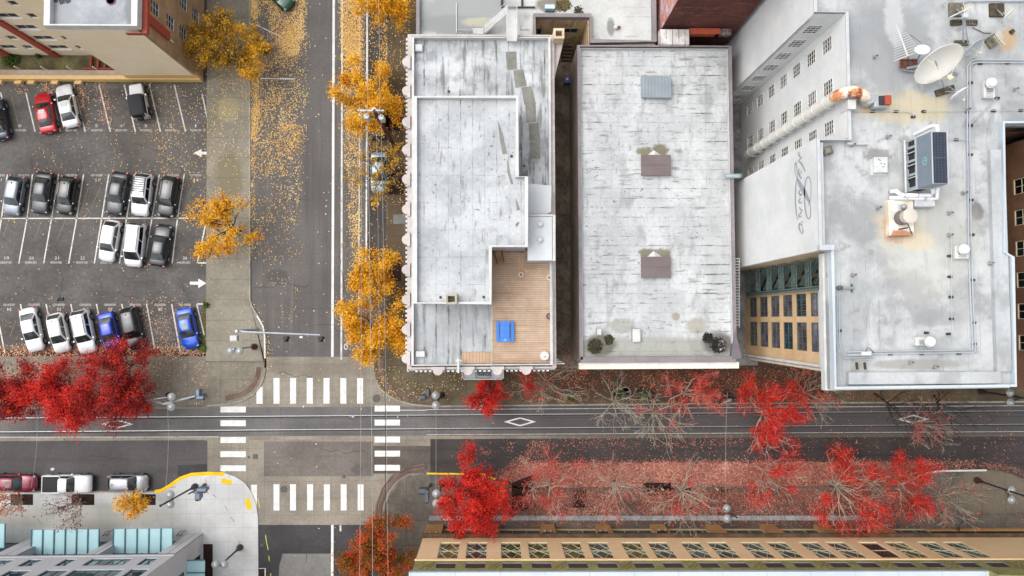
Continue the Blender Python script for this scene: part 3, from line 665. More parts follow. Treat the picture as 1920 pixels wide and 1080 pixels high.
d = MB().box(XW(973,11.6),XW(977,11.6),YW(511,11.6),YW(474,11.6),11.5,11.62).box(XW(977,11.6),XW(981,11.6),YW(511,11.6),YW(474,11.6),11.5,11.56).box(XW(982,11.6),XW(1006,11.6),YW(504.5,11.6),YW(502.5,11.6),11.5,11.7)
obj('deck_step', d, m_deckv, b1)
# rails round the deck
k = MB()
for zz in (11.9,12.3,12.6): k.tube([P(1036.5,490,zz),P(1036.5,684,zz)],.03,4)
for i in range(9):
    c = P(1036.5,490+i*24,11.5); k.tube([c,(c.x,c.y,12.6)],.03,4)
obj('deck_railing', k, m_coping, b1)
k = MB()
for i in range(14):
    c = P(922.5,480+i*15.6,11.5); k.tube([c,(c.x,c.y,12.3)],.025,4)
k.tube([P(922.5,480,12.3),P(922.5,683,12.3)],.025,4)
obj('deck_railing', k, m_crf, b1)
obj('chimney', MB().wall(ob_ring(PL([(838,553),(855,553),(855,569),(838,569)],16.8)),.22,15.9,16.9,True).box(XW(839,16.4),XW(854,16.4),YW(568,16.4),YW(554,16.4),15.9,16.3), surf('stone_chimney',(190,180,158),(164,154,134),sc=1,fine=.1), b1)
obj('chimney_flue', MB().box(XW(842.5,16.5),XW(850.5,16.5),YW(565,16.5),YW(557,16.5),16.3,16.5), m_dkf, b1)
# corner chimney and sloped ledge in the northeast
obj('corner_chimney', MB().wall(ob_ring(PL([(1040,55),(1056,55),(1056,70),(1040,70)],12.6)),.3,5.5,12.6,True).prism(ob_ring(PL([(1042,57),(1054,57),(1054,68),(1042,68)],12)),5,11.6), surf('pale_chimney',(216,200,176),(196,178,150),sc=1,fine=.08), b1)
e0,e1,e2 = P(1037,73,11),P(1058,72,11),P(1039,168,11)
obj('side_ledge', MB().prism([(bx1+.02,e0.y),(e1.x,e1.y),(bx1+.06,e2.y)],2,11.0), m_pink, b1)
# stepping mats across the roof
k = MB()
for pts,z in (([(948,97),(968,96.5),(969,129.5),(951,131)],11.33),([(962.5,132),(981,130),(988,161),(966.5,164.5)],11.33),([(977,164),(996,161),(1005,195),(983,196.5)],11.33),([(985,197),(1004,195.5),(1005,228),(986,229)],11.35),([(991,232),(1010,230),(1013,263),(993,264)],11.34),([(993,266),(1013,264),(1013,298),(994,297)],11.33)):
    k.prism(ob_ring(PL(pts,z)),11.3,z)
islands('walkway_mat', k, surf('dark_walkway_mat',(140,139,132),(122,120,113),sc=.8,fine=.1), b1)
k = MB().prism(ob_ring(PL([(933.5,225),(943,252),(950.5,288),(942,289),(936.5,258)],16.0)),15.96,15.985).prism(ob_ring(PL([(951,296),(957,325),(962.5,345),(958,346),(951,322)],16)),15.96,15.985).prism(ob_ring(PL([(967,371),(975.5,393),(969,395)],16)),15.96,15.985).prism(ob_ring(PL([(974,416),(972,421),(968,426),(966.5,421),(969,417)],16)),15.96,15.985).prism(ob_ring(PL([(973,330),(990,317),(990,345),(984,331)],11.35)),11.3,11.34)
islands('dark_roof_patch', k, surf('roof_patch',(140,139,134),(126,124,119),sc=.8,fine=.1), b1)
islands('drain', MB().lathe(P(841.5,171.5,11.3),[(.13,0),(.13,.06),(.0,.06)],10).lathe(P(959,293,15.96),[(.13,0),(.13,.06),(.0,.06)],10).lathe(P(826,557.5,15.96),[(.12,0),(.12,.06),(0,.06)],10).lathe(P(907,557,15.96),[(.12,0),(.12,.06),(0,.06)],10).lathe(P(983,311,11.3),[(.1,0),(.1,.06),(0,.06)],10), m_dkf, b1)
# street canopy and sign on the south side
cn = [(867,693),(944,693),(944,708),(941,711),(870,711),(867,707)]
obj('entrance_canopy', MB().prism(ob_ring(PL(cn,5)),4.6,5.0), surf('canopy_top',(196,199,201),(176,180,182),sc=.8,fine=.08), b1)
obj('canopy_rim', MB().wall(ob_ring(PL(cn,5.1)),.1,4.5,5.15,True), m_coping, b1)
k = MB()
for i in range(8):
    c = P(896+i*3.3,697+i*.2,5.0); k.cbox((c.x,c.y-.18,5.08),.07,.5,.1,.25)
k.wall(ob_ring(PL([(892,695),(920,695),(920,709),(892,709)],5)),.05,5.0,5.12,True)
obj('canopy_lettering', k, m_dkf, b1)
k = MB().tube([P(859.5,672,12.6),P(859.5,699,12.6)],.13,6).tube([P(855,676,12.6),P(865,676,12.6)],.09,6).tube([P(859.5,686,11),P(859.5,686,12.6)],.1,6)
tag(obj('flagpole', k, m_coping),'short white cross-topped flagpole leaning over the ornate building cornice','flagpole')

# ---------------------------------------------------------------- skylight building
x0,x1,y0,y1 = XW(1085.5,8.5),XW(1380,8.5),YW(681,8.5),YW(82,8.5)
b2 = thing('flat_roofed_building','long low building with white seamed roof, three skylights and mauve parapet','building',((x0+x1)/2,(y0+y1)/2,0))
obj('wall', MB().box(x0+.05,x1-.05,y0+.35,y1-.05,0,7.85), m_beige, b2)
facade(b2,'S',y0+.05,x0+.05,x1-.05,0,6.9,[(.5,3.2,[(x0+.8+j*3.2,x0+3.2+j*3.2,(3,2,m_dkf,m_gl)) for j in range(5)]),(4.2,6.2,[(x0+.8+j*3.2,x0+3.2+j*3.2,(2,2,m_dkf,m_gl)) for j in range(5)])],m_beige,.28)
obj('roof', MB().box(x0+.15,x1-.15,y0+.15,y1-.15,7.85,B2Z), m_r2, b2)
obj('parapet', MB().wall([(x0+.16,y0+.3),(x0+.16,y1-.16),(x1-.18,y1-.16),(x1-.18,y0+.3)],.32,7.7,8.5).box(x0+.1,x1-.1,y0-.02,y0+.56,7.7,8.5), m_mauve, b2)
obj('flashing', MB().wall([(x0+.36,y0+.6),(x0+.36,y1-.36),(x1-.38,y1-.36),(x1-.38,y0+.6)],.06,7.8,8.35), m_coping, b2)
obj('cornice', MB().box(x0+.02,x1+.3,y0-.65,y0-.03,6.9,8.1), surf('cream_cornice',(238,236,222),(226,224,210),sc=.6,fine=.05,joints=[('X',5,1,.02,(196,194,182,.8),None)]), b2)
obj('corner_coping', MB().prism(ob_ring(PL([(1372,660),(1378,618),(1391,670),(1386,673),(1372,673)],8.55)),7.8,8.56), plain('dark_mauve_coping',(112,106,112),.6), b2)
k = MB()
for i in range(24):
    c = P(1382,485+i*5.4,7.5); k.box(c.x-.3,c.x+.2,c.y-.05,c.y+.05,7.4,7.5)
k.tube([P(1386.5,484,7.5),P(1386.5,614,7.5)],.05,4).tube([P(1378,484,7.5),P(1378,614,7.5)],.04,4)
tag(obj('louvre_grille',k,m_lgrey),'slatted metal grille in the gap beside the yellow brick facade','grille')
def skylight(py0,py1,mat,label,blue=False):
    z = B2Z; a,b = P(1203,py1,z+.7),P(1258,py0,z+.7); w,h = b.x-a.x, b.y-a.y; cx,cy=(a.x+b.x)/2,(a.y+b.y)/2
    t = thing('skylight',label,'skylight',(cx,cy,z),'roof skylights')
    obj('curb', MB().box(a.x+.12,b.x-.12,a.y+.12,b.y-.12,z,z+.45), m_coping if not blue else m_lgrey, t)
    lid = MB().box(a.x,b.x,a.y,b.y,z+.45,z+.62)
    if blue:
        for i in range(10): x=a.x+w*i/9; lid.box(x-.025,x+.025,a.y+.01,b.y-.01,z+.62,z+.67)
        lid.box(a.x-.02,b.x+.02,a.y-.03,a.y+.05,z+.45,z+.69)
    else:
        lid.box(a.x+.01,b.x-.01,cy-.03,cy+.03,z+.62,z+.66).box(a.x-.02,b.x+.02,a.y-.03,a.y+.06,z+.4,z+.64)
    obj('lid', lid, mat, t)
    if not blue:
        obj('cricket', MB().add([(a.x+.55,b.y-.1,z+.02),(b.x-.5,b.y-.1,z+.02),(cx-.1,b.y+.62,z+.02),(cx,b.y-.1,z+.5)],[(0,1,2),(0,3,1),(1,3,2),(2,3,0)]), m_coping, t)
skylight(142,182,plain('blue_grey_ribbed_metal',(146,156,164),.5,.2,.08,.8),'blue grey ribbed metal skylight, northernmost on the long white roof',True)
m_brn = plain('brown_skylight_lid',(112,100,98),.6,0,.1,.8)
skylight(290,328,m_brn,'brown two-panel skylight in the middle of the long white roof')
skylight(481,520,m_brn,'brown two-panel skylight nearest the street on the long white roof')
def roofbox(px,py,w,h,label,z=B2Z,hh=.5,mat=None):
    c = P(px,py,z+hh); q=(HC-z-hh)/F; mb=MB().bbox(c.x-w*q/2,c.x+w*q/2,c.y-h*q/2,c.y+h*q/2,z+.05,z+hh,.06)
    t = thing('roof_hatch',label,'hatch',(c.x,c.y,z),'small roof hatches')
    obj('lid', mb, mat or m_coping, t); obj('curb', MB().box(c.x-w*q/2-.06,c.x+w*q/2-.1,c.y-h*q/2+.06,c.y+h*q/2+.05,z,z+.2), m_gf, t); return t
roofbox(1194,629,15,25,'white upright roof hatch near the front parapet of the skylight roof')
roofbox(1124,622,9,13,'small white roof hatch with a low step by dark moss'); roofbox(788,664,17,11,'flat white roof hatch in the corner of the ornate building',11.3,.5); roofbox(785,89,15,14,'square pale roof hatch in the upper corner of the ornate building roof',11.3,.4,m_lgrey)
tag(obj('roof_pipe',MB().tube([P(1360,330,8.6),P(1384,330,8.6),P(1387,330,8.2),P(1388,330,7)],.24,10),plain('blue_grey_duct',(170,184,192),.5,.1,.08),smooth=True),'short blue grey pipe bending over the parapet beside the lettered wall','pipe')

# ---------------------------------------------------------------- building to the north with a light court
z7 = 8.2
nx0,nx1 = XW(780,z7),XW(1237,z7); yS = by1+.35; yN = 52.0
cx0,cx1,cy1 = XW(1008,z7),XW(1108,z7),YW(31,z7)
sR = YW(80,z7)
b7 = thing('courtyard_building','low building behind with patched pale roof around a stained light court','building',((nx0+nx1)/2,(yS+yN)/2,0))
obj('wall', MB().box(nx0,cx0,yS,yN,0,7.55).box(cx0,cx1,cy1,yN,0,7.55).box(cx1,nx1,sR,yN,0,7.55), m_court, b7)
obj('roof', MB().box(nx0+.1,cx0-.3,yS+.1,yN,7.55,7.62).box(cx0-.3,cx1+.3,cy1+.3,yN,7.55,7.62).box(cx1+.3,nx1-.1,sR+.1,yN,7.55,7.62), m_r7, b7)
obj('parapet', MB().wall([(cx0-.17,yS+.2),(cx0-.17,cy1+.17),(cx1+.2,cy1+.17),(cx1+.2,sR+.22),(nx1-.2,sR+.22),(nx1-.2,yN)],.42,7.5,z7).wall([(nx0+.15,yS+.1),(nx0+.15,yN)],.34,7.5,z7), m_mauve, b7)
for xa,xb,za,zb in ((991,1000.5,3.8,5.4),(1006,1018,3.8,5.4),(1060,1087,4.2,5.5)):
    xa,xb = xa-928,xb-928; q=(HC-4.6)/F
    fm,gm = window_meshes((xb-xa)*q,zb-za,2,1,m_gf,m_gld)
    w = put('window',fm,b7,mat4=Matrix.Translation(((xa+xb)/2*q,cy1-.02,(za+zb)/2)) @ Matrix.Rotation(math.pi,4,'Z')); put('pane',gm,w)
k = MB()
for i in range(5): k.box(XW(1060,3),XW(1078,3),YW(96-i*4,3)-.12,YW(96-i*4,3)+.12,.12,.6+.45*i)
islands('court_step', k, m_ledge, b7)
# walkway and stairs between the two roofs
t = thing('roof_walkway','white metal footbridge with steps linking the ornate roof to the patched roof','footbridge',P(959,50,7.6))
zt = 12.4; a,b = P(950,77,zt),P(969,18,zt)
obj('bridge_deck', MB().box(a.x,b.x,a.y,b.y,zt-.15,zt), m_coping, t)
k = MB()
for x in (a.x,b.x):
    for zz in (zt+.5,zt+1.0): k.tube([(x,a.y,zz),(x,b.y,zz)],.035,4)
    for i in range(5): y=a.y+(b.y-a.y)*i/4; k.tube([(x,y,zt),(x,y,zt+1.0)],.035,4)
for zz in (zt+.35,zt+.7,zt+1.0): k.tube([(a.x,b.y,zz),(b.x,b.y,zz)],.035,4)
obj('railing', k, m_coping, t)
k = MB(); s0,s1 = P(950,21,zt),P(908,58,8.0)
for i in range(14):
    f = i/13; c = s0.lerp(s1,f); k.cbox((c.x,c.y+.1,c.z-.05),.34,.8,.06)
k.tube([s0+Vector((0,.5,.9)),s1+Vector((0,.5,.9))],.035,4).tube([s0+Vector((0,-.3,.9)),s1+Vector((0,-.3,.9))],.035,4).tube([s0+Vector((0,.5,-.1)),s1+Vector((0,.5,-.1))],.08,4).tube([s0+Vector((0,-.3,-.1)),s1+Vector((0,-.3,-.1))],.08,4)
obj('stair_flight', k, m_coping, t)
c0,c1 = P(886,60,8.6),P(907,49,8.6)
k = MB().box(c0.x,c1.x,c0.y,c1.y,8.0,8.1)
for x,y in ((c0.x,c0.y),(c1.x,c0.y),(c0.x,c1.y),(c1.x,c1.y)): k.tube([(x,y,7.6),(x,y,9.1)],.035,4)
for zz in (8.6,9.1): k.tube([(c0.x,c0.y,zz),(c0.x,c1.y,zz),(c1.x,c1.y,zz)],.03,4)
obj('landing', k, m_coping, t)
k = MB().tube([P(856,62,7.7),P(856,5,7.7)],.05,5).tube([P(856,56,7.75),P(886,56,8.4)],.03,4).tube([P(870,62,7.65),P(870,56,8.1)],.03,4).tube([P(880,62,7.65),P(880,56,8.3)],.03,4)
tag(obj('roof_rail',k,m_lgrey),'thin grey pipe rail left of the footbridge stairs','railing')
tag(obj('roof_post',MB().tube([P(975,55,7.7),P(974,20,8.6)],.05,5).tube([P(975,55,7.7),P(992,55,7.7)],.04,5),m_lgrey),'thin pale post right of the footbridge beside the light court','post')
k = MB().tube([P(941,-8,7.8),P(941,14,7.8)],.11,8).tube([P(979,-5,7.8),P(979,13,7.8)],.1,8).tube([P(941,13.5,7.8),P(1003,13.5,7.8)],.09,8)
tag(obj('roof_pipe',k,m_dkf,smooth=True),'dark branching pipe lying across the patched roof','pipe')
c=P(1031,14,8); t = thing('roof_vent','pale blue box vent at the edge of the light court','vent',(c.x,c.y,7.62)); obj('housing',MB().bbox(c.x-.5,c.x+.5,c.y-.2,c.y+.25,7.62,8.2,.04),plain('pale_blue_metal',(196,214,222),.5,.1,.05),t); obj('hood',MB().box(c.x-.48,c.x+.48,c.y-.34,c.y-.2,7.7,7.95),m_canfr,t)
c=P(1154,52,7.9); t = thing('roof_vent','small white and rusty swivel vent by the grey parapet','vent',(c.x,c.y,7.62)); obj('stack',MB().lathe((c.x,c.y,7.62),[(.1,0),(.1,.4),(.2,.42),(.2,.5),(.05,.6)],10),m_coping,t); obj('cowl',MB().tube([(c.x+.1,c.y+.05,7.85),(c.x+.5,c.y+.08,7.85)],.14,8),plain('rusty_metal',(150,84,56),.8,.2,.3,4),t)

# ---------------------------------------------------------------- red brick building
Xb,Yb = P(1241,50,8.3).x, P(1241,53,8.3).y
b8 = thing('brick_building','tall red brick building with peeling pink side wall in the gap','building',(Xb+4,Yb+4,0))
obj('wall', MB().box(Xb,24.3,Yb,Yb+16,0,23), m_redb, b8)
obj('side_wall', MB().box(Xb-.06,Xb-.005,Yb-.02,Yb+16,0,23), surf('peeling_pink_paint',(206,150,140),(188,118,108),sc=.8,fine=.15,fsc=5,streaks=[((1,1,1),.9,.5,.6,(196,188,196),.9)]), b8)
c0,c1 = P(1237,83,9.0),P(1292,55,9.0)
obj('lean_to_roof', MB().box(c0.x,c1.x,c0.y,min(c1.y,Yb-.03),8.2,9.0), surf('peeling_white_roof',(222,220,216),(196,190,186),sc=.8,fine=.1,joints=[('X',.62,.2,.05,(120,84,70),.35)],streaks=[((1,1,1),1.4,.58,.66,(150,80,60),.6)]), b8)
c0,c1 = P(1293,63.5,8.7),P(1350,53,8.7)
obj('ledge', MB().box(c0.x,c1.x,c0.y,min(c1.y,Yb-.03),8.0,8.7), plain('orange_brick_ledge',(176,82,54),.85,0,.15,3), b8)
obj('rubble_strip', MB().box(XW(1350,8.7)+.01,XW(1380,8.7),c0.y,min(c1.y,Yb-.03),8.0,8.6), surf('rubble',(150,136,138),(96,66,62),sc=3,fine=.4,fsc=9), b8)

# ---------------------------------------------------------------- tall white and yellow brick building
XA,XB,XC = 24.8,27.26,29.8
b3 = thing('tall_building','tall white-walled building whose grey flat roof carries dishes, fans and cooling tower','building',(32,8,0))
ZT = 23.4; YN,YB1,YB0,YR,YS3 = 23.55,13.84,5.13,2.4,-4.5
INN = [(XA+.3,56),(XA+.3,YN+.35),(XB+.35,YN+.35),(XB+.35,YB1-.35),(XA+.35,YB1-.35),(XA+.35,YB0+.31),(XC+.31,YB0+.31),(XC+.31,YR-.31),(XB+.36,YR-.31),(XB+.36,YS3+.31),(39.0,YS3+.31),(39.0,56)]
obj('core_wall', MB().prism(INN,0,ZT).box(39.1,49.7,15.35,56,0,ZT), m_dkf, b3)
facade(b3,'S',15.3,39.1,49.7,0,ZT,[(z-.9,z+.9,[(40+j*2.4,41.2+j*2.4,(2,2,m_crf,m_gld)) for j in range(4)]) for z in (2.8,5.9,9,12.1,15.2,18.3,21.4)],m_dkb,.2)
FL = [2.8+3.09*i for i in range(7)]; ZT = 23.4
wst = (3,4,m_wf,m_gld); wst2=(2,4,m_wf,m_glo)
cols = [21.7,18.2,14.85]
rows = [(z-.82,z+.9,[(c-.05,c+1.13,(3,4,m_wf,m_gld if (i+j)%3 else m_glw)) for j,c in enumerate(cols)]) for i,z in enumerate(FL)]
facade(b3,'W',XB,YB1,YN,0,ZT,rows,m_stw,.34,'wall',.05)
rows = [(z-.82,z+.9,[(25.4,26.65,wst)]) for z in FL]
facade(b3,'S',YN,XA+.002,XB+.34,0,ZT,rows,m_stw,.34,'wall',.05)
facade(b3,'W',XA,YN,56,0,ZT,[],m_stw,.3); facade(b3,'W',XA,YB0,YB1,0,ZT,[],m_stw,.34); facade(b3,'N',YB1,XA+.34,XB,0,ZT,[],m_stw,.34)
facade(b3,'S',YB0,XA+.34,XC,0,ZT,[],surf('cream_return_wall',(226,206,172),(206,184,150),sc=.5,fine=.08),.3)
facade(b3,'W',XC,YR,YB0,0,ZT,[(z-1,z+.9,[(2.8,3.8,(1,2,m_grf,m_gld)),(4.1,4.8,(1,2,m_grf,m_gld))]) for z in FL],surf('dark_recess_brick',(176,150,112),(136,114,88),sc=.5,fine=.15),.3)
facade(b3,'N',YR,XB+.35,XC,0,ZT,[],m_yelb,.3)
yst = (2,1,m_grf,m_glw); yw = [(.1,2.12),(-2.92,-.42)]
rows = [(z-1.05,z+1.05,[(a,b,(4,2,m_grf,m_glw if (i+j)%4 else m_gl)) for j,(a,b) in enumerate(yw)]) for i,z in enumerate(FL)]
facade(b3,'W',XB,YS3,YR,0,ZT,rows,m_yelb,.35,'wall',.07)
facade(b3,'S',YS3,XB+.35,39.1,0,ZT,[(z-1.05,z+1.05,[(XB+1+j*2.2,XB+2.4+j*2.2,(1,2,m_grf,m_gl)) for j in range(5)]) for z in FL],m_yelb,.3,'wall',.1); facade(b3,'E',39.1,YS3+.3,56,0,ZT,[],m_dkb,.1)
k = MB()
for i,z in enumerate(FL):
    for c in cols: k.box(XB-.06,XB,c-.06,c+1.11,z-.88,z-.83)
    k.box(25.45,26.65,YN-.06,YN,z-.88,z-.83)
islands('window_sill', k, m_coping, b3)
obj('pilaster', MB().box(XB-.06,XB,YS3+.02,YR-.02,18.75,19.5), m_gtrim, b3)
obj('downpipe', MB().box(XB-.2,XB-.02,-4.15,-3.9,0,22.9).box(XB-.16,XB-.02,-4.4,-4.27,0,22.9), m_coping, b3)
R = [(XA,56),(XA,YN),(XB,YN),(XB,YB1),(XA,YB1),(XA,YB0),(25.75,YB0),(25.75,-5.5),(40.0,-5.4),(40.1,4.7),(39.5,5.05),(39.7,14.95),(50,15.0),(50,56)]
obj('roof', MB().prism(R,ZT,B3Z), m_r3, b3)
Ri = [(XA+.14,56),(XA+.14,YN+.14),(XB+.14,YN+.14),(XB+.14,YB1-.14),(XA+.14,YB1-.14),(XA+.14,YB0+.15),(25.9,YB0+.15),(25.9,-5.36),(39.85,-5.26),(39.95,4.6),(39.35,4.95),(39.55,15.1),(49.85,15.15),(49.85,56)]
obj('parapet', MB().wall(Ri[:7],.25,B3Z-.2,24.6), m_lgrey, b3)
obj('coping', MB().wall(Ri[6:],.24,B3Z-.2,24.5), m_r4, b3)
k=MB().box(XA-.006,XA-.001,YB0,YB1,ZT,24.56).box(XA-.006,XA-.001,YN,56,ZT,24.56).box(XB-.006,XB-.001,YB1,YN,ZT,24.56).box(XA,XB,YN-.006,YN-.001,ZT,24.56)
obj('parapet_face', k, m_stw, b3)
obj('cornice', MB().prism([(25.6,5.0),(25.6,-5.65),(40.15,-5.55),(40.2,4.6),(39.2,4.6),(39.2,-4.4),(27.4,-4.4),(27.4,5.0)],22.7,23.36), m_coping, b3)
obj('roof_kerb', MB().box(27.0,38.8,-5.1,-4.2,B3Z,24.35).box(38.55,39.7,-4.2,13,B3Z,24.3), surf('grey_kerb_membrane',(190,194,195),(172,175,177),sc=.3,fine=.07,streaks=[((1,.5,1),.5,.52,.68,(150,153,152),.7)]), b3)
obj('roof_edge', MB().box(XA+.3,XA+.62,YB0+.3,YB1-.3,B3Z,24.3).box(XA-.02,XA+1.1,YB0+.02,YB0+.42,24.3,24.8).box(XB+.1,XB+1.7,YB1-.45,YB1-.3,B3Z,24.25), m_lgrey, b3)
# the lettered wall: thin painted strokes on its west face
S2 = lambda x,y: (1140+x/4.8, 225+y/4.8)
def bez(pts, n=8):
    pts=[Vector(p) for p in pts]; out=[]
    for i in range(len(pts)-1):
        p0=pts[max(i-1,0)];p1=pts[i];p2=pts[i+1];p3=pts[min(i+2,len(pts)-1)]
        for j in range(n):
            t=j/n; out.append(.5*((2*p1)+(p2-p0)*t+(2*p0-5*p1+4*p2-p3)*t*t+(3*p1-p0-3*p2+p3)*t**3))
    out.append(pts[-1]); return out
S3 = lambda x,y: (1470+x/6, 270+y/6)
strokes = [
 ([(172,88),(164,112),(176,140),(202,158)],16),([(202,158),(180,172),(166,190),(164,207)],11),([(164,200),(196,222),(240,312)],17),
 ([(202,290),(190,322),(174,338)],9),([(172,275),(163,302),(170,345),(188,380),(201,388)],16),
 ([(147,392),(124,320),(122,252),(132,208),(141,250),(147,320),(151,392)],9),
 ([(148,386),(188,468),(236,556),(290,660)],40),
 ([(288,655),(303,580),(302,440),(286,382),(266,372),(241,420),(231,520),(232,650),(240,740),(255,810),(275,842),(292,825),(299,780),(298,705),(286,665),(272,690)],12),
 ([(146,396),(135,450),(128,550),(130,680),(140,790),(156,858)],13),
 ([(186,512),(170,538),(176,566),(206,566)],15),([(206,566),(184,578),(172,598)],8),([(186,608),(170,632),(176,664),(206,652)],15),
 ([(172,708),(186,736),(206,748)],14),([(206,744),(186,778),(168,806),(178,824),(198,806)],14),
 ([(196,868),(208,886)],12),([(206,930),(196,908),(176,896),(168,925),(180,975),(206,1016)],16),([(206,940),(213,980),(206,1012)],10)]
k = MB(); xw = XA-.012
for st,w in strokes:
    c = bez([(a,b,0) for a,b in st]); L=[];Rr=[]
    for i,p in enumerate(c):
        d=(c[min(i+1,len(c)-1)]-c[max(i-1,0)]); d.normalize(); nn=Vector((-d.y,d.x,0)); f=i/(len(c)-1); ww=w*(.4+.6*math.sin(math.pi*min(1,max(0,f))))*.62
        L.append(onX(*S3(p.x+nn.x*ww,p.y+nn.y*ww),xw)); Rr.append(onX(*S3(p.x-nn.x*ww,p.y-nn.y*ww),xw))
    m=len(L); k.add(L+Rr,[(j,j+1,m+j+1,m+j) for j in range(m-1)])
obj('painted_lettering', k, plain('grey_sign_paint',(160,163,170),.7,0,.05), b3)
# big duct up the white wall
t = thing('exhaust_duct','fat white exhaust duct climbing the white wall and bending rusty onto the roof','duct',(26.5,17.1,0))
ye = 17.15; xd = 26.55
obj('riser', MB().tube([(xd,ye,4),(xd,ye,23.9)],.42,14), plain('white_duct_paint',(236,232,222),.55,0,.06,1.5), t, smooth=True)
obj('elbow', MB().tube([(xd,ye,23.9),(xd+.08,ye+.03,24.5),(xd+.3,ye+.08,24.95),(xd+.7,ye+.12,25.2),(xd+1.2,ye+.08,25.2),(xd+1.7,ye-.08,25.0),(xd+2.1,ye-.22,24.7)],.44,14), surf('rust_streaked_duct',(238,226,206),(206,142,96),sc=1.2,lo=.42,hi=.6,fine=.12,streaks=[((1,1,1),1.6,.52,.62,(146,62,40),.9)]), t, smooth=True)
k = MB()
for i in range(10):
    z=5+i*1.95; obj('duct_band', MB().lathe((xd,ye,z),[(.44,0),(.475,.02),(.475,.1),(.44,.12)],14).box(xd-.02,XB,ye-.5,ye-.4,z,z+.08), m_lgrey, t)
c=P(1657,189,24.8)
obj('fan_housing', MB().bbox(c.x-.7,c.x+.5,c.y-.5,c.y+.45,B3Z,24.8,.1).lathe((xd+2.35,ye-.28,B3Z),[(.55,0),(.55,.6),(.45,.95)],14), plain('grey_fan_casing',(178,184,188),.5,.2,.1,2), t)
obj('motor_cover', MB().box(c.x-.05,c.x+.42,c.y-.36,c.y+.34,24.8,25.15), plain('rust_red_cover',(172,74,52),.7,0,.2,3), t)
obj('motor_opening', MB().box(c.x-.4,c.x-.06,c.y-.36,c.y+.34,24.8,24.98), m_dkf, t)
c=P(1591,199,24.3); tag(obj('junction_box',MB().bbox(c.x-.32,c.x+.32,c.y-.4,c.y+.35,B3Z-.3,24.9,.03),m_coping),'white box on the parapet beside the rusty duct elbow','box')
# green fire escape in the recess
t = thing('fire_escape','dark green iron fire escape stairs zigzagging down the narrow recess','fire escape',(XB+1,3.8,0))
for i,z in enumerate(FL[:7]):
    zf = z-1.2
    if zf < 1: continue
    p = MB()
    for j in range(12): x=XB+.02; yy=2.65+j*.21; p.box(x-.3,x+.08,yy,yy+.08,zf-.05,zf)
    p.box(XB-.33,XB-.28,2.6,5.08,zf-.1,zf).box(XB+.08,XB+.13,2.6,5.08,zf-.1,zf)
    obj('platform', p, m_green, t)
    r = MB()
    for zz in (zf+.5,zf+1.0): r.tube([(XB-.31,2.6,zz),(XB-.31,5.05,zz)],.03,4).tube([(XB-.31,5.05,zz),(XB+.12,5.05,zz)],.03,4)
    for j in range(6): r.tube([(XB-.31,2.7+j*.5,zf),(XB-.31,2.7+j*.5,zf+1)],.022,4)
    obj('railing', r, m_green, t)
    if i < 6:
        s = MB(); z2 = zf+3.04
        for j in range(11): f=j/10; s.cbox((XB+.75,3.0+f*1.9,zf+f*3.0),.7,.24,.04)
        for dx in (.4,1.1): s.tube([(XB+dx,2.9,zf),(XB+dx,5.0,z2)],.05,4).tube([(XB+dx,2.9,zf+.9),(XB+dx,5.0,z2+.9)],.03,4)
        obj('stair_flight', s, m_green, t)
k = MB().box(XB-.45,XB-.3,2.28,2.42,2,23).box(XB-.3,XB-.22,2.3,2.5,2,23).box(XB-.45,XB-.36,2.55,2.65,2,23)
obj('vertical_rail', k, m_green, t)
# narrow strip building east (brown brick with windows)
b9 = thing('brown_building','brown brick building glimpsed in the gap beyond the dish roof','building',(46,6,0))
rows=[(1.6+3*i,3.4+3*i,[(-2.8+j*2.6,-1.5+j*2.6,(2,2,m_crf,m_gld)) for j in range(6)]) for i in range(7)]
facade(b9,'W',43.6,-6,14.6,0,26,rows,m_dkb,.25); obj('core_wall',MB().box(43.9,56,-6,14.6,0,26),m_dkf,b9)

# ---------------------------------------------------------------- tan apartments, top left
ye0 = 26.0; xe1=-31.65; xe0=-39.35
b6 = thing('apartment_building','tan stucco apartment building with white-rimmed grey roof and red trim','building',(-40,34,0))
obj('core_wall', MB().box(xe0+.3,xe1-.3,ye0+.3,56,0,14.7).box(-75,xe0+.2,28.9,56,0,16), m_dkf, b6)
facade(b6,'S',ye0,xe0,xe1,2.1,14.8,[],m_tanw,.3)
facade(b6,'S',ye0-.03,xe0,xe1+.03,0,2.1,[],m_tanl,.33,'plinth')
facade(b6,'W',xe0,ye0+.3,28.78,0,14.8,[],m_tanw,.3)
aw=(2,3,m_wf,m_gld)
facade(b6,'E',xe1,ye0,56,0,14.8,[(z-.9,z+.9,[(28.5+j*3.2,29.9+j*3.2,aw) for j in range(6)]) for z in (2.2,5.3,8.3,11.6)],m_brownb,.3)
sw = (2,1,m_wf,m_gld)
rows=[(z-.55,z+.55,[(-46.9,-44.9,sw),(-44.0,-43.2,(1,1,m_wf,m_gld)),(-49.5,-48.6,sw),(-51.9,-50.3,sw),(-56.9,-54.9,sw),(-53.8,-53.0,sw)]) for z in (2.4,5.0,7.8,10.6,13.4)]
facade(b6,'S',28.78,-75,xe0,0,16,rows,m_tanw,.3)
obj('red_pilaster', MB().box(-47.75,-47.0,28.5,28.78,0,15.9), m_redt, b6); obj('red_pilaster', MB().box(-52.9,-52.15,28.5,28.78,0,15.9), m_redt, b6)
obj('red_pilaster', MB().box(xe1,xe1+.3,27.1,27.9,9.0,14.3), m_redt, b6)
obj('roof', MB().box(xe0+.1,xe1-.1,ye0+.1,56,14.8,14.9), m_r6, b6)
obj('parapet', MB().wall([(xe0+.05,56),(xe0+.05,ye0),(xe1-.05,ye0),(xe1-.05,56)],.55,14.6,15.5), m_coping, b6)
obj('red_fascia', MB().box(xe1+.2,xe1+.62,ye0-.35,56,14.0,14.5).box(xe1-1.3,xe1+.2,ye0-.35,ye0-.29,14.0,14.5), m_redt, b6)
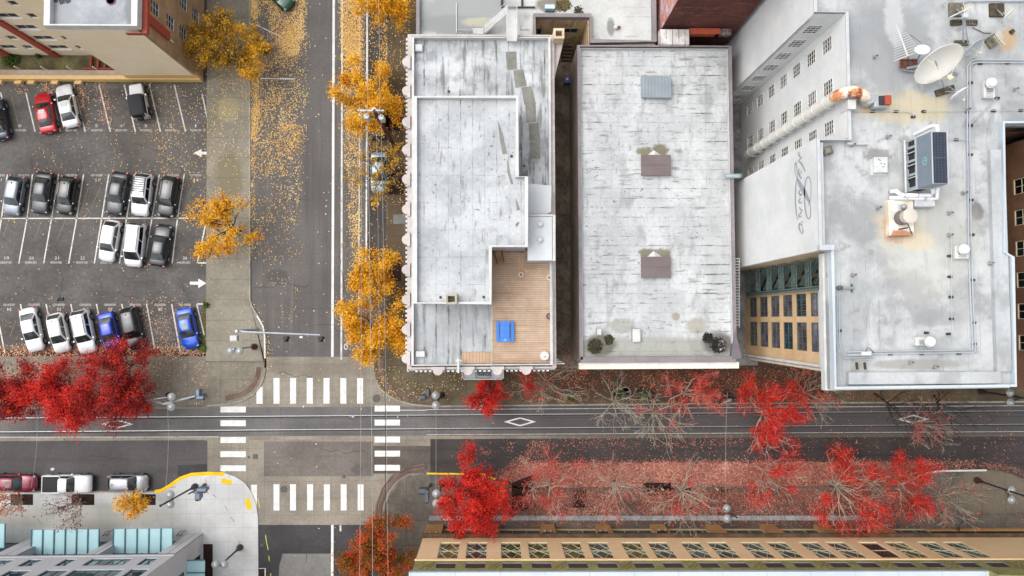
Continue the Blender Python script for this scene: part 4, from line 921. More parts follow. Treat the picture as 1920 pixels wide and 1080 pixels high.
obj('downpipe', MB().tube([(xe1+.12,27.3,14),(xe1+.12,27.3,8)],.09,6), m_wf, b6)
islands('window_sill', MB().box(-47,-44.8,28.68,28.78,1.7,1.82).box(-47,-44.8,28.68,28.78,4.3,4.42).box(-47,-44.8,28.68,28.78,7.1,7.22).box(-47,-44.8,28.68,28.78,9.9,10.02), m_wf, b6)
obj('cellar_stair', MB().box(-44.2,-40.2,27.0,27.1,0,.9).box(-43.6,-43.45,27.1,28.5,0,.5).box(-42.9,-42.75,27.1,28.5,0,.4).box(-42.2,-42.05,27.1,28.5,0,.3), m_redt, b6)
t = thing('boundary_wall','long low tan wall with posts between the car park and the yard','wall',(P(100,146,0).x,P(100,148,.8).y,0))
ya,yb = P(100,153.5,0).y, P(100,147,.9).y
obj('wall', MB().box(-75,xe1+.02,ya,ya+.42,0,.95), m_tanl, t)
obj('coping', MB().box(-75,xe0-.2,ya+.42,ya+1.05,.4,.8), surf('walkway_slab',(190,172,156),(170,152,136),sc=.5,fine=.08), t)
for px in (33,82,131,179): 
    c=P(px,135,1.0); obj('post', MB().box(c.x-.05,c.x+.05,ya+1.1,ya+1.2,0,1.6), m_wf, t)
for px in (4,40,64,108,152):
    c=P(px,155,0); obj('buttress', MB().prism([(c.x-.35,ya),(c.x+.35,ya),(c.x+.2,ya-.35),(c.x-.5,ya-.35)],0,.5), m_tanl, t)

# ---------------------------------------------------------------- grey office with glass canopies, lower left
yo=-22.6; xo=-31.0
b5 = thing('office_building','grey clad office building with pale teal glass street canopies','building',(-45,-30,0))
obj('core_wall', MB().box(-80,xo-.7,-50,yo-.9,0,15), m_dkf, b5)
k=MB(); kt=MB()
piers=[(-32.7,xo),(-39.6,-38.35),(-48.5,-46.2),(-57,-55.5)]
for a,b in piers: k.box(a,b,yo-.9,yo,0,7.0)
islands('pier', k, m_gpan, b5)
k=MB()
for a,b in piers: k.box(b-.06,b+.012,yo-.02,yo+.012,0,7.0); k.box((a+b)/2-.02,(a+b)/2+.02,yo,yo+.01,0,7.0)
islands('pier_seam', k, m_dseam, b5)
for a,b in ((-38.35,-32.7),(-46.2,-39.6),(-55.5,-48.5)):
    n=max(3,round((b-a)/1.3)); fm,gm=window_meshes(b-a,6.6,n,3,m_canfr,m_gl)
    w=put('shopfront_window',fm,b5,mat4=Matrix.Translation(((a+b)/2,yo-.8,3.5))); put('pane',gm,w)
obj('ledge', MB().box(-80,xo+.02,yo-.9,yo+.03,7.0,7.45), m_gtrim, b5); obj('ledge_seam', MB().box(-80,xo+.03,yo+.03,yo+.05,7.0,7.1).box(xo-.5,xo-.45,yo-14,yo-.9,7.45,7.47), m_dseam, b5)
gst=(4,1,m_canfr,m_glt); g2=(2,1,m_canfr,m_gl)
def XO(a,b,py,st): return (onY(a,py,yo).x,onY(b,py,yo).x,st)
rows=[(8.05,10.1,[XO(33,60,1060,g2),XO(102,123,1060,g2),XO(152,229,1060,gst),XO(253,277,1060,g2),XO(-30,5,1060,g2)]),(11.2,13.4,[XO(0,40,1079,g2),XO(69,112,1079,g2),XO(121,215,1079,gst),XO(229,265,1079,g2)])]
facade(b5,'N',yo-.02,-80,xo-.55,7.45,14.6,rows,m_gpan,.6,'wall',.16)
obj('corner_pier', MB().box(xo-.55,xo,yo-1.2,yo-.02,7.45,14.6), m_gtrim, b5)
facade(b5,'E',xo-.05,-50,yo-.9,0,15,[(.5,4,[(-27.2,-24.6,g2),(-30.2,-27.6,g2)]),(4.6,6.8,[(-27.6,-25,g2),(-30.6,-28,g2)]),(7.8,10.2,[(-27.6,-25,g2),(-30.6,-28,g2)]),(10.9,13.4,[(-27.6,-25,g2)])],m_gpan,.5)
obj('roof', MB().box(-80,xo-.05,-50,yo-.03,15,15.4), m_r6, b5)
def canopy(x0,x1,y0,y1,z,n,label,axis='X'):
    t=thing('glass_canopy',label,'canopy',((x0+x1)/2,(y0+y1)/2,z),'glass street canopies')
    obj('glass', MB().box(x0,x1,y0,y1,z,z+.04), m_canopy, t)
    k=MB()
    for i in range(n+1):
        if axis=='X': x=x0+(x1-x0)*i/n; k.box(x-.05,x+.05,y0-.1,y1+.02,z+.04,z+.14)
        else: y=y0+(y1-y0)*i/n; k.box(x0-.1,x1+.02,y-.04,y+.04,z+.04,z+.14)
    if axis=='X': k.box(x0,x1,y0-.06,y0,z-.1,z+.1)
    obj('rib', k, m_canfr, t)
ya,yb = YW(1030.5,4),YW(984,4)
canopy(XW(70,4),XW(195,4),ya,yb,4,6,'pale teal glass canopy with six bays below the maroon tree')
canopy(XW(221,4),XW(331,4),ya,yb,4,5,'pale teal glass canopy with five bays beside the corner pier')
canopy(XW(-110,4),XW(21,4),YW(1016,4),YW(972,4),4,6,'pale teal glass canopy cut by the picture edge')
canopy(XW(344,4),XW(391,4),YW(1160,4),YW(1043,4),4,5,'pale teal glass canopy round the corner over the planting bed','Y')
# ---------------------------------------------------------------- peach building with lattice windows, bottom right
yp=P(1239,983,0).y; xp0=-7.3; xp1=43.6
b4 = thing('lattice_window_building','peach stucco building with diamond lattice windows and pale roof','building',(18,yp,0))
obj('core_wall', MB().box(xp0+.5,66,-50,yp-.8,0,14.0), m_dkf, b4)
per=5.92; st0=-5.43
m_dull=plain('dull_dark_pane',(62,62,64),.4,0,.15,1.5,.2)
rows=[]; w2=[]; w3=[]
for i in range(9):
    a=st0+i*per
    for j,(u,v) in enumerate(((0,1.95),(2.63,4.6))):
        q=(i*2+j); om = m_glo if q in (0,2,3,4,6,15) else m_glt
        w2.append((a+u,a+v,(1,1,m_crf,om,True)))
        w3.append((a+u+.05,a+v-.05,(1,1,m_gf,m_dull)))
w2[14] = (w2[14][0],w2[14][1],(1,2,m_tanw,m_gld))
facade(b4,'N',yp,xp0,66,5.0,12.0,[(6.4,11.35,w2)],m_peach,.22)
facade(b4,'N',yp-.01,xp0,66,12.0,14.55,[(12.55,14.05,w3)],m_olive,.5,'olive_wall',.09)
facade(b4,'W',xp0,-50,yp-.22,0,12.0,[],m_peach,.3); facade(b4,'W',xp0,-50,yp-.75,12.0,14.55,[],m_olive,.3,'olive_wall')
obj('string_course', MB().box(xp0-.06,66,yp,yp+.12,11.75,12.05), m_peach, b4)
k=MB()
for i in range(-1,9):
    a=st0+4.6+i*per; b=a+1.32; c=(a+b)/2
    for s in (-1,1): k.tube([(c-.6,yp+.015,13.4-.9*s),(c+.6,yp+.015,13.4+.9*s)],.03,4)
    k.tube([(c-.6,yp+.015,13.1),(c,yp+.015,14.3)],.03,4).tube([(c+.6,yp+.015,13.1),(c,yp+.015,14.3)],.03,4)
obj('relief_lattice', k, surf('rusty_relief',(150,120,72),(120,96,60),sc=2,fine=.2), b4)
k=MB()
for i in range(9):
    c=-6.35+i*per if i else -6.3; w=.75
    if i==0: k.box(xp0,xp0+1.75,yp-.6,yp+.05,0,4.4)
    else: k.box(c-w,c+w,yp-.6,yp+.05,0,4.4)
islands('pier', k, m_olived, b4)
for i in range(9):
    a=(-5.4 if i==0 else -6.35+i*per+.75); b=-6.35+(i+1)*per-.75; fm,gm=window_meshes(round(b-a,2),3.3,3,1,m_crf,m_glt)
    w=put('shop_window',fm,b4,mat4=Matrix.Translation(((a+b)/2,yp-.45,2.3))); put('pane',gm,w)
obj('base_course', MB().box(xp0,66,yp-.6,yp-.4,0,.62), m_olived, b4); obj('lintel', MB().box(xp0-.02,66,yp-.6,yp+.07,4.4,4.75), m_peach, b4)
obj('ledge', MB().box(xp0-.1,66,yp-.25,yp+.42,4.75,5.0), m_ledge, b4)
obj('roof', MB().box(xp0-.25,xp1,-50,yp-.06,14.6,15.0), m_r4, b4)
obj('roof_edge', MB().box(xp0-.2,xp1,-50,yp-.02,14.54,14.6), m_grf, b4)
obj('end_tower', MB().box(xp1+.02,66,-50,yp-.3,14.5,17.5).box(xp1+.02,66,yp-.3,yp+.02,14.56,16.2), m_olive, b4)
obj('pavement_light', MB().box(xp0+.2,40,yp+.45,yp+.95,.12,.17), surf('pale_pavement_lights',(176,178,180),(140,140,140),sc=.6,fine=.2,joints=[('X',1.2,0,.03,(110,110,110,.8),None)]), b4)
b4.rotation_euler=(0,0,-.0098)
# ================================================================ vehicles
m_tyre = plain('tyre_rubber', (38,38,40), .85, 0, .1); m_rim = plain('alloy_rim', (188,190,194), .35, .6, .08, 6)
m_arch = plain('wheel_arch', (24,24,26), .9, 0, 0); m_trim = plain('black_trim', (34,34,36), .55, 0, .1)
m_cg = glass('car_glass', (58,66,66), .04, .9); m_cgd = glass('dark_car_glass', (28,32,36), .04, .9)
m_lamp = plain('headlamp', (214,220,224), .15, .2, .08, 8); m_tail = plain('tail_lamp', (176,30,36), .3, 0, .1)
m_plate = plain('number_plate', (226,226,222), .5, 0, .05)
def paint(name, c, metal=.25, rough=.22):
    t = NT(name); t.b.inputs['Coat Weight'].default_value = .6; t.b.inputs['Coat Roughness'].default_value = .06
    n = t.noise(1.2, 3); col = t.mix(t.sstep(n,.3,.7), rgb(*c), rgb(*(int(x*.92) for x in c))); return t.fin(col, rough, metal, .5)
PAINT = {'white':paint('white_car_paint',(236,238,240),0),'black':paint('black_car_paint',(24,25,28),.05),'charcoal':paint('charcoal_car_paint',(40,43,49),.15),'silver':paint('silver_car_paint',(168,172,178),.45,.3),
 'grey':paint('grey_car_paint',(138,146,158),.4,.3),'red':paint('red_car_paint',(190,24,40),.1),'maroon':paint('maroon_car_paint',(130,22,52),.2),'blue':paint('blue_car_paint',(22,84,206),.15),'deepblue':paint('deep_blue_car_paint',(24,62,190),.2),
 'green':paint('green_car_paint',(16,76,52),.2),'pale':paint('pale_blue_car_paint',(176,200,210),.3,.3),'navy':paint('navy_car_paint',(44,54,74),.3)}
ST = { # cowl, roof front, roof rear, rear base (fractions of L), z belt, z roof, hood z, tail z, length, width, roof half-width factor
 'sedan':(.21,.06,-.20,-.35,.95,1.44,.90,1.00,4.65,1.80,.72),
 'hatch':(.24,.08,-.33,-.44,.98,1.52,.93,.98,4.2,1.76,.74),
 'wagon':(.22,.08,-.36,-.46,1.0,1.56,.96,1.0,4.55,1.80,.76),
 'suv':(.22,.09,-.37,-.46,1.10,1.74,1.06,1.08,4.65,1.88,.78),
 'van':(.33,.17,-.42,-.48,1.08,1.78,1.0,1.08,4.8,1.90,.80),
 'pickup':(.17,.07,-.09,-.13,1.12,1.78,1.08,1.0,5.5,1.92,.78),
 'jeep':(.17,.12,-.42,-.46,1.15,1.82,1.12,1.1,4.2,1.80,.88)}
def patch(mb, a, b, c, d, bulge, n=6, m=3):
    """curved glass between edge a-b (low) and d-c (high)"""
    a,b,c,d=(Vector(q) for q in (a,b,c,d)); nn=(b-a).cross(d-a).normalized()
    vs=[]
    for j in range(m+1):
        for i in range(n+1):
            u,v=i/n,j/m; p=a.lerp(b,u).lerp(d.lerp(c,u),v); vs.append(p+nn*bulge*(4*u*(1-u))*(.6+.4*4*v*(1-v)))
    mb.add(vs,[(j*(n+1)+i,j*(n+1)+i+1,(j+1)*(n+1)+i+1,(j+1)*(n+1)+i) for j in range(m) for i in range(n)]); return mb
def car(name, label, px, py, hd, style, col, cat='car', group=None, L=None, W=None, sunroof=False, rails=False, rack=False, roofmat=None, tint=None, zc=.9):
    """px,py: centre of the car as seen in the photo at mid height; hd: photo direction of its nose"""
    cw,rf,rr,rb,zb,zr,zh,ztl,L0,W0,rw = ST[style]; L=L or L0; W=W or W0; w=W/2
    a=P(px,py,zc); b=P(px+hd[0],py+hd[1],zc); ang=math.atan2(b.y-a.y,b.x-a.x)
    t=thing(name,label,cat,(a.x,a.y,0),group,ang,local=True); pm=PAINT[col]; X=lambda f:f*L
    boxy = style=='jeep'
    if style=='pickup': stt=[(-.5,.93,.9),(-.492,.97,1.05),(-.47,.985,1.12),(-.2,1,1.13),(-.13,1,1.14),(cw,1,zb),(.3,.985,zh),(.42,.95,zh-.03),(.475,.86,zh-.14),(.495,.8,.72),(.5,.76,.55)]
    elif boxy: stt=[(-.47,.86,.9),(-.465,.9,1.1),(-.44,.92,1.14),(-.2,.93,zb),(cw-.01,.93,zb),(cw+.02,.86,zh+.02),(.4,.80,zh-.02),(.455,.76,zh-.06),(.465,.74,.7)]
    else: stt=[(-.5,.70,.58),(-.494,.84,.72),(-.475,.92,ztl-.14),(-.445,.955,ztl-.03),(rb,.98,ztl),(-.2,1,zb+.01),(0,1,zb),(cw,.995,zb-.02),(.32,.98,zh-.01),(.40,.95,zh-.07),(.45,.88,zh-.17),(.482,.76,.62),(.497,.62,.5),(.5,.5,.42)]
    rings=[]
    for f,hw,zt in stt:
        x=X(f); q=w*hw; zl=.22 if abs(f)<.46 else .30
        rings.append([(x,-q*.9,zl),(x,-q*.985,zl+.16),(x,-q,min(.62,zt-.05)),(x,-q*.985,zt-.13),(x,-q*.93,zt-.04),(x,-q*.80,zt),(x,-q*.4,zt+.025),(x,0,zt+.035),(x,q*.4,zt+.025),(x,q*.80,zt),(x,q*.93,zt-.04),(x,q*.985,zt-.13),(x,q,min(.62,zt-.05)),(x,q*.985,zl+.16),(x,q*.9,zl)])
    body=MB().loft(rings)
    # cabin shell: frustum in body colour, glass sits just proud of it
    bw=w*.93; tw=w*rw
    if boxy: bw=w*.9; tw=w*.86
    B=[(X(rb),-bw*.96),(X(rb),bw*.96),(X(cw),bw*.97),(X(cw),-bw*.97)]; T=[(X(rr),-tw*.94),(X(rr),tw*.94),(X(rf),tw*.97),(X(rf),-tw*.97)]
    zl=min(zb,ztl)-.05
    r0=[(x,y,zl) for x,y in B]; r1=[(x,y,zr-.05) for x,y in T]
    cab=MB().loft([r0,r1],cap=True)
    roof=MB(); rs=[]
    for f,k_ in ((rr-.012,.90),(rr+.01,.985),((rr*.7+rf*.3),1.0),((rr+rf)/2,1.0),(rf-.02,.99),(rf+.004,.93)):
        e=(0 if k_ > .97 else -.03); q=tw*k_*1.02
        rs.append([(X(f),-q,zr-.09+e),(X(f),-q*.96,zr-.02+e),(X(f),-q*.6,zr+.025+e),(X(f),0,zr+.04+e),(X(f),q*.6,zr+.025+e),(X(f),q*.96,zr-.02+e),(X(f),q,zr-.09+e)])
    roof.loft(rs)
    obj('body',body,pm,t,smooth=50); obj('cabin',cab,pm,t); obj('roof',roof,roofmat or pm,t,smooth=60)
    g=tint or m_cg; o=.03; zg=max(zb,ztl)
    obj('windscreen',patch(MB(),(X(cw)+o,-bw*.86,zb+.02),(X(cw)+o,bw*.86,zb+.02),(X(rf)+o*.8,tw*.86,zr-.05),(X(rf)+o*.8,-tw*.86,zr-.05),.06),g,t,smooth=True)
    obj('rear_window',patch(MB(),(X(rb)-o,bw*.82,zg+.04),(X(rb)-o,-bw*.82,zg+.04),(X(rr)-o*.8,-tw*.84,zr-.06),(X(rr)-o*.8,tw*.84,zr-.06),.04),g,t,smooth=True)
    nb = 1 if style in('pickup','jeep') else 2
    for s in (-1,1):
        xs=[(.04,.96)] if nb==1 else [(.06,.48),(.52,.94)]
        for u0,u1 in xs:
            lo=lambda u:(X(rb)+(X(cw)-X(rb))*(.03+.94*u), s*(bw*.965+.012), zg+.03); hi=lambda u:(X(rr)+(X(rf)-X(rr))*u, s*(tw*.955+.014+.0*u), zr-.10)
            p=[lo(u0),lo(u1),hi(u1),hi(u0)]
            if s>0: p=[p[1],p[0],p[3],p[2]]
            obj('side_window',patch(MB(),*p,.01,2,2),m_cgd,t)
        mb=MB().bbox(X(cw)-.30,X(cw)-.12,s*(w+.02),s*(w+.19),zb-.02,zb+.13,.03); obj('mirror',mb,pm if col not in('silver',) else m_trim,t)
        hw_=.66 if not boxy else .52
        if style!='jeep':
            zz=(zh-.30 if style!='pickup' else .78); fx=(.452 if style!='pickup' else .478)
            obj('headlight',MB().loft([[(X(fx)-.14,s*w*.86,zz+.17),(X(fx)-.02,s*w*.62,zz+.14),(X(fx)+.08,s*w*.60,zz+.02),(X(fx)-.0,s*w*.86,zz+.02)],[(X(fx)-.14,s*w*.89,zz+.19),(X(fx)-.02,s*w*.64,zz+.17),(X(fx)+.10,s*w*.63,zz+.04),(X(fx)+.02,s*w*.90,zz+.04)]]),m_lamp,t)
        else: obj('headlight',MB().lathe((X(.468),s*w*.45,.85),[(.1,0),(.1,.04),(.0,.05)],10,Matrix.Rotation(math.pi/2,4,'Y')),m_lamp,t)
        obj('tail_light',MB().bbox(X(-.493),X(-.462),s*w*.70,s*w*.955,ztl-.26,ztl-.04,.015),m_tail,t)
        for fx in ((.30 if style!='van' else .33),-.30):
            cx=X(fx); R=.33 if style not in('suv','pickup','jeep') else .38
            ax=Matrix.Rotation(-s*math.pi/2,4,'X'); yb=s*(w-.17)
            obj('wheel_arch',MB().lathe((cx,s*(w-.05),R+.02),[(R+.07,0),(R+.07,.056)],18,ax),m_arch,t)
            ty=obj('wheel',MB().lathe((cx,yb,R),[(R-.06,0),(R,.03),(R,.18),(R-.03,.205),(R-.11,.21),(R-.12,.2)],18,ax),m_tyre,t,smooth=50)
            rm=MB().lathe((cx,yb,R),[(R-.11,.19),(R-.11,.212),(R-.15,.215),(R-.15,.19)],16,ax)
            for i in range(5):
                aa=i*2*math.pi/5; rm.cbox((cx+math.cos(aa)*(R-.12)*.5,yb+s*.2,R+math.sin(aa)*(R-.12)*.5),R-.13,.025,.06,0,Matrix.Rotation(-aa,4,'Y'))
            rm.lathe((cx,yb,R),[(.07,.18),(.07,.222),(0,.225)],10,ax); obj('rim',rm,m_rim,ty)
    # grille, bumper trims and plates
    if style not in('pickup','jeep'):
        obj('grille',MB().bbox(X(.488),X(.499)+.008,-w*.34,w*.34,.42,.56,.01),m_trim,t); obj('bumper_trim',MB().bbox(X(-.5)-.006,X(-.49),-w*.6,w*.6,.32,.46,.01),m_trim,t)
        obj('number_plate',MB().box(X(-.5)-.012,X(-.5)-.004,-.2,.2,.5,.6),m_plate,t)
    k=MB(); zz=zb+.005
    for yy in (-.07,.3): k.tube([(X(cw)+.07,yy*w*1.6-.1,zz+.03),(X(cw)-.12,yy*w*1.6+.42,zz+.18)],.014,4)
    obj('wiper',k,m_trim,t)
    if sunroof: obj('sunroof',MB().bbox(X(rf)-.62,X(rf)-.16,-tw*.52,tw*.52,zr+.0,zr+.047,.012),m_cgd,t)
    if style in('hatch','wagon','suv','van') and not rack: obj('aerial',MB().bbox(X(rr)+.1,X(rr)+.28,-.03,.03,zr+.02,zr+.1,.01),m_trim,t)
    if rails or rack:
        k=MB()
        for s in(-1,1): k.tube([(X(rr)+.12,s*tw*.84,zr+.02),(X(rr)+.25,s*tw*.84,zr+.09),(X(rf)-.35,s*tw*.84,zr+.09),(X(rf)-.2,s*tw*.84,zr+.02)],.028,5)
        islands('roof_rail',k,m_trim if rack or col=='white' else m_rim,t)
    if rack:
        k=MB().box(X(rr)+.02,X(rf)-.55,-tw*.9,-tw*.84,zr+.08,zr+.2).box(X(rr)+.02,X(rf)-.55,tw*.84,tw*.9,zr+.08,zr+.2)
        for i in range(7): x=X(rr)+.06+(X(rf)-.6-X(rr)-.08)*i/6; k.box(x-.035,x+.035,-tw*.84,tw*.84,zr+.1,zr+.16)
        obj('roof_rack',k,m_trim,t)
    if style=='pickup':
        obj('bed_liner',MB().box(X(-.478),X(-.145),-w*.84,w*.84,1.12,1.172),plain('bed_liner',(44,42,44),.9,0,.3,5),t)
        k=MB()
        for i in range(9): y=-w*.78+w*1.56*i/8; k.box(X(-.475),X(-.15),y-.02,y+.02,1.172,1.19)
        obj('bed_rib',k,m_trim,t)
        obj('tailgate',MB().bbox(X(-.497),X(-.478),-w*.9,w*.9,.75,1.24,.02),pm,t)
        for s in(-1,1): obj('bed_side',MB().bbox(X(-.49),X(-.13),s*w*.85,s*w*.985,1.05,1.25,.03),pm,t)
        obj('bumper',MB().bbox(X(.488),X(.512),-w*.85,w*.85,.42,.66,.03),m_trim,t)
    if boxy:
        for s in(-1,1):
            obj('fender',MB().bbox(X(.18),X(.44),s*w*.72,s*w*1.0,.82,.98,.04),m_trim,t); obj('fender',MB().bbox(X(-.42),X(-.18),s*w*.88,s*w*1.02,.84,.96,.04),m_trim,t)
        obj('spare_wheel',MB().lathe((X(-.47),.05,1.0),[(.24,0),(.37,.02),(.37,.2),(.3,.22),(.14,.2),(0,.2)],18,Matrix.Rotation(-math.pi/2,4,'Y')),m_tyre,t,smooth=50)
        obj('bumper',MB().bbox(X(.466),X(.5),-w*.8,w*.8,.5,.68,.03),m_trim,t)
    return t
GL='cars parked in the reserved bays'
U=(-13,-78); D=(-15,79); B=(17,80); E=(1,0)
car('parked_car','red saloon with a sunroof parked beside a white saloon near the tan wall',83,210,(-13,-72),'sedan','red',group=GL,sunroof=True,L=4.5)
car('parked_car','white saloon with a dark sunroof parked beside the red saloon',124.5,197,(-17,-78),'sedan','white',group=GL,sunroof=True,L=4.75,tint=None)
car('parked_jeep','white off-roader with black soft top and spare wheel, alone below the tan wall',259.5,190,(-11,-62),'jeep','white','off-roader',GL,roofmat=plain('black_soft_top',(42,44,48),.85,0,.1,2),tint=m_cgd,L=3.95)
car('parked_car','navy car cut off at the picture edge in the top row of bays',-6,222,(-13,-72),'sedan','navy',group=GL)
car('parked_car','silver grey hatchback, leftmost in the middle row nose to the white line',25,366,D,'hatch','grey',group=GL,L=4.3)
car('parked_car','black saloon with curved rear window between silver and black hatchbacks',77,361,(-13,79),'sedan','charcoal',group=GL,L=4.55)
car('parked_car','black hatchback with pale roof rails beside an empty bay numbered fifteen',123.5,366,(-13,79),'hatch','black',group=GL,rails=True,L=4.15)
car('parked_car','charcoal saloon with olive rear glass beside the white car with roof rack',218.5,362,(-15,79),'sedan','charcoal',group=GL,L=4.75)
car('parked_car','white off-road wagon carrying a black slatted roof rack',265.5,364.5,(-10,80),'suv','white',group=GL,rack=True,L=4.6)
car('parked_car','black estate with roof rails beside the white car with roof rack',314.5,368.5,(-13,79),'wagon','black',group=GL,rails=True,L=4.5,tint=m_cg)
car('parked_car','white compact hatchback beside a white van in the second middle row',204,451,(-15,79),'hatch','white',group=GL,L=4.5)
car('parked_van','white passenger van between a white hatchback and a dark saloon',252,459,(-9,80),'van','white','van',GL,rails=True,L=4.7)
car('parked_car','dark saloon parked nose up beside the white passenger van',300,459.5,(13,-79),'sedan','charcoal',group=GL,L=4.6)
car('parked_car','white saloon with big grey rear window, leftmost in the bottom row',57.5,618,B,'sedan','white',group=GL,L=4.75)
car('parked_car','small white hatchback between the white saloon and white crossover',108.5,624,B,'hatch','white',group=GL,L=4.3)
car('parked_car','white crossover with dark roof rails beside the blue saloon',156.5,622,B,'suv','white',group=GL,rails=True,L=4.75,W=1.85)
car('parked_car','blue saloon partly under red leaves beside a black estate',204,622.5,(19,78),'sedan','deepblue',group=GL,L=4.35,W=1.7)
car('parked_car','black boxy estate under the red tree beside the blue saloon',247,616,(17,80),'wagon','black',group=GL,L=4.65,W=1.85,tint=m_cgd)
car('parked_car','bright blue saloon with sunroof parked alone by the pavement',350.5,615.5,(15,79),'sedan','blue',group=GL,sunroof=True,L=4.45)
GK='vehicles along the plaza kerb'
car('parked_car','maroon saloon with sunroof at the kerb cut by the picture edge',22,906.5,(30,.5),'sedan','maroon',group=GK,sunroof=True,L=4.9)
car('parked_pickup','white pickup truck with empty dark cargo bed at the plaza kerb',126,907.5,(30,0),'pickup','white','pickup truck',GK,L=5.0,W=1.9)
car('parked_car','silver hatchback with red tail lamps at the plaza kerb',237.5,906.5,(30,0),'hatch','silver',group=GK,L=4.25,W=1.78)
car('parked_car','dark green car at an angle among yellow leaves at the picture top',514,-17,(30,26),'sedan','green',L=4.8)
GE='cars under the street trees'
car('parked_car','black car behind the wooden utility pole, nose toward the pale blue car',706,222,(0,30),'sedan','black',group=GE,L=4.5)
car('parked_car','pale blue car partly covered by thin yellow foliage',710,322,(0,30),'sedan','pale',group=GE,L=4.4)
# ================================================================ trees and fallen leaves
m_bark = surf('grey_bark', (128,120,108), (94,88,78), sc=2, fine=.2, fsc=8, rough=.95)
m_barkd = surf('dark_bark', (72,64,54), (50,44,38), sc=2, fine=.2, fsc=8, rough=.95)
m_twig = surf('pale_twig', (204,194,176), (168,156,138), sc=2, fine=.15, fsc=8, rough=.95)
L_yel = leafmat('golden_leaf', [(0,(120,84,18)),(.15,(190,116,14)),(.4,(238,164,22)),(.7,(252,192,40)),(1,(250,216,92))], pos_amt=.5)
L_yelg = leafmat('olive_gold_leaf', [(0,(92,84,40)),(.3,(146,116,40)),(.55,(214,156,34)),(.8,(246,186,44)),(1,(250,208,80))], pos_amt=.55, pos_sc=.5)
L_red = leafmat('scarlet_leaf', [(0,(84,20,18)),(.25,(164,28,22)),(.6,(228,40,30)),(.85,(242,56,36)),(1,(250,104,52))], trans=.15, pos_amt=.45, pos_sc=.7)
L_redd = leafmat('deep_red_leaf', [(0,(52,30,20)),(.2,(92,28,24)),(.45,(152,30,24)),(.78,(208,38,30)),(1,(234,74,40))], pos_amt=.5, pos_sc=.55, trans=.12)
L_mix = leafmat('turning_leaf', [(0,(82,74,22)),(.3,(120,84,26)),(.55,(176,90,28)),(.78,(220,78,36)),(1,(240,60,56))], pos_amt=.55, pos_sc=.45)
L_mar = leafmat('maroon_leaf', [(0,(84,34,42)),(.5,(120,52,60)),(1,(154,86,88))])
L_org = leafmat('rust_leaf', [(0,(150,70,30)),(.5,(206,100,40)),(1,(230,140,70))])
L_pnk = leafmat('faded_red_leaf', [(0,(150,50,42)),(.5,(214,64,56)),(1,(232,104,84))])
L_grn = leafmat('green_leaf', [(0,(40,58,20)),(.5,(74,96,34)),(1,(120,132,50))])
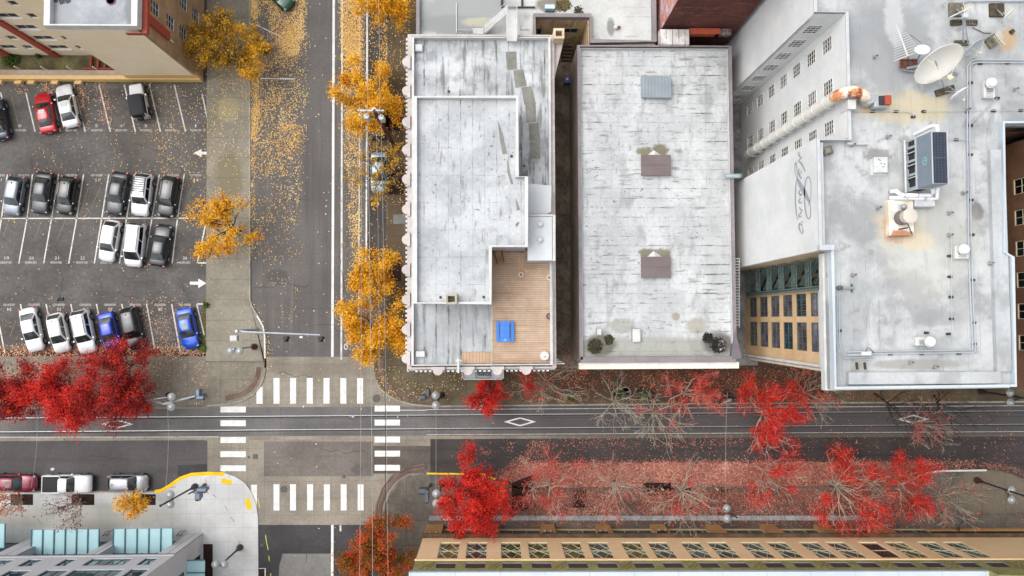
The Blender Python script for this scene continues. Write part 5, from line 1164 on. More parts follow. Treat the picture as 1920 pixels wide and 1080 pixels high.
def tree(label, px, py, rpx, zc, h, leaf, nleaf, seed, group=None, depth=4, limbs=6, cover=1.0, rim=0.0, lsize=.11, bark=None, base=None, twist=.28, name='street_tree', sq=(1,1), along=True, cat='tree', lo_z=.32, rise=.55, twigr=.018, patchy=.5, spread=.34):
    """px,py: crown middle seen in the photo at height zc; rpx: crown radius in photo pixels; trunk stands straight below"""
    if nleaf < 1600: twist=.15; twigr=.014; limbs=limbs+2
    rng = random.Random(seed); nr = np.random.RandomState(seed)
    c = P(px,py,zc); R = rpx*(HC-zc)/F
    bx,by = (P(*base,.12).x,P(*base,.12).y) if base else (c.x,c.y)
    segs=[]; nodes=[]
    def rv(): return Vector((rng.gauss(0,1),rng.gauss(0,1),rng.gauss(0,1))).normalized()
    def br(p,d,L,r,lvl):
        ns=3 if lvl<3 else 2
        for i in range(ns):
            d=(d+rv()*twist+Vector((0,0,.06))).normalized(); q=p+d*(L/ns); r2=max(twigr,r*(1-.25/ns))
            segs.append((p,q,r,r2,lvl)); p=q; r=r2
            if lvl>=2: nodes.append((p,lvl))
            if lvl<depth and lvl>=1 and i<ns-1 and rng.random()<.55:
                e=(d+rv()*.9).normalized(); br(p,e,L*rng.uniform(.45,.65),max(twigr,r*.5),lvl+1)
        if lvl<depth:
            for j in range(2 if rng.random()<.6 else 3):
                e=(d+rv()*.65).normalized(); br(p,e,L*rng.uniform(.62,.85),max(twigr,r*.66),lvl+1)
    th=h*lo_z; r0=max(.08,R*(.035 if nleaf>1600 else .026))
    p=Vector((0,0,0)); q=Vector((rng.uniform(-.1,.1),rng.uniform(-.1,.1),th))
    trunk=[(p,q,r0*1.25,r0,0)]
    a0=rng.uniform(0,6.28)
    for i in range(limbs):
        a=a0+6.283*i/limbs+rng.uniform(-.3,.3); el=rng.uniform(rise-.3,rise+.35)
        d=Vector((math.cos(a)*math.cos(el),math.sin(a)*math.cos(el),math.sin(el))); s=q*rng.uniform(.82,1.05)
        br(s,d,R*.5,r0*.6,1)
    br(q,Vector((0,0,1)),R*.45,r0*.55,1)
    N=np.array([n[0] for n in nodes]); rad=np.hypot(N[:,0],N[:,1]); k=R*.97/np.percentile(rad,93)
    zt=np.percentile(N[:,2],97); kz=(h-th*.9)/max(.1,zt-th*.9)
    def T(v): return np.array((v[0]*k*sq[0],v[1]*k*sq[1],v[2] if v[2]<th*.9 else th*.9+(v[2]-th*.9)*kz))
    V=[];Fc=[];SZ=[]
    def addtube(p,q,r,r2,n):
        p=T(p);q=T(q);d=q-p;ln=np.linalg.norm(d)
        if ln<1e-6: return
        d/=ln; up=np.array((0,0,1.)) if abs(d[2])<.9 else np.array((1.,0,0)); u=np.cross(d,up); u/=np.linalg.norm(u); w=np.cross(d,u); b=len(V)
        cs=[(math.cos(6.283*i/n),math.sin(6.283*i/n)) for i in range(n)]
        for cc,ss in cs: V.append(p+(u*cc+w*ss)*r)
        for cc,ss in cs: V.append(q+(u*cc+w*ss)*r2)
        for i in range(n): j=(i+1)%n; Fc.extend((b+i,b+j,b+n+j,b+n+i)); SZ.append(4)
    ox=np.array((bx,by,0.12))
    # trunk leans from its foot to the crown middle
    lean=np.array((c.x-bx,c.y-by,0))
    t=thing(name,label,cat,(bx,by,.12),group,local=True)
    def bend(arr):
        arr=np.array(arr); f=np.clip(arr[:,2]/max(th,.1),0,1)[:,None]; return arr+lean*f
    for s in trunk: addtube(*s[:4],8)
    put('trunk',np_mesh('trunk',bend(V),Fc,SZ,bark or m_bark,smooth=True),t)
    V=[];Fc=[];SZ=[]
    for s in segs: addtube(*s[:4],5 if s[4]<2 else (4 if s[4]<3 else 3))
    mats=[bark or m_bark,m_twig]
    put('branches',np_mesh('branches',bend(V),Fc,SZ,bark or (m_twig if nleaf<2600 else m_bark)),t)
    if nleaf:
        sg=[q for q in segs if q[4]>=max(2,depth-2)]
        A=np.array([T(q[0]) for q in sg]); B=np.array([T(q[1]) for q in sg]); M=(A+B)/2
        # leafy twigs survive where a smooth random field is high
        f=np.array([mnoise.noise(Vector((x/(R*patchy)+seed*3.7,y/(R*patchy),z/(R*patchy)))) for x,y,z in M])
        rr=np.hypot(M[:,0],M[:,1])/R; f=f*.8+rim*(rr-.6)+nr.normal(0,.06,len(f))
        thr=np.quantile(f,1-cover) if cover<1 else -9
        keep=f>=thr; A=A[keep];B=B[keep]
        if len(A):
            wgt=np.array([q[4] for q in sg],float)[keep]**1.5*np.linalg.norm(B-A,axis=1); idx=nr.choice(len(A),nleaf,p=wgt/wgt.sum())
            u=nr.uniform(-.1,1.35,(nleaf,1)); g=nr.normal(0,1,(nleaf,3))*spread*nr.uniform(.3,1.2,(nleaf,1))*np.array((1,1,.7)); cen=A[idx]+(B[idx]-A[idx])*u+g
            az=nr.uniform(0,6.283,nleaf); tl=nr.normal(0,.55,nleaf); tw=nr.normal(0,.6,nleaf); sz=lsize*nr.uniform(.6,1.35,nleaf)
            a=np.stack((np.cos(az)*np.cos(tl),np.sin(az)*np.cos(tl),np.sin(tl)),1)*sz[:,None]
            b=np.stack((-np.sin(az)*np.cos(tw),np.cos(az)*np.cos(tw),np.sin(tw)),1)*sz[:,None]*.85
            put('crown',quads_mesh('crown',np.array(cen)+lean,a,b,leaf),t)
    return t
GY='golden street trees'; GR='red street maples'
tree('golden tree with thinning olive middle beside the tan building corner',414,92,72,6,8.0,L_yelg,14500,11,GY,cover=0.68,rim=.55,bark=m_bark,lsize=0.085,spread=0.32,limbs=8)
tree('half bare golden tree over the pavement between the parking rows and street',412,420,62,6,7.5,L_yel,6500,12,GY,cover=0.5,rim=.5,bark=m_barkd,lsize=0.085,spread=0.34,limbs=8)
tree('golden tree at the picture top beside the building with patched roof',714,-8,54,6,8,L_yel,9500,13,GY,cover=.8,lsize=0.085,spread=0.36)
tree('full golden tree just above the wooden utility pole',693,172,66,6,8,L_yel,15000,14,GY,cover=.72,sq=(1.02,1.05),lsize=0.085,spread=0.36)
tree('thin olive and gold tree over the pale blue car',704,322,62,5.5,7,L_yelg,1500,15,GY,cover=.42,bark=m_bark,depth=4,lsize=0.09,spread=0.2)
tree('golden tree in two wide lobes halfway down the bike lane',698,513,56,6,7.5,L_yel,8500,16,GY,cover=0.52,sq=(1.0,.82),bark=m_barkd,lsize=0.085,spread=0.36,patchy=0.34)
tree('large golden tree above the street corner by the scalloped cornice',698,622,68,6,8.2,L_yel,15000,17,GY,cover=0.56,bark=m_barkd,lsize=0.085,spread=0.36,patchy=0.34)
tree('tree turning from olive to scarlet at the foot of the picture',706,1042,78,6.5,8.6,L_mix,19000,18,cover=.88,sq=(1,.92),patchy=.35,lsize=0.085,spread=0.36)
tree('broad crimson maple over the tram track, left of the pair of lamps',212,722,88,6,8,L_redd,27000,21,GR,cover=0.97,sq=(1,.82),lsize=0.072,spread=0.42,depth=4,limbs=8)
tree('crimson maple spreading over the diamond marking, second from the picture edge',112,748,84,6,8,L_red,26000,22,GR,cover=0.95,sq=(1.05,.8),lsize=0.072,spread=0.42,limbs=8)
tree('crimson maple cut by the left picture edge',4,736,54,6,8,L_redd,13000,23,GR,cover=0.95,lsize=0.072,spread=0.42)
tree('small dense scarlet maple below the entrance canopy',909,748,37,5,6,L_red,5200,24,GR,cover=0.85,lsize=0.065,sq=(1,.9),spread=0.24,limbs=8)
tree('nearly bare maple holding two red tufts beside the small scarlet maple',1028,722,70,5.5,6.8,L_red,1500,25,GR,cover=0.12,bark=m_twig,sq=(1.1,.75),depth=4,lsize=0.062,spread=0.22)
tree('bare pale tree between the two sparse red maples above the tracks',1160,758,56,5.5,7,L_pnk,0,26,'bare street trees',bark=m_twig,depth=4)
tree('bare pale tree reaching across both rails',1238,780,62,6,7.5,L_pnk,60,27,'bare street trees',cover=.1,bark=m_twig,depth=4)
tree('sparse maple with red streaks beside the reddish debris on the pavement',1300,742,66,6,7.5,L_pnk,5200,28,GR,cover=0.5,bark=m_twig,sq=(1,1.1),lsize=0.055,spread=0.3)
tree('ragged scarlet maple over the rails below the yellow brick wall',1455,782,72,6,7.5,L_red,14000,29,GR,cover=0.78,bark=m_twig,lsize=0.058,spread=0.32,limbs=9)
tree('bare pale tree right beside the ragged scarlet maple',1535,742,60,6,7.5,L_pnk,260,30,'bare street trees',cover=.15,bark=m_twig)
tree('dark bare tree leaning out from under the dish roof over a diamond marking',1706,765,62,6,7,L_pnk,0,31,'bare street trees',bark=m_barkd,base=(1640,738),depth=3,limbs=4)
tree('dark bare tree with long boughs over the road, near the corner lamp',1800,765,76,6,7,L_pnk,0,32,'bare street trees',bark=m_barkd,base=(1752,742),depth=4,limbs=4)
tree('tree with faint pink leaves over the road right of the last diamond',1752,800,52,5.5,6.5,L_pnk,900,33,GR,cover=0.5,bark=m_twig,lsize=0.055,spread=0.3)
tree('big scarlet maple beside the lattice-window building corner',893,928,74,6,8,L_red,22000,34,GR,cover=0.92,lsize=0.07,spread=0.3,limbs=8)
tree('half bare red maple right of the big scarlet maple',1035,925,68,6,7.5,L_pnk,3800,35,GR,cover=0.5,bark=m_twig,lsize=0.054,spread=0.32)
tree('pale bare tree over the leaf carpet with faint red tips',1165,925,66,6,7.5,L_pnk,900,36,GR,cover=0.5,bark=m_twig,lsize=0.055,spread=0.25)
tree('pale bare tree above the black lamp by the peach building',1295,935,72,6,7.5,L_pnk,250,37,'bare street trees',cover=.2,bark=m_twig)
tree('thin maple with a red tuft over the road edge',1455,895,56,6,7.5,L_red,4200,38,GR,cover=0.4,bark=m_twig,lsize=0.055,spread=0.28)
tree('tall scarlet maple in the middle of the leaf carpet',1598,925,76,6,8,L_red,11000,39,GR,cover=.56,bark=m_twig,lsize=0.058,spread=0.32,limbs=9)
tree('red maple beside the white curved kerb',1715,915,62,6,7.5,L_red,8500,40,GR,cover=0.6,bark=m_twig,lsize=0.056,spread=0.32,limbs=8)
tree('bare tree at the end of the leaf carpet by the round sign',1800,945,58,6,7,L_pnk,120,41,'bare street trees',cover=.2,bark=m_twig)
tree('thin maroon sapling over the pale plaza',119,955,38,5,6,L_mar,620,42,'plaza saplings',cover=.8,bark=m_twig,base=(152,935),lsize=.07,depth=3)
tree('small rounded yellow sapling over the pale plaza',245,950,22,5,5.8,L_yel,1200,43,'plaza saplings',base=(272,934),depth=3,lsize=.1)
tree('rust brown sapling at the left picture edge of the plaza',4,950,27,5,6,L_org,600,44,'plaza saplings',cover=.9,base=(38,936),depth=3,lsize=.08)
# low green shrubs
def shrub(label,px,py,r,seed,mat=None,n=420,z=.12,h=.8,lsz=.09):
    nr=np.random.RandomState(seed); c=P(px,py,z+h*.5); R=r*HC/F
    v=nr.normal(0,1,(n,3)); v/=np.linalg.norm(v,axis=1)[:,None]; rad=nr.uniform(.35,1,n)[:,None]
    b=np.array([1+.35*mnoise.noise(Vector((x*1.7+seed,y*1.7,z_*1.7))) for x,y,z_ in v])[:,None]
    cen=v*rad*b*np.array((R,R,h*.6)); cen[:,2]=np.abs(cen[:,2])
    az=nr.uniform(0,6.283,n); tl=nr.normal(0,.6,n); sz=lsz*nr.uniform(.7,1.3,n)
    a=np.stack((np.cos(az)*np.cos(tl),np.sin(az)*np.cos(tl),np.sin(tl)),1)*sz[:,None]; bb=np.stack((-np.sin(az),np.cos(az),0*az),1)*sz[:,None]*.8
    o=put('shrub',quads_mesh('shrub',cen,a,bb,mat or L_grn),loc=(c.x,c.y,z)); tag(o,label,'shrub'); return o
shrub('dark green shrub in the apartment yard at the left picture edge',16,107,17,1,n=700); shrub('small dark bush against the apartment wall',68,103,5,2,n=160)
shrub('green shrub at the car park corner by the pavement edge',384,572,6,3,n=150); shrub('green weeds beside the bright blue car',378,652,8,4,n=200,h=.4)
shrub('green shrub at the foot of the nearly bare maple',1068,748,10,5,n=260); shrub('dark green shrub beside the bare pale tree by the tracks',1208,742,12,6,n=320)
shrub('dark green shrub left of the bare pale trees',1165,738,10,7,n=260); shrub('green shrub in front of the overhanging grey roof',1547,745,10,8,n=260); shrub('dark shrub beside the ragged maple above the tracks',1427,735,9,9,n=240)
m_moss=leafmat('dark_moss_tuft',[(0,(34,32,22)),(.5,(56,56,34)),(1,(90,88,56))],0)
shrub('dark moss clump in the street corner of the skylight roof near the small hatches',1116,649,13,11,m_moss,700,B2Z,.25,.1); shrub('lighter moss clump beside the small white hatch',1142,637,9,12,m_moss,300,B2Z,.2,.1)
m_blk=leafmat('black_weed',[(0,(22,20,20)),(.55,(46,42,42)),(.9,(70,66,64)),(1,(220,220,216))],0)
shrub('black weed patch in the skylight roof corner beside the slatted grille',1347,648,14,13,m_blk,800,B2Z,.22,.1); shrub('black weeds upper part beside the front parapet',1328,634,10,14,m_blk,320,B2Z,.18,.1)
shrub('brown moss growing beside the pale blue box vent',1056,8,14,15,leafmat('brown_moss',[(0,(60,54,32)),(.5,(96,86,54)),(1,(130,120,84))],0),500,7.62,.2,.1)
shrub('small moss tufts along the grey parapet of the light court',1085,20,9,16,m_moss,200,7.62,.15,.08)

# ---- fallen leaves
def litter(name, pts, z, label):
    t=NT('leaf_litter'); o=t.n('ShaderNodeTexVoronoi'); t.l(t.pos,o.inputs['Vector']); o.inputs['Scale'].default_value=8.5
    r=t.sep(o.outputs['Color'])[0]; v=t.math('ADD',t.math('MULTIPLY',r,.8),t.math('MULTIPLY',t.noise(.9,4),.35))
    col=t.ramp(v,[(p,rgb(*c)) for p,c in ((.12,(62,44,40)),(.3,(120,76,66)),(.55,(172,110,94)),(.85,(202,144,126)),(1,(226,186,168)))])
    m=t.fin(col,.9); nr=np.random.RandomState(5); q=[]
    for i in range(len(pts)):
        a=pts[i]; b=pts[(i+1)%len(pts)]; n=max(2,int(math.hypot(b[0]-a[0],b[1]-a[1])/6))
        q+=[(a[0]+(b[0]-a[0])*j/n+nr.normal(0,1.0),a[1]+(b[1]-a[1])*j/n+nr.normal(0,1.0)) for j in range(n)]
    return stuff(name,MB().sheet(PL(q,0),z).mesh(name,m),label)
litter('leaf_litter',[(985,868),(1740,866),(1700,905),(1670,911),(1130,914),(992,914),(935,897),(945,884)],.018,'matted pink leaf litter filling the parking bay')
def inpoly(x,y,poly):
    n=len(poly); r=np.zeros(len(x),bool); j=n-1
    for i in range(n):
        xi,yi=poly[i]; xj,yj=poly[j]
        c=((yi>y)!=(yj>y))&(x<(xj-xi)*(y-yi)/((yj-yi) or 1e-9)+xi); r^=c; j=i
    return r
def vnoise(x,y,s,seed):
    rs=np.random.RandomState(seed); g=rs.rand(64,64); x=x/s+1000;y=y/s+1000; xi=np.floor(x).astype(int); yi=np.floor(y).astype(int); fx=x-xi; fy=y-yi; fx=fx*fx*(3-2*fx); fy=fy*fy*(3-2*fy)
    G=lambda a,b:g[a%64,b%64]
    return (G(xi,yi)*(1-fx)+G(xi+1,yi)*fx)*(1-fy)+(G(xi,yi+1)*(1-fx)+G(xi+1,yi+1)*fx)*fy
def scatter(regs, seed, z=.03):
    """regs: (pixel polygon, leaves per square metre, clump size m (0 none), clump cut, z)"""
    C=[];nr=np.random.RandomState(seed)
    for i,(pp,den,cs,cut,*zz) in enumerate(regs):
        z_=zz[0] if zz else z; w=PL(pp,z_); poly=[(p.x,p.y) for p in w]; xs=[p[0] for p in poly]; ys=[p[1] for p in poly]
        n=int((max(xs)-min(xs))*(max(ys)-min(ys))*den); x=nr.uniform(min(xs),max(xs),n); y=nr.uniform(min(ys),max(ys),n); k=inpoly(x,y,poly)
        if cs:
            v=.6*vnoise(x,y,cs,seed+i)+.4*vnoise(x,y,cs*.37,seed+i+50); k&=(v+nr.normal(0,.07,n))>cut
        x=x[k]+nr.normal(0,.2,k.sum());y=y[k]+nr.normal(0,.2,k.sum()); C.append(np.stack((x,y,z_+nr.uniform(0,.03,len(x))),1))
    return np.concatenate(C)
def leaves(name,label,regs,mat,seed,size=.066,tilt=.35):
    cen=scatter(regs,seed); n=len(cen); nr=np.random.RandomState(seed+1); az=nr.uniform(0,6.283,n); tl=nr.normal(0,tilt,n); tw=nr.normal(0,tilt,n); sz=size*nr.uniform(.6,1.3,n)
    a=np.stack((np.cos(az)*np.cos(tl),np.sin(az)*np.cos(tl),np.sin(tl)),1)*sz[:,None]; b=np.stack((-np.sin(az)*np.cos(tw),np.cos(az)*np.cos(tw),np.sin(tw)),1)*sz[:,None]*.85
    cen[:,2]+=np.abs(a[:,2])*.6; print(name,n); return stuff(name,quads_mesh(name,cen,a,b,mat),label)
F_yel=leafmat('fallen_gold_leaf',[(0,(200,148,76)),(.4,(234,186,106)),(.75,(247,211,142)),(1,(253,236,198))],0,.8,.3,.3)
F_tan=leafmat('fallen_tan_leaf',[(0,(160,104,76)),(.5,(218,166,132)),(1,(240,206,170))],0,.8,.3,.3)
F_pnk=leafmat('fallen_pink_leaf',[(0,(96,56,48)),(.35,(160,94,80)),(.7,(196,130,110)),(1,(228,184,164))],0,.8,.3,.35)
F_brn=leafmat('fallen_brown_leaf',[(0,(96,52,40)),(.4,(156,84,58)),(.75,(204,132,96)),(1,(230,180,150))],0,.8,.3,.3)
G=.012; S=.13
leaves('fallen_leaves','golden leaves strewn and drifted along the street and gutters',[
 ([(469,-60),(575,-60),(572,30),(566,60),(560,100),(545,105),(520,80),(500,30),(469,30)],120,1.4,.33,G),
 ([(469,-60),(485,-60),(480,120),(488,200),(480,250),(474,300),(468,330)],190,1.2,.30,G),
 ([(540,50),(572,20),(566,90),(556,110),(525,95)],150,1.0,.3,G),
 ([(469,60),(580,60),(575,230),(560,330),(470,330)],32,2.2,.42,G),([(470,80),(560,80),(560,300),(470,260)],75,2.0,.56,G),
 ([(469,200),(580,150),(570,350),(540,500),(470,500)],9,2.0,.36,G),([(470,200),(570,200),(560,420),(470,420)],22,1.2,.55,G),
 ([(469,460),(570,440),(560,600),(480,600)],3.5,1.5,.4,G),([(466,330),(474,330),(474,480),(466,480)],90,.8,.35,G),
 ([(474,575),(482,590),(498,620),(505,660),(497,665),(490,615)],42,.8,.3,G),([(497,640),(506,640),(506,690),(497,690)],60,.5,.4,G),
 ([(640,-60),(678,-60),(678,110),(668,150),(650,120),(640,60)],210,1.2,.25,G),([(640,60),(672,60),(670,250),(655,260),(646,200)],110,1.0,.3,G),
 ([(648,200),(676,200),(676,420),(668,450),(656,430),(648,300)],95,.9,.38,G),([(658,400),(674,400),(674,490),(662,490)],80,.6,.34,G),
 ([(630,-60),(726,-60),(726,200),(630,200)],7,1.4,.4,G),([(676,-60),(728,-60),(728,240),(676,240)],13,1.2,.42,G),([(716,-60),(730,-60),(730,170),(716,170)],100,.8,.34,G),
 ([(640,250),(728,250),(728,640),(640,640)],3.5,1.4,.4,G),
 ([(389,120),(468,120),(468,500),(389,500)],11,1.5,.40,S),([(400,120),(470,120),(470,220),(400,220)],26,1.2,.46,S),
 ([(389,520),(500,580),(497,668),(389,668)],1.2,0,0,S),([(728,-60),(770,-60),(770,420),(728,420)],15,1.2,.42,S),
 ([(700,690),(880,690),(860,750),(740,750)],9,1.4,.45,S),([(700,690),(706,690),(750,752),(735,752),(712,735)],22,.6,.3,S),
 ([(388,160),(260,160),(300,330),(388,380)],8,1.4,.42,G),([(60,160),(388,160),(388,420),(60,420)],3.2,1.2,.42,G),([(388,380),(-50,380),(-50,560),(388,560)],1.0,1.0,.4,G)],F_yel,101)
leaves('fallen_leaves','tan and rust leaves gathered in the car park corners',[
 ([(140,158),(165,158),(168,245),(150,235)],70,.9,.40,G),([(185,185),(210,182),(212,245),(190,225)],60,.9,.42,G),([(30,158),(50,158),(50,178),(30,172)],60,.7,.42,G),([(75,155),(110,155),(104,176),(82,172)],80,.7,.35,G),([(170,155),(200,155),(200,180),(180,178)],50,.7,.45,G),
 ([(-50,648),(330,648),(385,660),(385,668),(-50,668)],130,1.0,.28,G),([(180,590),(300,560),(340,650),(180,655)],9,1.2,.36,G),([(240,560),(330,560),(330,655),(240,655)],8,1.2,.36,G),([(-50,560),(388,560),(388,668),(-50,668)],4,1.0,.4,G),
 ([(-50,670),(388,670),(388,720),(-50,720)],12,1.2,.40,S),([(240,670),(388,670),(388,760),(240,760)],8,1.2,.40,S),([(388,680),(480,680),(480,750),(388,750)],1.5,0,0,S)],F_tan,102)
leaves('fallen_leaves','dense carpet of pink and red leaves in the parking bay',[
 ([(985,866),(1740,866),(1700,908),(1670,914),(1130,917),(990,915),(930,898),(940,880)],150,0,0,.024),([(1740,864),(1870,868),(1920,885),(1960,930),(1948,930),(1900,884),(1870,878),(1765,880),(1720,890)],110,.7,.3,G),
 ([(985,866),(1740,864),(1740,872),(985,872)],70,.6,.4,G),([(1000,826),(1030,826),(1025,870),(975,870),(985,850)],90,.9,.40,G),([(900,838),(965,828),(965,842),(905,854)],75,.8,.42,G),([(875,858),(893,858),(893,868),(870,868)],80,.5,.4,G),([(960,858),(1000,850),(1000,890),(940,890)],70,.8,.4,G),
 ([(990,825),(1960,815),(1960,870),(990,870)],6,1.4,.40,G),([(1020,822),(1500,818),(1500,836),(1020,840)],26,.9,.42,G),
 ([(990,918),(1740,916),(1740,962),(985,966)],130,1.8,.31,S),([(940,960),(1760,956),(1790,985),(930,990)],46,1.5,.40,S),([(1000,925),(1700,920),(1700,940),(1000,945)],70,1.2,.3,S),([(900,900),(1000,920),(1000,985),(820,985)],16,1.4,.4,S),([(1740,890),(1960,900),(1960,990),(1740,990)],9,1.2,.4,S)],F_pnk,103)
leaves('fallen_leaves','rusty leaves over the brown pavement above the tracks',[
 ([(940,690),(1560,690),(1560,722),(960,730)],42,1.6,.40,S),([(1000,690),(1560,690),(1560,752),(1000,752)],20,1.3,.40,S),([(1540,735),(1800,735),(1800,752),(1540,752)],28,1.2,.42,S),([(1043,640),(1070,640),(1070,690),(1043,690)],22,.8,.4,S),([(860,695),(1100,695),(1100,752),(860,752)],7,1,.4,S),
 ([(800,752),(1960,746),(1960,820),(800,822)],2.4,1.2,.4,.03),([(850,830),(1960,820),(1960,865),(850,870)],1.4,1.2,.4,.03)],F_brn,104)
leaves('fallen_leaves','pale dots of single leaves over the crossing',[([(497,670),(800,670),(800,900),(497,900)],.10,0,0,.03),([(500,580),(625,560),(625,668),(500,668)],.35,0,0,.03),([(580,0),(625,0),(625,560),(580,560)],.35,0,0,.03),([(500,990),(720,990),(720,1080),(500,1080)],.1,0,0,.03)],leafmat('pale_leaf',[(0,(220,190,140)),(1,(244,234,214))],0),105,.09)
# ================================================================ street furniture
m_pole = plain('galvanised_pole', (176,182,188), .45, .4, .1, 2); m_bpole = plain('dark_lamp_pole', (62,60,62), .5, .2, .12, 3); m_rpole = plain('oxblood_pole_base', (84,48,44), .6, .1, .15, 3)
m_globe = plain('frosted_lamp_glass', (146,146,144), .35, 0, .06, 8); m_sig = plain('signal_housing', (76,84,94), .5, .1, .12, 4); m_sigb = plain('blue_grey_housing', (112,128,146), .5, .1, .12, 4); m_black = plain('black_metal', (38,38,42), .5, .2, .1, 3)
m_wood = surf('weathered_pole_wood', (104,66,48), (78,50,38), sc=2, fine=.25, fsc=6, rough=.95)
def lamp(label, base, top, heads, group='twin street lamps', pole=None, h=6.0, finial=None, foot=None, white=False):
    """heads: photo positions of the lamp glasses; the pole stands upright on base"""
    b=P(*base,.12); t=thing('street_lamp',label,'street lamp',(b.x,b.y,.12),group); pm=pole or m_bpole
    tp=P(*top,h)
    obj('base',MB().lathe((b.x,b.y,.12),[(.34,0),(.34,.25),(.22,.45),(.17,.9),(.14,1.1)],14),foot or m_bpole,t,smooth=40)
    obj('pole',MB().tube([(b.x,b.y,1.0),(b.x,b.y,h+.4)],.105,8,.075),pm,t,smooth=True)
    k=MB()
    for i,(hx,hy) in enumerate(heads):
        g=P(hx,hy,h); k.tube([(b.x,b.y,h-.7),((b.x+g.x)/2,(b.y+g.y)/2,h-.35),(g.x,g.y,h-.3)],.05,6); k.tube([(b.x,b.y,h-.1),(g.x,g.y,h-.25)],.035,5)
    obj('arm',k,pm,t)
    for hx,hy in heads:
        g=P(hx,hy,h)
        hd=obj('lamp_head',MB().lathe((g.x,g.y,h-.4),[(.12,0),(.24,.12),(.40,.42),(.42,.5),(.34,.6),(.2,.66)],16),m_globe,t,smooth=40)
        obj('cap',MB().lathe((g.x,g.y,h+.26),[(.2,0),(.2,.04),(.1,.1),(0,.12)],12),m_pole,hd)
    if finial:
        obj('shaft',MB().tube([(b.x,b.y,h+.4),(b.x,b.y,h+2.2)],.10,8,.09).lathe((b.x,b.y,h+2.2),[(.13,0),(.13,.1),(.05,.2)],8),pm,t,smooth=40)
    return t
lamp('twin lamp on a red base beside the crimson maple and signal arm',(318,741),(316,745),[(322,744),(321.5,762.5)],foot=m_rpole,pole=m_pole,h=5)
lamp('white twin lamp standing at the foot of the signal mast',(477,650),(450,657),[(433.5,657.5),(450,658)],foot=m_rpole,pole=m_pole,h=6.2,white=True)
lamp('dark twin lamp with tall shaft on the plaza by the yellow kerb',(366,912),(310,942),[(320,927),(320,945)],h=6.1,finial=True)
lamp('twin lamp on a round black foot at the plaza side street',(450.5,1026),(414,1056),[(405,1058),(420.5,1058)],h=5.6,white=True)
lamp('twin lamp on the corner pavement below the scalloped cornice',(828,741),(817,750),[(817,741),(817.3,759.5)],foot=m_rpole,h=5.4)
lamp('twin lamp squeezed between black signal and big scarlet maple',(829,906),(818,934),[(818.5,925),(818.3,943)],foot=m_rpole,h=6.2)
lamp('twin lamp on dark shaft at the curved white kerb, far right pavement',(1831,900),(1890,928),[(1896,918.5),(1895.5,937)],h=5.2,finial=True,foot=m_rpole)
lamp('twin lamp poking out from under the overhanging dish roof corner',(1838,734),(1885,744),[(1893,736),(1893.5,754)],h=7,finial=True)
lamp('black lamp with two small heads among the bare trees on the leaf carpet',(1347,942),(1360,968),[(1362,953),(1363,972)],h=6)
# signal mast over the street
b=P(480,619,.12); t=thing('signal_mast','pale grey signal mast whose long arm crosses over the street','traffic signal',(b.x,b.y,.12)); h=6.0
a=P(600,628,h)
obj('pole',MB().lathe((b.x,b.y,.12),[(.3,0),(.3,.2),(.17,.35),(.14,h+.1)],12),m_pole,t,smooth=40)
tt=P(442,624,h); obj('mast_arm',MB().tube([(b.x,b.y,h-.25),(b.x+1,b.y-.1,h-.05),(a.x,a.y,h)],.13,8,.08),m_pole,t,smooth=True)
obj('stub_arm',MB().tube([(b.x,b.y,h-.1),(tt.x,tt.y,h-.1)],.13,8),m_pole,t,smooth=True); obj('control_box',MB().bbox(b.x-.9,b.x-.2,b.y-1.0,b.y-.45,h-1.2,h-.5,.03),m_coping,t)
def sighead(parent,c,rz=0,mat=None):
    mb=MB().cbox((c.x,c.y,c.z-.5),.36,.3,1.05,rz); m=Matrix.Rotation(rz,4,'Z')
    o=obj('signal_head',mb,mat or m_black,parent); k=MB()
    for i in range(3):
        q=Vector((c.x,c.y,c.z-.15-.33*i))+m@Vector((0,-.15,0)); k.lathe(q,[(.15,0),(.17,.02),(.17,.22),(.15,.22)],10,m@Matrix.Rotation(math.pi/2,4,'X'))
    obj('visor',k,m_black,o); obj('backplate',MB().cbox((c.x,c.y,c.z-.5),.62,.05,1.3,rz),m_black,o)
for px,py in ((534,634),(600,634)): sighead(t,P(px,py,h-.2))
obj('camera',MB().tube([P(564,628,h+.05),P(564,632,h+.35)],.05,6).bbox(P(566,632,h).x-.15,P(566,632,h).x+.2,P(566,632,h).y-.1,P(566,632,h).y+.1,h+.2,h+.4,.02),m_pole,t)
# corner signals
def corner_signal(label, base, top, boxes, hh=4.2, arm=None, mat=None):
    b=P(*base,.12); t=thing('pedestrian_signal',label,'traffic signal',(b.x,b.y,.12),'corner signals')
    obj('pole',MB().lathe((b.x,b.y,.12),[(.2,0),(.2,.25),(.09,.35),(.075,hh)],10),m_sig,t,smooth=40)
    for bx,by,w,d,z in boxes:
        c=P(bx,by,z); k=MB().bbox(c.x-w/2,c.x+w/2,c.y-d/2,c.y+d/2,z-.9,z,.04); o=obj('signal_head',k,mat or m_sigb,t)
        v=MB()
        for i in range(2): v.box(c.x-w/2+.04,c.x+w/2-.04,c.y-d/2-.16,c.y-d/2,z-.1-.45*i,z-.06-.45*i)
        v.tube([(b.x,b.y,z-.5),(c.x,c.y,z-.5)],.04,5); obj('visor',v,m_black,o)
    if arm: obj('arm',MB().tube([P(*arm[0],hh+.6),P(*arm[1],hh)],.12,8,.09),m_pole,t,smooth=True)
    return t
corner_signal('grey signal boxes at the end of a pale arm near the left crosswalk',(384,741),(372,742),[(370,737,.35,.75,4),(374,745.5,.75,.3,4.1)],arm=((305,758),(366,743)))
corner_signal('blue grey signal boxes on the corner below the golden tree',(803,737),(797,742),[(801,737,.4,.9,3.6),(792,745,.6,.4,3.8)],mat=m_sig)
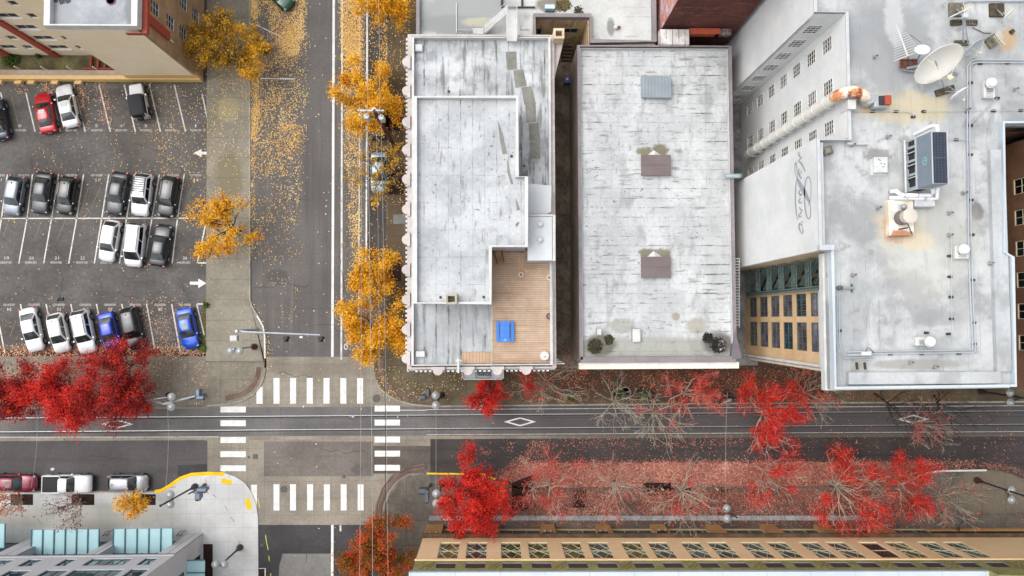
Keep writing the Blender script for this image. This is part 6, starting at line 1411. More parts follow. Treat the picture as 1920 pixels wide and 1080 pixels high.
corner_signal('blue grey signal boxes on a black pole at the yellow kerb',(384,909),(375,920),[(369.5,930,.5,.75,4),(377,919,.95,.35,4.1)])
corner_signal('black hooded signal beside the twin lamp at the lattice-window corner',(806,909),(797,925),[(793,921,.9,.45,3.9),(800,931,.4,1.2,4.2)],mat=m_sig)
# utility pole with transformers
b=P(743,281,.12); t=thing('utility_pole','brown wooden utility pole with white crossarm and three transformer cans','utility pole',(b.x,b.y,.12)); H=15.3
obj('pole',MB().tube([(b.x,b.y,.1),(b.x+.05,b.y,H)],.24,10,.15),m_wood,t,smooth=True)
k=MB().box(P(671,207,H-.3).x,P(720,207,H-.3).x,P(700,207,H-.3).y-.06,P(700,207,H-.3).y+.06,H-.45,H-.3)
obj('crossarm',k,m_coping,t)
k=MB()
for px in (672,686,712,719): c=P(px,207,H-.2); k.lathe((c.x,c.y,H-.3),[(.05,0),(.09,.05),(.09,.12),(.05,.2)],8)
c=P(676,215,H-1.2); k.tube([(c.x,c.y+.3,H-.4),(c.x,c.y,H-1.2)],.05,5).bbox(c.x-.15,c.x+.15,c.y-.1,c.y+.1,H-1.4,H-1.2,.03)
islands('insulator',k,m_coping,t)
for px,py in ((687,217),(701.5,206),(714.5,219)):
    c=P(px,py,H-.9); o=obj('transformer_can',MB().lathe((c.x,c.y,H-2.0),[(.24,0),(.26,.05),(.26,1.0),(.27,1.02),(.22,1.1)],14),m_lgrey,t,smooth=40)
    obj('bushing',MB().lathe((c.x+.06,c.y+.05,H-.9),[(.04,0),(.05,.1),(.03,.2)],8),m_sig,o); obj('bracket',MB().tube([(c.x,c.y,H-1.5),(b.x,b.y,H-1.5)],.05,5),m_sig,o)
# overhead wires
m_wire = plain('pale_wire', (176,178,170), .5, .3, .05); m_wired = plain('dark_wire', (40,40,42), .6, 0, 0)
def wire(label,pts,z0,z1,r=.018,m=None,sag=.4):
    a=P(*pts[0],z0); b=P(*pts[1],z1); q=[]
    for i in range(13):
        f=i/12; p=a.lerp(b,f); p.z-=sag*4*f*(1-f); q.append(p)
    tag(obj('overhead_wire',MB().tube(q,r,4),m or m_wire),label,'wire','overhead wires')
wire('pale wire over the bike lane from the picture top to the foot',((677,207),(674,1120)),14.2,14,.018)
wire('pale wire from the crossarm passing the turning tree',((689,207),(699,1120)),14.2,14,.022)
wire('pale wire from the crossarm right of the golden trees',((714,207),(728,1120)),14.2,14,.016)
wire('dark wire crossing the corner right of the manhole',((721,640),(722,1000)),9,9,.03,m_wired)
wire('pale wire hanging above the parked pale blue car',((705,225),(711,700)),12,10,.014)
wire('wire continuing upward from the crossarm at the picture top',((689,207),(688,-60)),14.2,14,.02)
wire('second wire continuing upward from the crossarm at the picture top',((712,207),(708,-60)),14.2,14,.02)
for (xa,ya,xb,yb),lb in (((69,770,58,915),'span wire over the rails left of the pickup'),((314,764,310,922),'span wire over the rails between lamp and yellow kerb'),((817,762,817,925),'span wire joining the two corner lamps over the rails'),((1364,735,1362,950),'span wire over the rails beside the sparse maple')):
    wire(lb,((xa,ya),(xb,yb)),5.6,5.6,.016)
wire('contact wire strung lengthwise over the tram track',((-60,786),(1980,781)),6,6,.012,m_wired,.05)
# round wall sign on the peach building
c=P(1800,985,4.2); t=thing('round_sign','round black and white wheel emblem sign above the arcade','sign',(c.x,c.y,3.6))
ax=Matrix.Rotation(.9,4,'Z')@Matrix.Rotation(1.0,4,'X')
obj('disc',MB().lathe(c,[(.62,-.05),(.62,.05),(0,.05)],24,ax),m_black,t)
k=MB(); n=24
for r0,r1 in ((.56,.48),(.2,.12)): k.loft([[c+ax@Vector((r*math.cos(6.283*i/n),r*math.sin(6.283*i/n),.06)) for i in range(n)] for r in (r0,r1)],cap=False)
for i in range(6):
    a=6.283*i/6; k.quad(*[c+ax@Vector((r*math.cos(a+d),r*math.sin(a+d),.06)) for r,d in ((.2,-.2),(.48,-.1),(.48,.1),(.2,.2))])
obj('emblem',k,m_coping,t); obj('bracket',MB().tube([c,(c.x,yp-.1,c.z-.3)],.05,6),m_black,t)
# wall lanterns on the arcade piers
for i,(px,py) in enumerate(((807,1000),(922,999),(1243-60,999))): pass
lbl=['first from the open corner','second from the open corner','third from the open corner','fourth from the open corner','fifth from the open corner']
for i,px in enumerate((812,923,1028,1132,1244)):
    c=P(px,1003,4.0); t=thing('wall_lantern','small dark lantern on the arcade pier, '+lbl[i],'lantern',(c.x,yp+.4,3.4),'arcade lanterns')
    obj('bracket',MB().box(c.x-.5,c.x+.5,yp+.05,yp+.25,3.3,3.5),m_black,t)
    k=MB()
    for dx in(-.3,.3): k.lathe((c.x+dx,yp+.4,3.3),[(.06,0),(.13,.2),(.13,.32),(.04,.42)],8)
    obj('lamp_shade',k,m_globe,t)
# bike rack loops and parked motorbikes
for px,py,lb in ((204,997,'small bent metal bike rack between two glass canopies'),(341,997,'small bent metal bike rack by the corner pier')):
    c=P(px,py,.12); k=MB()
    for d in (0,.35): k.tube([(c.x-.3+d,c.y-.25,.12),(c.x-.3+d,c.y-.25,.8),(c.x+.05+d,c.y+.15,.9),(c.x+.05+d,c.y+.15,.12)],.03,6)
    tag(obj('bike_rack',k,m_black),lb,'bike rack','bike racks')
def motorbike(label,px,py,ang,mat):
    c=P(px,py,.5); t=thing('motorbike',label,'motorbike',(c.x,c.y,.12),None,ang,local=True)
    for x in (-.65,.65): obj('wheel',MB().lathe((x,-.06,.32),[(.2,0),(.32,.02),(.32,.1),(.2,.12)],14,Matrix.Rotation(-math.pi/2,4,'X')),m_tyre,t)
    obj('tank',MB().loft([[(x,w*math.cos(a),z+w*.9*math.sin(a)) for a in (6.283*i/8 for i in range(8))] for x,w,z in ((-.7,.08,.75),(-.45,.16,.78),(0,.15,.74),(.25,.19,.85),(.5,.1,.85))]),mat,t,smooth=True)
    obj('engine',MB().bbox(-.25,.3,-.2,.2,.25,.62,.05),m_sig,t); obj('handlebar',MB().tube([(.42,-.38,1.0),(.5,-.1,.95),(.5,.1,.95),(.42,.38,1.0)],.03,6),m_black,t); obj('seat',MB().bbox(-.6,0,-.13,.13,.78,.88,.04),m_black,t)
motorbike('dark motorbike with red panel parked under the sparse red maple',1355,742,.3,plain('dark_red_panel',(120,30,36),.4,0,.1)); motorbike('grey motorbike parked beside the dark red one',1362,751,.4,plain('grey_panel',(150,152,158),.4,.2,.1))
# small signs and bollards along the leaf bed
for i,px in enumerate((1242,1344,1449,1474,1581,1683)):
    c=P(px,917,.5); tag(obj('bollard',MB().lathe((c.x,c.y,.12),[(.1,0),(.1,.75),(.06,.85)],8),m_coping),'small white bollard in the leaf carpet, '+['by the first bare tree','near the black lamp','left of the tall scarlet maple','just left of a red tuft','below the tall scarlet maple','where the white kerb begins'][i],'bollard','white bollards')
c=P(689,244,2.6); t=thing('street_sign','small white street sign on a thin post beside the black car','sign',(c.x,c.y,.12)); obj('post',MB().tube([(c.x,c.y,.1),(c.x,c.y,2.7)],.04,6),m_pole,t); obj('panel',MB().cbox((c.x,c.y,2.55),.5,.28,.05,0,Matrix.Rotation(.6,4,'X')),m_coping,t)
c=P(731,540,2.6); t=thing('street_sign','thin pale street sign between two golden trees','sign',(c.x,c.y,.12)); obj('post',MB().tube([(c.x,c.y,.1),(c.x,c.y,2.9)],.045,6),m_pole,t); obj('panel',MB().box(c.x-.3,c.x+.3,c.y-.03,c.y+.03,2.4,2.85),m_coping,t)
c=P(700,648,2.6); t=thing('street_sign','blue grey sign on a post within the large golden tree','sign',(c.x,c.y,.12)); obj('post',MB().tube([(c.x,c.y,.1),(c.x,c.y,2.9)],.05,6),m_pole,t); obj('panel',MB().box(c.x-.4,c.x+.4,c.y-.05,c.y+.05,2.3,2.9),m_sigb,t)
for x0,lb in ((20,'tree pit under the rust brown sapling'),(135,'tree pit under the maroon sapling'),(250,'tree pit under the yellow sapling')):
    a=P(x0+6,943,.12); k=MB().tube([(a.x,a.y,.12),(a.x-.2,a.y+.3,1.9)],.03,5).tube([(a.x+1.2,a.y+.1,.12),(a.x+1.0,a.y+.35,1.9)],.03,5)
    tag(obj('tree_stake',k,m_twig),'pale leaning stakes in the dark '+lb,'stake','tree stakes')
c=P(1199,732,.3); tag(obj('planter_ring',MB().lathe((P(1172,736,.12).x,P(1172,736,.12).y,.12),[(.62,0),(.62,.15),(.54,.15),(.54,0)],20),m_gf),'round pale ring set round a small green plant by the tracks','planter')
c=P(490,1072,.1); t=thing('utility_pit','white-rimmed dark square pit at the plaza kerb','pit',(c.x,c.y,.0)); a=P(483,1066,.1); b=P(497,1100,.1)
obj('rim',MB().wall([(a.x,a.y),(b.x,a.y),(b.x,b.y),(a.x,b.y)],.12,0,.13,True),m_coping,t); obj('cover',MB().box(a.x,b.x,b.y,a.y,.01,.06),m_soil,t)
c=P(1063,152,.6); t=thing('wheelie_bin','blue bin standing in the dark alley','bin',(c.x,c.y,.125)); obj('body',MB().loft([[(c.x-.3,c.y-.3,.125),(c.x+.3,c.y-.3,.125),(c.x+.3,c.y+.3,.125),(c.x-.3,c.y+.3,.125)],[(c.x-.36,c.y-.38,1.05),(c.x+.36,c.y-.38,1.05),(c.x+.36,c.y+.38,1.05),(c.x-.36,c.y+.38,1.05)]]),plain('blue_plastic',(58,66,140),.5,0,.08),t); obj('lid',MB().bbox(c.x-.38,c.x+.38,c.y-.4,c.y+.42,1.05,1.13,.03),plain('dark_blue_plastic',(48,54,118),.5,0,.08),t); obj('label_plate',MB().box(c.x-.14,c.x+.1,c.y-.06,c.y+.16,1.13,1.136),m_coping,t)
# ================================================================ roof deck furniture
z=11.5
t=thing('picnic_table','bright blue picnic table with two benches on the timber deck','picnic table',P(946,622,z)); bl=plain('bright_blue_plastic',(36,126,226),.5,0,.06,2)
a,b=P(938,641,z+.75),P(955,602,z+.75); k=MB()
for i in range(6): x=a.x+(b.x-a.x)*i/6; k.box(x+.01,x+(b.x-a.x)/6-.01,a.y,b.y,z+.7,z+.75)
obj('tabletop',k,bl,t)
for x0,x1 in ((930.5,936),(957.5,963.5)):
    c,d=P(x0,641,z+.45),P(x1,602,z+.45); obj('bench',MB().bbox(c.x,d.x,c.y,d.y,z+.4,z+.46,.02),bl,t)
k=MB()
for yy in (a.y+.35,b.y-.35): k.tube([(a.x-.35,yy,z+.4),(b.x+.35,yy,z+.4)],.04,5).tube([(a.x-.2,yy,z),(a.x+.3,yy,z+.7)],.04,5).tube([(b.x+.2,yy,z),(b.x-.3,yy,z+.7)],.04,5)
obj('leg',k,bl,t)
c=P(947,637,z+.8); tag(obj('bowl',MB().lathe((c.x,c.y,z+.75),[(.06,0),(.13,.05),(.13,.07),(.05,.03)],10),plain('light_blue_bowl',(90,190,240),.4,0,.05)),'light blue bowl on the end of the blue picnic table','bowl')
c=P(936,482,z+.4); t=thing('deck_chair','brown sling deck chair in the corner of the timber deck','chair',(c.x,c.y,z),None,.25,local=True); dk=plain('dark_chair_frame',(70,48,36),.6,0,.1)
obj('seat',MB().add([(-.28,-.5,.35),(.28,-.5,.35),(.28,0,.28),(-.28,0,.28),(.28,.55,.8),(-.28,.55,.8)],[(0,1,2,3),(3,2,4,5)]),plain('tan_sling',(164,124,88),.8,0,.08),t)
obj('frame',MB().tube([(-.33,-.55,0),(-.33,-.5,.4),(-.33,.55,.85)],.035,5).tube([(.33,-.55,0),(.33,-.5,.4),(.33,.55,.85)],.035,5).tube([(-.33,.3,0),(-.33,0,.45)],.03,5).tube([(.33,.3,0),(.33,0,.45)],.03,5),dk,t)
def pot(label,px,py,r,mat,leaf):
    c=P(px,py,z+.4); t=thing('plant_pot',label,'plant pot',(c.x,c.y,z),'deck plant pots')
    obj('pot',MB().lathe((c.x,c.y,z),[(r*.7,0),(r,.4),(r*.88,.4),(r*.85,.34),(0,.34)],14),mat,t,smooth=40); s=shrub('x',px,py,2,int(px),leaf,90,z+.3,.35,.06); s.name='plant'
    for q in ('label','category'): del s[q]
    s.parent=t; s.matrix_parent_inverse=WORLD[t]
pot('pale pot of orange and green flowers at the deck step',977,515,.25,m_coping,leafmat('flower_leaf',[(0,(60,84,30)),(.5,(90,100,40)),(.6,(200,90,50)),(1,(214,110,60))],0))
pot('cream pot of yellow flowers against the deck railing',1030,520,.27,m_crf,leafmat('yellow_flower',[(0,(40,40,24)),(.5,(60,60,30)),(.55,(220,190,40)),(1,(240,210,60))],0))
pot('brown pot with grey plant against the deck railing',1030,593,.3,plain('brown_pot',(112,80,74),.7,0,.1),leafmat('grey_plant',[(0,(120,96,92)),(1,(170,150,150))],0))
c=P(1021,667,z+.5); t=thing('round_table','round glass-topped table in the lower corner of the deck','table',(c.x,c.y,z)); obj('tabletop',MB().lathe((c.x,c.y,z+.5),[(.38,0),(.38,.03),(0,.03)],24),plain('pale_glass_top',(206,204,196),.2,0,.05),t); obj('rim',MB().lathe((c.x,c.y,z+.49),[(.38,0),(.41,.0),(.41,.05),(.38,.05)],24),m_coping,t); obj('leg',MB().lathe((c.x,c.y,z),[(.2,0),(.05,.05),(.04,.49)],8),m_gf,t)
c=P(1022,669,z+.6); tag(obj('cup',MB().lathe((c.x,c.y,z+.535),[(.05,0),(.06,.1),(.04,.1)],8),m_sig),'small grey cup on the round deck table','cup')
for px,py,lb in ((1013,420,'upper round vent on the stair bulkhead'),(1013,449,'lower round vent on the stair bulkhead')):
    c=P(px,py,14.6); t=thing('bulkhead_vent','pale '+lb,'vent',(c.x,c.y,14.3),'bulkhead vents'); obj('cap',MB().lathe((c.x,c.y,14.5),[(.24,0),(.25,.05),(.2,.12),(0,.15)],14),m_lgrey,t,smooth=30); obj('stack',MB().lathe((c.x,c.y,14.3),[(.14,0),(.14,.2)],10),m_gf,t)
# ================================================================ equipment on the tall roof
z=B3Z
def T3(px,py,h=0): return P(px,py,z+h)
a,b=T3(1748,345,3.6),T3(1775,247,3.6); t=thing('cooling_tower','grey cooling tower with blue-grey louvred top and round emblem','cooling tower',((a.x+b.x)/2,(a.y+b.y)/2,z))
bg=plain('blue_grey_casing',(132,146,158),.45,.2,.06,1); X0,X1,Y0,Y1=a.x,b.x,a.y,b.y; ztop=z+3.6
obj('casing',MB().loft([[(X0-.0,Y0,z+1.7),(X1,Y0,z+1.7),(X1,Y1,z+1.7),(X0-.0,Y1,z+1.7)],[(X0,Y0,ztop),(X1,Y0,ztop),(X1,Y1,ztop),(X0,Y1,ztop)]]),bg,t)
k=MB().wall([(X0+.03,Y0+.03),(X1-.03,Y0+.03),(X1-.03,Y1-.03),(X0+.03,Y1-.03)],.06,ztop,ztop+.08,True); obj('top_rim',k,m_lgrey,t)
k=MB().box(X0+.06,X1-.06,Y0+.06,Y1-.06,ztop,ztop+.02); obj('intake',k,m_black,t)
k=MB()
for i in range(34): y=Y0+.1+(Y1-Y0-.2)*i/33; k.box(X0+.07,X1-.07,y-.022,y+.022,ztop+.02,ztop+.05)
for i in range(1,5): x=X0+(X1-X0)*i/5; k.box(x-.02,x+.02,Y0+.07,Y1-.07,ztop+.03,ztop+.06)
k.box(X0+.07,X1-.07,(Y0+Y1)/2-.06,(Y0+Y1)/2+.06,ztop+.03,ztop+.07)
obj('louvre',k,plain('slate_louvre',(72,82,100),.5,.2,.1),t)
obj('base_frame',MB().box(X0-.02,X1,Y0-.02,Y1+.02,z+1.5,z+1.7).box(X0-.22,X0-.16,Y0-.1,Y1+.1,z+.35,z+.5).box(X0-.05,X1,Y0,Y1,z+.1,z+.3),m_lgrey,t)
for i in range(4):
    y=Y0+.35+i*(Y1-Y0-.7)/3; obj('fan_housing',MB().box(X0+.02,X1-.05,y-.28,y+.28,z+.3,z+1.5),plain('pale_fan_box',(176,186,194),.5,.1,.1),t)
    obj('fan_opening',MB().box(X0+.0,X0+.019,y-.1,y+.28,z+.6,z+1.4),m_black,t)
obj('inner_panel',MB().box(X0+.1,X1-.1,Y0+.05,Y1-.05,z+.3,z+1.5),m_black,t)
k=MB()
for i in range(5): y=Y0+(Y1-Y0)*i/4; k.tube([(X0-.03,y,z+.3),(X0-.03,y,z+1.6)],.05,5)
k.tube([(X0-.2,Y0-.1,z+.45),(X0-.2,Y1+.1,z+.45)],.09,8)
obj('strut',k,m_lgrey,t)
# emblem: pale ring with a folded ribbon across it
cy=(Y0+Y1)/2-.05; cz=z+2.75; k=MB(); n=24; xx=X0-.012
k.loft([[(xx,cy+r*math.cos(6.283*i/n),cz+r*1.05*math.sin(6.283*i/n)) for i in range(n)] for r in (.30,.24)],cap=False)
for pp in ([(.05,.2),(.12,.14),(-.02,.0),(-.1,.06)],[(-.1,.06),(-.02,.0),(.08,-.03),(.12,.03)],[(.1,.02),(.03,-.04),(-.12,-.16),(-.05,-.2)]): k.quad(*[(xx,cy+u,cz+v) for u,v in pp])
obj('emblem',k,plain('emblem_cyan',(150,214,236),.5,0,0),t)
# white pipes at both ends
t=thing('white_pipework','fat white insulated pipes at the foot of the cooling tower','pipe',T3(1715,365)); wp=plain('white_pipe_jacket',(240,241,242),.5,0,.04,2)
obj('pipe',MB().tube([T3(1672,359,.3),T3(1680,358,.8),T3(1690,366,.9),T3(1745,366,.9),T3(1750,360,1.2),T3(1748,352,1.6)],.17,10),wp,t,smooth=True)
obj('pipe',MB().tube([T3(1670,371,.2),T3(1680,371,.7),T3(1745,372,.7),T3(1757,372,.9),T3(1758,352,1.4)],.15,10),wp,t,smooth=True)
k=MB()
for px,py in ((1695,366),(1720,366),(1700,372),(1735,372),(1757,372),(1746,366)): k.lathe(T3(px,py,.9)-Vector((.05,0,0)),[(.19,0),(.19,.1)],12,Matrix.Rotation(math.pi/2,4,'Y'))
obj('coupling',k,m_lgrey,t)
t=thing('white_pipework','white bent pipe over the upper end of the cooling tower','pipe',T3(1735,240)); obj('pipe',MB().tube([T3(1716,252,1.0),T3(1728,246,1.8),T3(1748,236,3.0),T3(1757,236,3.3),T3(1758,246,3.2)],.16,10),wp,t,smooth=True)
# rusty white plinth with drum vent
a,b=T3(1667,442,.45),T3(1712,375,.45); t=thing('equipment_plinth','white plinth stained with orange rust, carrying a drum vent','plinth',((a.x+b.x)/2,(a.y+b.y)/2,z))
obj('housing',MB().bbox(a.x,b.x,a.y,b.y,z,z+.5,.04),surf('rust_stained_white',(238,232,220),(222,212,196),sc=1,fine=.06,blots=[(XW(1693,z+.5),YW(440,z+.5),1.2,.42,(172,104,62),.85,1.0),(XW(1670,z+.5),YW(400,z+.5),.3,1.2,(206,184,150),.55,.8)]),t)
obj('drum',MB().lathe(T3(1689,409,.5),[(.56,0),(.56,.5),(.5,.52),(.5,.7)],20),plain('dark_drum_side',(120,108,104),.6,.1,.15),t,smooth=40); c=T3(1689,409,.5); obj('drum_cap',MB().lathe((c.x+.02,c.y,z+1.75),[(.55,0),(.56,.06),(.3,.12),(0,.13)],22).lathe((c.x,c.y,z+1.2),[(.5,0),(.54,.5)],20),plain('beige_drum_cap',(206,196,184),.6,0,.05),t,smooth=40)
c=T3(1690,389,.5); obj('dome_base',MB().box(c.x-.28,c.x+.28,c.y-.28,c.y+.28,z+.5,z+.6),m_lgrey,t); obj('dome',MB().lathe((c.x+.05,c.y,z+.6),[(.2,0),(.22,.2),(.16,.34),(.06,.4)],12),plain('grey_dome',(160,162,166),.4,.2,.1),t,smooth=40); c=T3(1677,405,.5); obj('access_panel',MB().box(c.x-.22,c.x+.26,c.y-.35,c.y+.35,z+.5,z+.52),m_lgrey,t)
k=MB().tube([T3(1685,430,.55),T3(1702,427,.55)],.05,5).tube([T3(1702,420,.55),T3(1711,441,.55)],.03,5); obj('cable',k,m_dkf,t)
a,b=T3(1715,388,.6),T3(1752,372,.6); t=thing('pump_box','pale grey box between the rusty plinth and the white pipes','box',((a.x+b.x)/2,(a.y+b.y)/2,z)); obj('housing',MB().bbox(a.x,b.x,a.y,b.y,z+.1,z+.7,.05),m_lgrey,t); obj('lid',MB().box(a.x+.6,b.x-.05,a.y+.05,b.y-.05,z+.7,z+.74),m_coping,t)
# square hatch and vents
c=T3(1652,309,.35); t=thing('roof_hatch','square white hatch with dark spots beside the cooling tower','hatch',(c.x,c.y,z)); obj('lid',MB().bbox(c.x-.53,c.x+.53,c.y-.62,c.y+.62,z,z+.4,.05),m_coping,t); obj('curb',MB().box(c.x-.72,c.x+.56,c.y-.78,c.y+.5,z,z+.06),m_lgrey,t)
k=MB()
for dx,dy in ((-.1,.35),(.0,.1),(.25,.05),(.15,-.15),(-.2,.42)): k.lathe((c.x+dx,c.y+dy,z+.4),[(.05,0),(.03,.03)],6)
obj('bolt',k,m_dkf,t)
c=T3(1552,282,.2); t=thing('paver_block','dark square weathered block set askew near the lettered wall','block',(c.x,c.y,z)); obj('slab',MB().cbox((c.x,c.y,z+.12),.72,.62,.24,.3),surf('weathered_block',(112,110,100),(80,78,70),sc=2,fine=.3),t); obj('inset',MB().cbox((c.x,c.y,z+.25),.45,.4,.03,.3),plain('mossy_inset',(132,130,120),.9,0,.3,4),t)
def fan(label,px,py,ex,ey,w,h,hz=1.0):
    c=T3(px,py,.3); q=(HC-z)/F; t=thing('roof_fan',label,'roof fan',(c.x,c.y,z),'white mushroom roof fans'); W_,H_=w*q/2,h*q/2
    obj('curb',MB().bbox(c.x-W_,c.x+W_,c.y-H_,c.y+H_,z,z+.45,.04),m_coping,t)
    d=P(ex,ey,z+hz); obj('hood',MB().lathe((d.x,d.y,z+.4),[(.30,0),(.42,.25),(.42,.4),(.36,.45)],18),m_coping,t,smooth=40); obj('dome',MB().lathe((d.x,d.y,z+.85),[(.32,0),(.34,.15),(.24,.28),(0,.34)],16),wp,t,smooth=40)
    obj('bracket',MB().box(c.x-W_*.5,c.x+W_*.5,c.y-.2,c.y+.1,z+.45,z+.55),m_gf,t); k=MB()
    for i in range(4): k.box(c.x-W_*.6,c.x+W_*.6,c.y-H_*.9+i*.12,c.y-H_*.9+i*.12+.04,z+.451,z+.46)
    obj('vent_slot',k,m_gf,t)
fan('white mushroom fan inside the pipe loop right of the big dish',1853,168,1862,154,22,34); fan('white mushroom fan beside the long pipes at mid roof',1802,473,1811,467,26,26); fan('white mushroom fan near the front pipe run',1729,640,1747,641,28,17)
# dishes
def dish(name,label,px,py,zc,dia,az,el,mat,depth=.18,stand=None,feed=True,feet=None,tf=None):
    """dish whose open face looks along azimuth az (math, degrees) and elevation el"""
    c=P(px,py,zc); t=thing(name,label,'satellite dish',(c.x,c.y,z),None); d=Vector((math.cos(math.radians(az))*math.cos(math.radians(el)),math.sin(math.radians(az))*math.cos(math.radians(el)),math.sin(math.radians(el))))
    ax=d.to_track_quat('Z','Y').to_matrix().to_4x4(); R=dia/2; n=28
    prof=[(R*f,depth*R*2*f*f) for f in (0,.2,.4,.6,.8,1.0)]+[(R*1.02,depth*R*2),(R*1.02,depth*R*2-.03)]+[(R*f,depth*R*2*f*f-.05) for f in (.95,.7,.4,.15,0)]
    off=depth*R*2
    obj('reflector',MB().lathe(c-d*off*.5,prof,n,ax),mat,t,smooth=50)
    if feed:
        f=c+d*(R*.95); k=MB()
        for i in range(3): a=2.1*i+.4; k.tube([c+ax@Vector((R*.92*math.cos(a),R*.92*math.sin(a),off*.5)),f],.014*max(1,dia/2),4)
        k.lathe(f-d*.1,[(.05*dia,0),(.05*dia,.09*dia),(.03*dia,.1*dia)],10,ax); obj('feed_arm',k,m_crf,t)
    k=MB()
    if stand: g=P(*stand,z+.1)
    else: g=Vector((c.x,c.y,z+.1))
    bk=c-d*off*.6
    k.tube([bk,(bk.x*.5+g.x*.5,bk.y*.5+g.y*.5,(bk.z+g.z)/2),g],.05*max(1,dia/2),6)
    for q in (feet or []): k.tube([bk,P(*q,z+.05)],.035*max(1,dia/2),5)
    obj('mount',k,m_pole,t)
    return t
dish('satellite_dish','huge cream satellite dish tilted toward the street',1757,117,z+2.6,3.6,-74,31,plain('cream_dish',(246,242,232),.5,0,.04,.8),.13,stand=(1745,125),feet=[(1772,168),(1795,140),(1715,125)])
dish('satellite_dish','small white oval dish behind the huge cream dish',1729,94,z+2.0,1.05,115,55,wp,.12,stand=(1722,108))
dish('satellite_dish','white dish seen edge-on below the huge cream dish',1797,174,z+1.0,1.5,-60,12,wp,.12,stand=(1782,168),feet=[(1775,160),(1768,172)])
dish('satellite_dish','thin grey dish leaning right of the huge cream dish',1826,88,z+1.0,1.6,-62,25,m_lgrey,.12,stand=(1812,80))
# rusty mount and concrete ballast
c=T3(1702,120,.3); t=thing('ballast_frame','rust red steel frame weighted beside the huge dish','frame',(c.x,c.y,z)); rr=plain('rusty_frame',(136,62,48),.8,.1,.2,4)
k=MB()
for px in (1688,1700,1716): k.tube([T3(px,112,.4),T3(px,126,.4)],.07,5)
k.tube([T3(1687,112,.45),T3(1720,112,.45)],.07,5).tube([T3(1687,126,.45),T3(1720,126,.45)],.07,5); obj('frame',k,rr,t); k=MB()
for i in range(3): k.cbox(T3(1696+i*9,119,.2),.36,.5,.35,.05)
obj('ballast_block',k,plain('mossy_block',(96,88,76),.95,0,.25,4),t); obj('rail',MB().tube([T3(1692,131,.3),T3(1716,134,.3)],.06,5).tube([T3(1700,128,.5),T3(1722,124,.5)],.1,6),m_pole,t)
m_blk2=surf('weathered_concrete_block',(124,118,100),(92,88,76),sc=2,fine=.25,fsc=6,rough=.95); m_blk3=surf('dark_mossy_block',(92,82,66),(64,58,46),sc=2,fine=.3,fsc=6,rough=.95)
def ballast(label,px,py,nx,ny,bw,bd,rot,mat=None,pole=None,arm=None,hollow=False):
    c=T3(px,py,.15); t=thing('antenna_ballast',label,'antenna base',(c.x,c.y,z),'weighted antenna bases'); k=MB(); m=Matrix.Rotation(rot,3,'Z'); kh=MB()
    for i in range(nx):
        for j in range(ny):
            o=m@Vector(((i-(nx-1)/2)*bw*1.04,(j-(ny-1)/2)*bd*1.04,0)); k.cbox((c.x+o.x,c.y+o.y,z+.12),bw,bd,.22,rot)
            if hollow:
                for s in(-.24,.24): w=m@Vector((s*bw,0,0)); kh.cbox((c.x+o.x+w.x,c.y+o.y+w.y,z+.235),bw*.3,bd*.55,.02,rot)
    obj('block',k,mat or m_blk2,t)
    if hollow: obj('block_hole',kh,m_black,t)
    if pole: obj('mast',MB().tube([(c.x,c.y,z+.2),P(*pole,z+1.6)],.05,6),m_pole,t)
    if arm:
        obj('antenna_arm',MB().tube([P(*arm[0],z+1.2),P(*arm[1],z+1.5)],.06,6),m_coping,t); k=MB()
        d=(P(*arm[1],z+1.5)-P(*arm[0],z+1.2)).normalized(); u=Vector((-d.y,d.x,0)).normalized()
        for i in range(5): q=P(*arm[1],z+1.5)-d*.16*i; k.tube([q-u*.35,q+u*.35],.022,4)
        obj('element',k,m_crf,t)
    return t
ballast('pair of mossy slabs under a short antenna, top of the dish roof',1793,18,2,1,.55,1.05,0,m_blk2,(1806,30),((1780,33),(1822,13)))
ballast('pair of dark brown slabs under a tilted antenna in the far top corner',1869,19,2,1,.55,1.05,0,m_blk3,(1880,28),((1882,34),(1900,16)))
ballast('hollow dark concrete blocks left of the antenna tripod',1793,42,2,1,.42,.42,.05,m_blk3,None,None,True); ballast('hollow pale concrete blocks right of the antenna tripod',1822,42,2,1,.42,.42,-.05,m_blk2,None,None,True)
ballast('hollow blocks at the foot of the long antenna leg by the huge dish',1803,80,3,1,.36,.38,.0,m_blk2,None,None,True); ballast('cluster of tan blocks set askew right of the thin grey dish',1860,77,3,2,.3,.4,.6,m_blk2,(1872,72),((1884,84),(1868,64)))
ballast('long weathered slab under the edge-on white dish',1772,170,2,1,.75,.5,.3,m_blk3); ballast('tiny grey block near the rust stain in the top corner',1898,59,1,1,.3,.3,.7,m_blk3)
t=thing('antenna_mast','pale tripod mast standing between hollow concrete blocks','antenna',T3(1808,45)); obj('leg',MB().tube([T3(1806,40,.2),T3(1808,32,1.6)],.06,6).tube([T3(1806,80,.2),T3(1807,36,1.5)],.055,6).tube([T3(1815,80,.2),T3(1809,36,1.5)],.045,6),m_pole,t); obj('mast_head',MB().bbox(T3(1809,30,1.6).x-.18,T3(1809,30,1.6).x+.18,T3(1809,30,1.6).y-.2,T3(1809,30,1.6).y+.2,z+1.5,z+1.8,.04),m_lgrey,t)
obj('cable',MB().tube([T3(1824,52,.1),T3(1845,62,.1),T3(1858,62,.1)],.03,5),m_dkf,t)
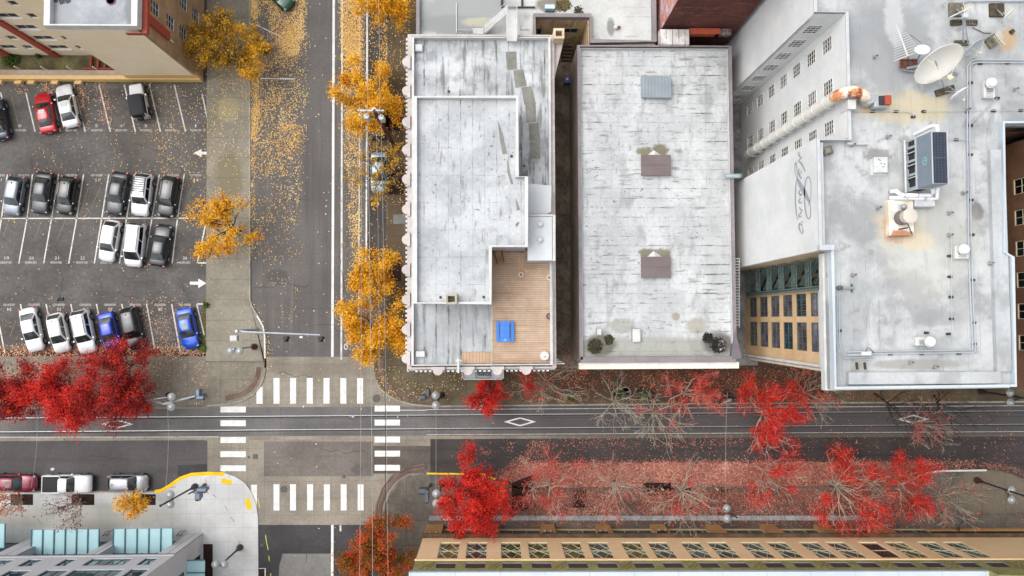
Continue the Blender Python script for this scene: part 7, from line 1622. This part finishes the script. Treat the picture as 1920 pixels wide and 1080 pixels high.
# comb antenna
t=thing('comb_antenna','white fishbone antenna with many rods left of the huge dish','antenna',T3(1700,105)); zb=1.8
A,Bp=T3(1681,48,zb),T3(1702,105,zb); obj('boom',MB().tube([A,Bp,T3(1707,110,1.2)],.06,6),m_coping,t); k=MB(); d=(Bp-A).normalized(); u=Vector((-d.y,d.x,0))
u=(T3(1720,76,zb)-T3(1669,95,zb)).normalized()
for i in range(15):
    f=i/14; q=A.lerp(Bp,min(1,f*1.06)); L=.2+.95*f**.8; k.tube([q-u*L,q+u*L*1.0],.022,4)
obj('rod',k,m_coping,t); obj('mast',MB().tube([T3(1703,113,.1),T3(1702,104,zb)],.06,6),m_pole,t); obj('guy_wire',MB().tube([T3(1706,65,zb),T3(1727,80,1.5)],.02,4),m_dkf,t)
# conduit runs
m_cond=plain('galvanised_conduit',(206,212,218),.35,.5,.06,2)
def conduit(label,pts,r=.06,n=1,gap=.2,sup=None,h=.2):
    t=thing('roof_conduit',label,'conduit',T3(*pts[0]))
    for i in range(n):
        q=[]
        for j,p in enumerate(pts):
            a=Vector(pts[max(j-1,0)]);b=Vector(pts[min(j+1,len(pts)-1)]); d=(b-a).normalized(); c=T3(p[0]-d.y*i*gap*24,p[1]+d.x*i*gap*24,h); q.append(c)
        obj('pipe',MB().tube(q,r,6),m_cond,t,smooth=True)
    k=MB()
    for px,py in (sup or []): c=T3(px,py,.08); k.bbox(c.x-.16,c.x+.16,c.y-.09,c.y+.09,z,z+.17,.02)
    if sup: islands('support',k,m_dkf,t)
conduit('double pale conduit looping along the right and front of the dish roof',[(1990,117.5),(1833,117),(1824,119),(1819,124),(1818.5,260),(1821,450),(1824.5,560),(1829,652),(1828,659),(1822,661),(1640,663.5),(1590,665)],.055,2,.2,[(1838,119),(1889,118),(1820,155),(1820,235),(1820,290),(1821,375),(1823,440),(1824,525),(1826,605),(1827,645),(1798,663),(1728,663),(1669,664)])
conduit('thin conduit bundle along the parapet beside the green fire escape',[(1573,552),(1574,640),(1577,657),(1585,666),(1640,668)],.035,3,.13,[(1574,620)])
conduit('thin pipe dotted with dark supports down the middle of the roof',[(1783,425),(1784,470),(1784,560),(1786,648)],.025,1,.2,[(1780,480),(1781,519),(1783,557),(1784,598),(1737,624),(1778,626)])
conduit('thin pipe across the roof below the rusty duct elbow',[(1600,208),(1700,209),(1712,213),(1713,219)],.03,1,.2,[(1636,209),(1680,209),(1712,219),(1732,209)])
conduit('thin pipe run along the top right of the roof',[(1732,209),(1862,207),(1990,206)],.022,1,.2,[(1815,210),(1863,208),(1914,207)])
conduit('white pipe bending across the top of the dish roof',[(1805,10),(1807,4),(1812,2),(1990,1)],.07,1)
conduit('slender pipe between the cooling tower and the long conduits',[(1780,262),(1820,262)],.025,1,.2,[(1793,262)])
conduit('diagonal thin pipe right of the upper mushroom fan',[(1870,184),(1848,205),(1820,232)],.035,1,.2,[(1870,184)])
for px,py,lb in ((1638,107,'alone in the grey stain left of the fishbone antenna'),(1663,257,'above the square white hatch'),(1597,272,'beside the dark askew block'),(1645,390,'left of the rusty plinth'),(1806,362,'between cooling tower and long conduits'),(1598,516,'below the notch beside the fire escape'),(1779,400,'below the cooling tower foot'),(1779,441,'on the middle pipe above a mushroom fan'),(1856,494,'near the right parapet at mid roof'),(1705,680,'left one near the front roof kerb'),(1751,688,'right one near the front roof kerb'),(1811,206,'by a pipe corner below the edge-on dish'),(1901,168,'right of the upper mushroom fan')):
    c=T3(px,py,.1); t=thing('roof_vent','small grey pipe vent '+lb,'vent',(c.x,c.y,z),'small pipe vents'); obj('stack',MB().lathe((c.x,c.y,z),[(.2,0),(.12,.06),(.09,.1),(.09,.4),(.06,.4)],10),m_gf,t,smooth=40); obj('cap',MB().tube([(c.x,c.y,z+.35),(c.x+.22,c.y+.06,z+.35)],.06,6),m_sig,t)
t=thing('davit_arm','short green davit arm fixed at the parapet beside the fire escape','davit',T3(1575,540)); obj('arm',MB().tube([T3(1570,540,.3),T3(1602,540,.3)],.1,8),plain('davit_green',(140,156,150),.5,.1,.1),t); obj('clamp',MB().tube([T3(1597,532,.2),T3(1597,548,.2)],.07,6).lathe(T3(1572,540,.1),[(.18,0),(.18,.4),(.1,.45)],8),m_sig,t)
t=thing('control_box','white control box on the front pipe run','box',T3(1624,663)); c=T3(1624,663,.3); obj('housing',MB().bbox(c.x-.36,c.x+.36,c.y-.14,c.y+.16,z+.1,z+.45,.03),m_coping,t); obj('cable',MB().tube([T3(1623,660,.4),T3(1626,652,.5),T3(1632,654,.4),T3(1639,662,.2)],.025,5),m_dkf,t)
t=thing('roof_tray','weathered drain tray with two dark stains at the front left of the dish roof','tray',T3(1615,687)); a,b=T3(1597,700,.1),T3(1625,672,.1); obj('tray',MB().box(a.x,b.x,a.y,b.y,z,z+.06),surf('stained_tray',(172,170,164),(140,138,130),sc=1.5,fine=.2),t); k=MB()
for px in (1607,1622): c=T3(px,686,.1); k.cbox((c.x,c.y,z+.075),.2,.55,.03,.1)
islands('drain_slot',k,m_dkf,t)
# antenna oddments near the roof top left of the apartment
c=P(115,1,14.9); t=thing('roof_chairs','cluster of white folding chairs on the apartment roof edge','chairs',(c.x,c.y,14.5)); k=MB(); ks=MB()
for i,(px,py) in enumerate(((104,0),(116,3),(127,1))):
    q=P(px,py,14.9); ks.cbox((q.x,q.y,14.95),.42,.42,.04,.3*i)
    for dx,dy in ((-.18,-.18),(.18,-.18),(-.18,.18),(.18,.18)): k.tube([(q.x+dx,q.y+dy,14.5),(q.x+dx,q.y+dy,15.3 if dy>0 else 14.95)],.025,4)
obj('seat',ks,m_dkf,t); obj('leg',k,m_coping,t)
c=P(207,0,15); tag(obj('planter',MB().lathe((c.x,c.y,14.5),[(.34,0),(.42,.5),(.36,.5),(.34,.4),(0,.4)],14),plain('wine_red_planter',(120,44,66),.5,0,.1)),'wine red round planter on the apartment roof','planter')
# electrical lump on the lane: bird and cap
c=P(112,562,.1); tag(obj('rubber_scrap',MB().tube([(c.x-.3,c.y-.1,.05),(c.x-.1,c.y+.15,.08),(c.x+.1,c.y-.05,.05),(c.x+.35,c.y+.2,.08),(c.x+.3,c.y-.1,.05)],.09,6),m_black),'black curled rubber scrap on the car park asphalt','scrap')
c=P(97,880,.1); tag(obj('paper_scrap',MB().add([(c.x-.2,c.y-.1,.02),(c.x+.15,c.y-.15,.05),(c.x+.25,c.y+.12,.02),(c.x-.1,c.y+.16,.07)],[(0,1,2,3)]),m_coping),'crumpled white paper scrap on the road above the pickup','litter')
c=P(1350,640,2)
# ================================================================ camera and light
cam=bpy.data.cameras.new('camera'); co=bpy.data.objects.new('camera',cam); COL.objects.link(co); SC.camera=co
cam.sensor_width=36; cam.lens=36*F/1920; cam.clip_end=2000; cam.clip_start=.5
m=Matrix.Identity(4)
for i in range(3):
    for j in range(3): m[i][j]=RW[i][j]
m.translation=(0,0,HC); co.matrix_world=m
w=bpy.data.worlds.new('World'); SC.world=w; w.use_nodes=True; nt=w.node_tree; bg=nt.nodes['Background']
sky=nt.nodes.new('ShaderNodeTexSky'); sky.sky_type='NISHITA'; sky.sun_disc=False; SUN_EL,SUN_AZ=math.radians(62),math.radians(288)
sky.sun_elevation=SUN_EL; sky.sun_rotation=SUN_AZ; sky.air_density=1.0; sky.dust_density=4.0; sky.ozone_density=1.0
hs=nt.nodes.new('ShaderNodeHueSaturation'); hs.inputs['Saturation'].default_value=.25; nt.links.new(sky.outputs[0],hs.inputs['Color']); nt.links.new(hs.outputs[0],bg.inputs['Color']); bg.inputs['Strength'].default_value=.155
sl=bpy.data.lights.new('sun','SUN'); sl.energy=1.0; sl.angle=math.radians(80); sl.color=(1,.97,.93); so=bpy.data.objects.new('sun',sl); COL.objects.link(so)
d=Vector((math.sin(SUN_AZ)*math.cos(SUN_EL),math.cos(SUN_AZ)*math.cos(SUN_EL),math.sin(SUN_EL))); so.rotation_euler=d.to_track_quat('Z','Y').to_euler(); so.location=d*60
SC.view_settings.view_transform='Standard'; SC.view_settings.look='None'; SC.view_settings.exposure=EXPO; SC.view_settings.gamma=1
SC.cycles.max_bounces=6; SC.cycles.diffuse_bounces=3; SC.cycles.glossy_bounces=2; SC.cycles.transmission_bounces=2; SC.cycles.use_denoising=True
for o in list(bpy.data.objects):
    if o.type=='EMPTY' and not o.children: print('EMPTY', o.name)
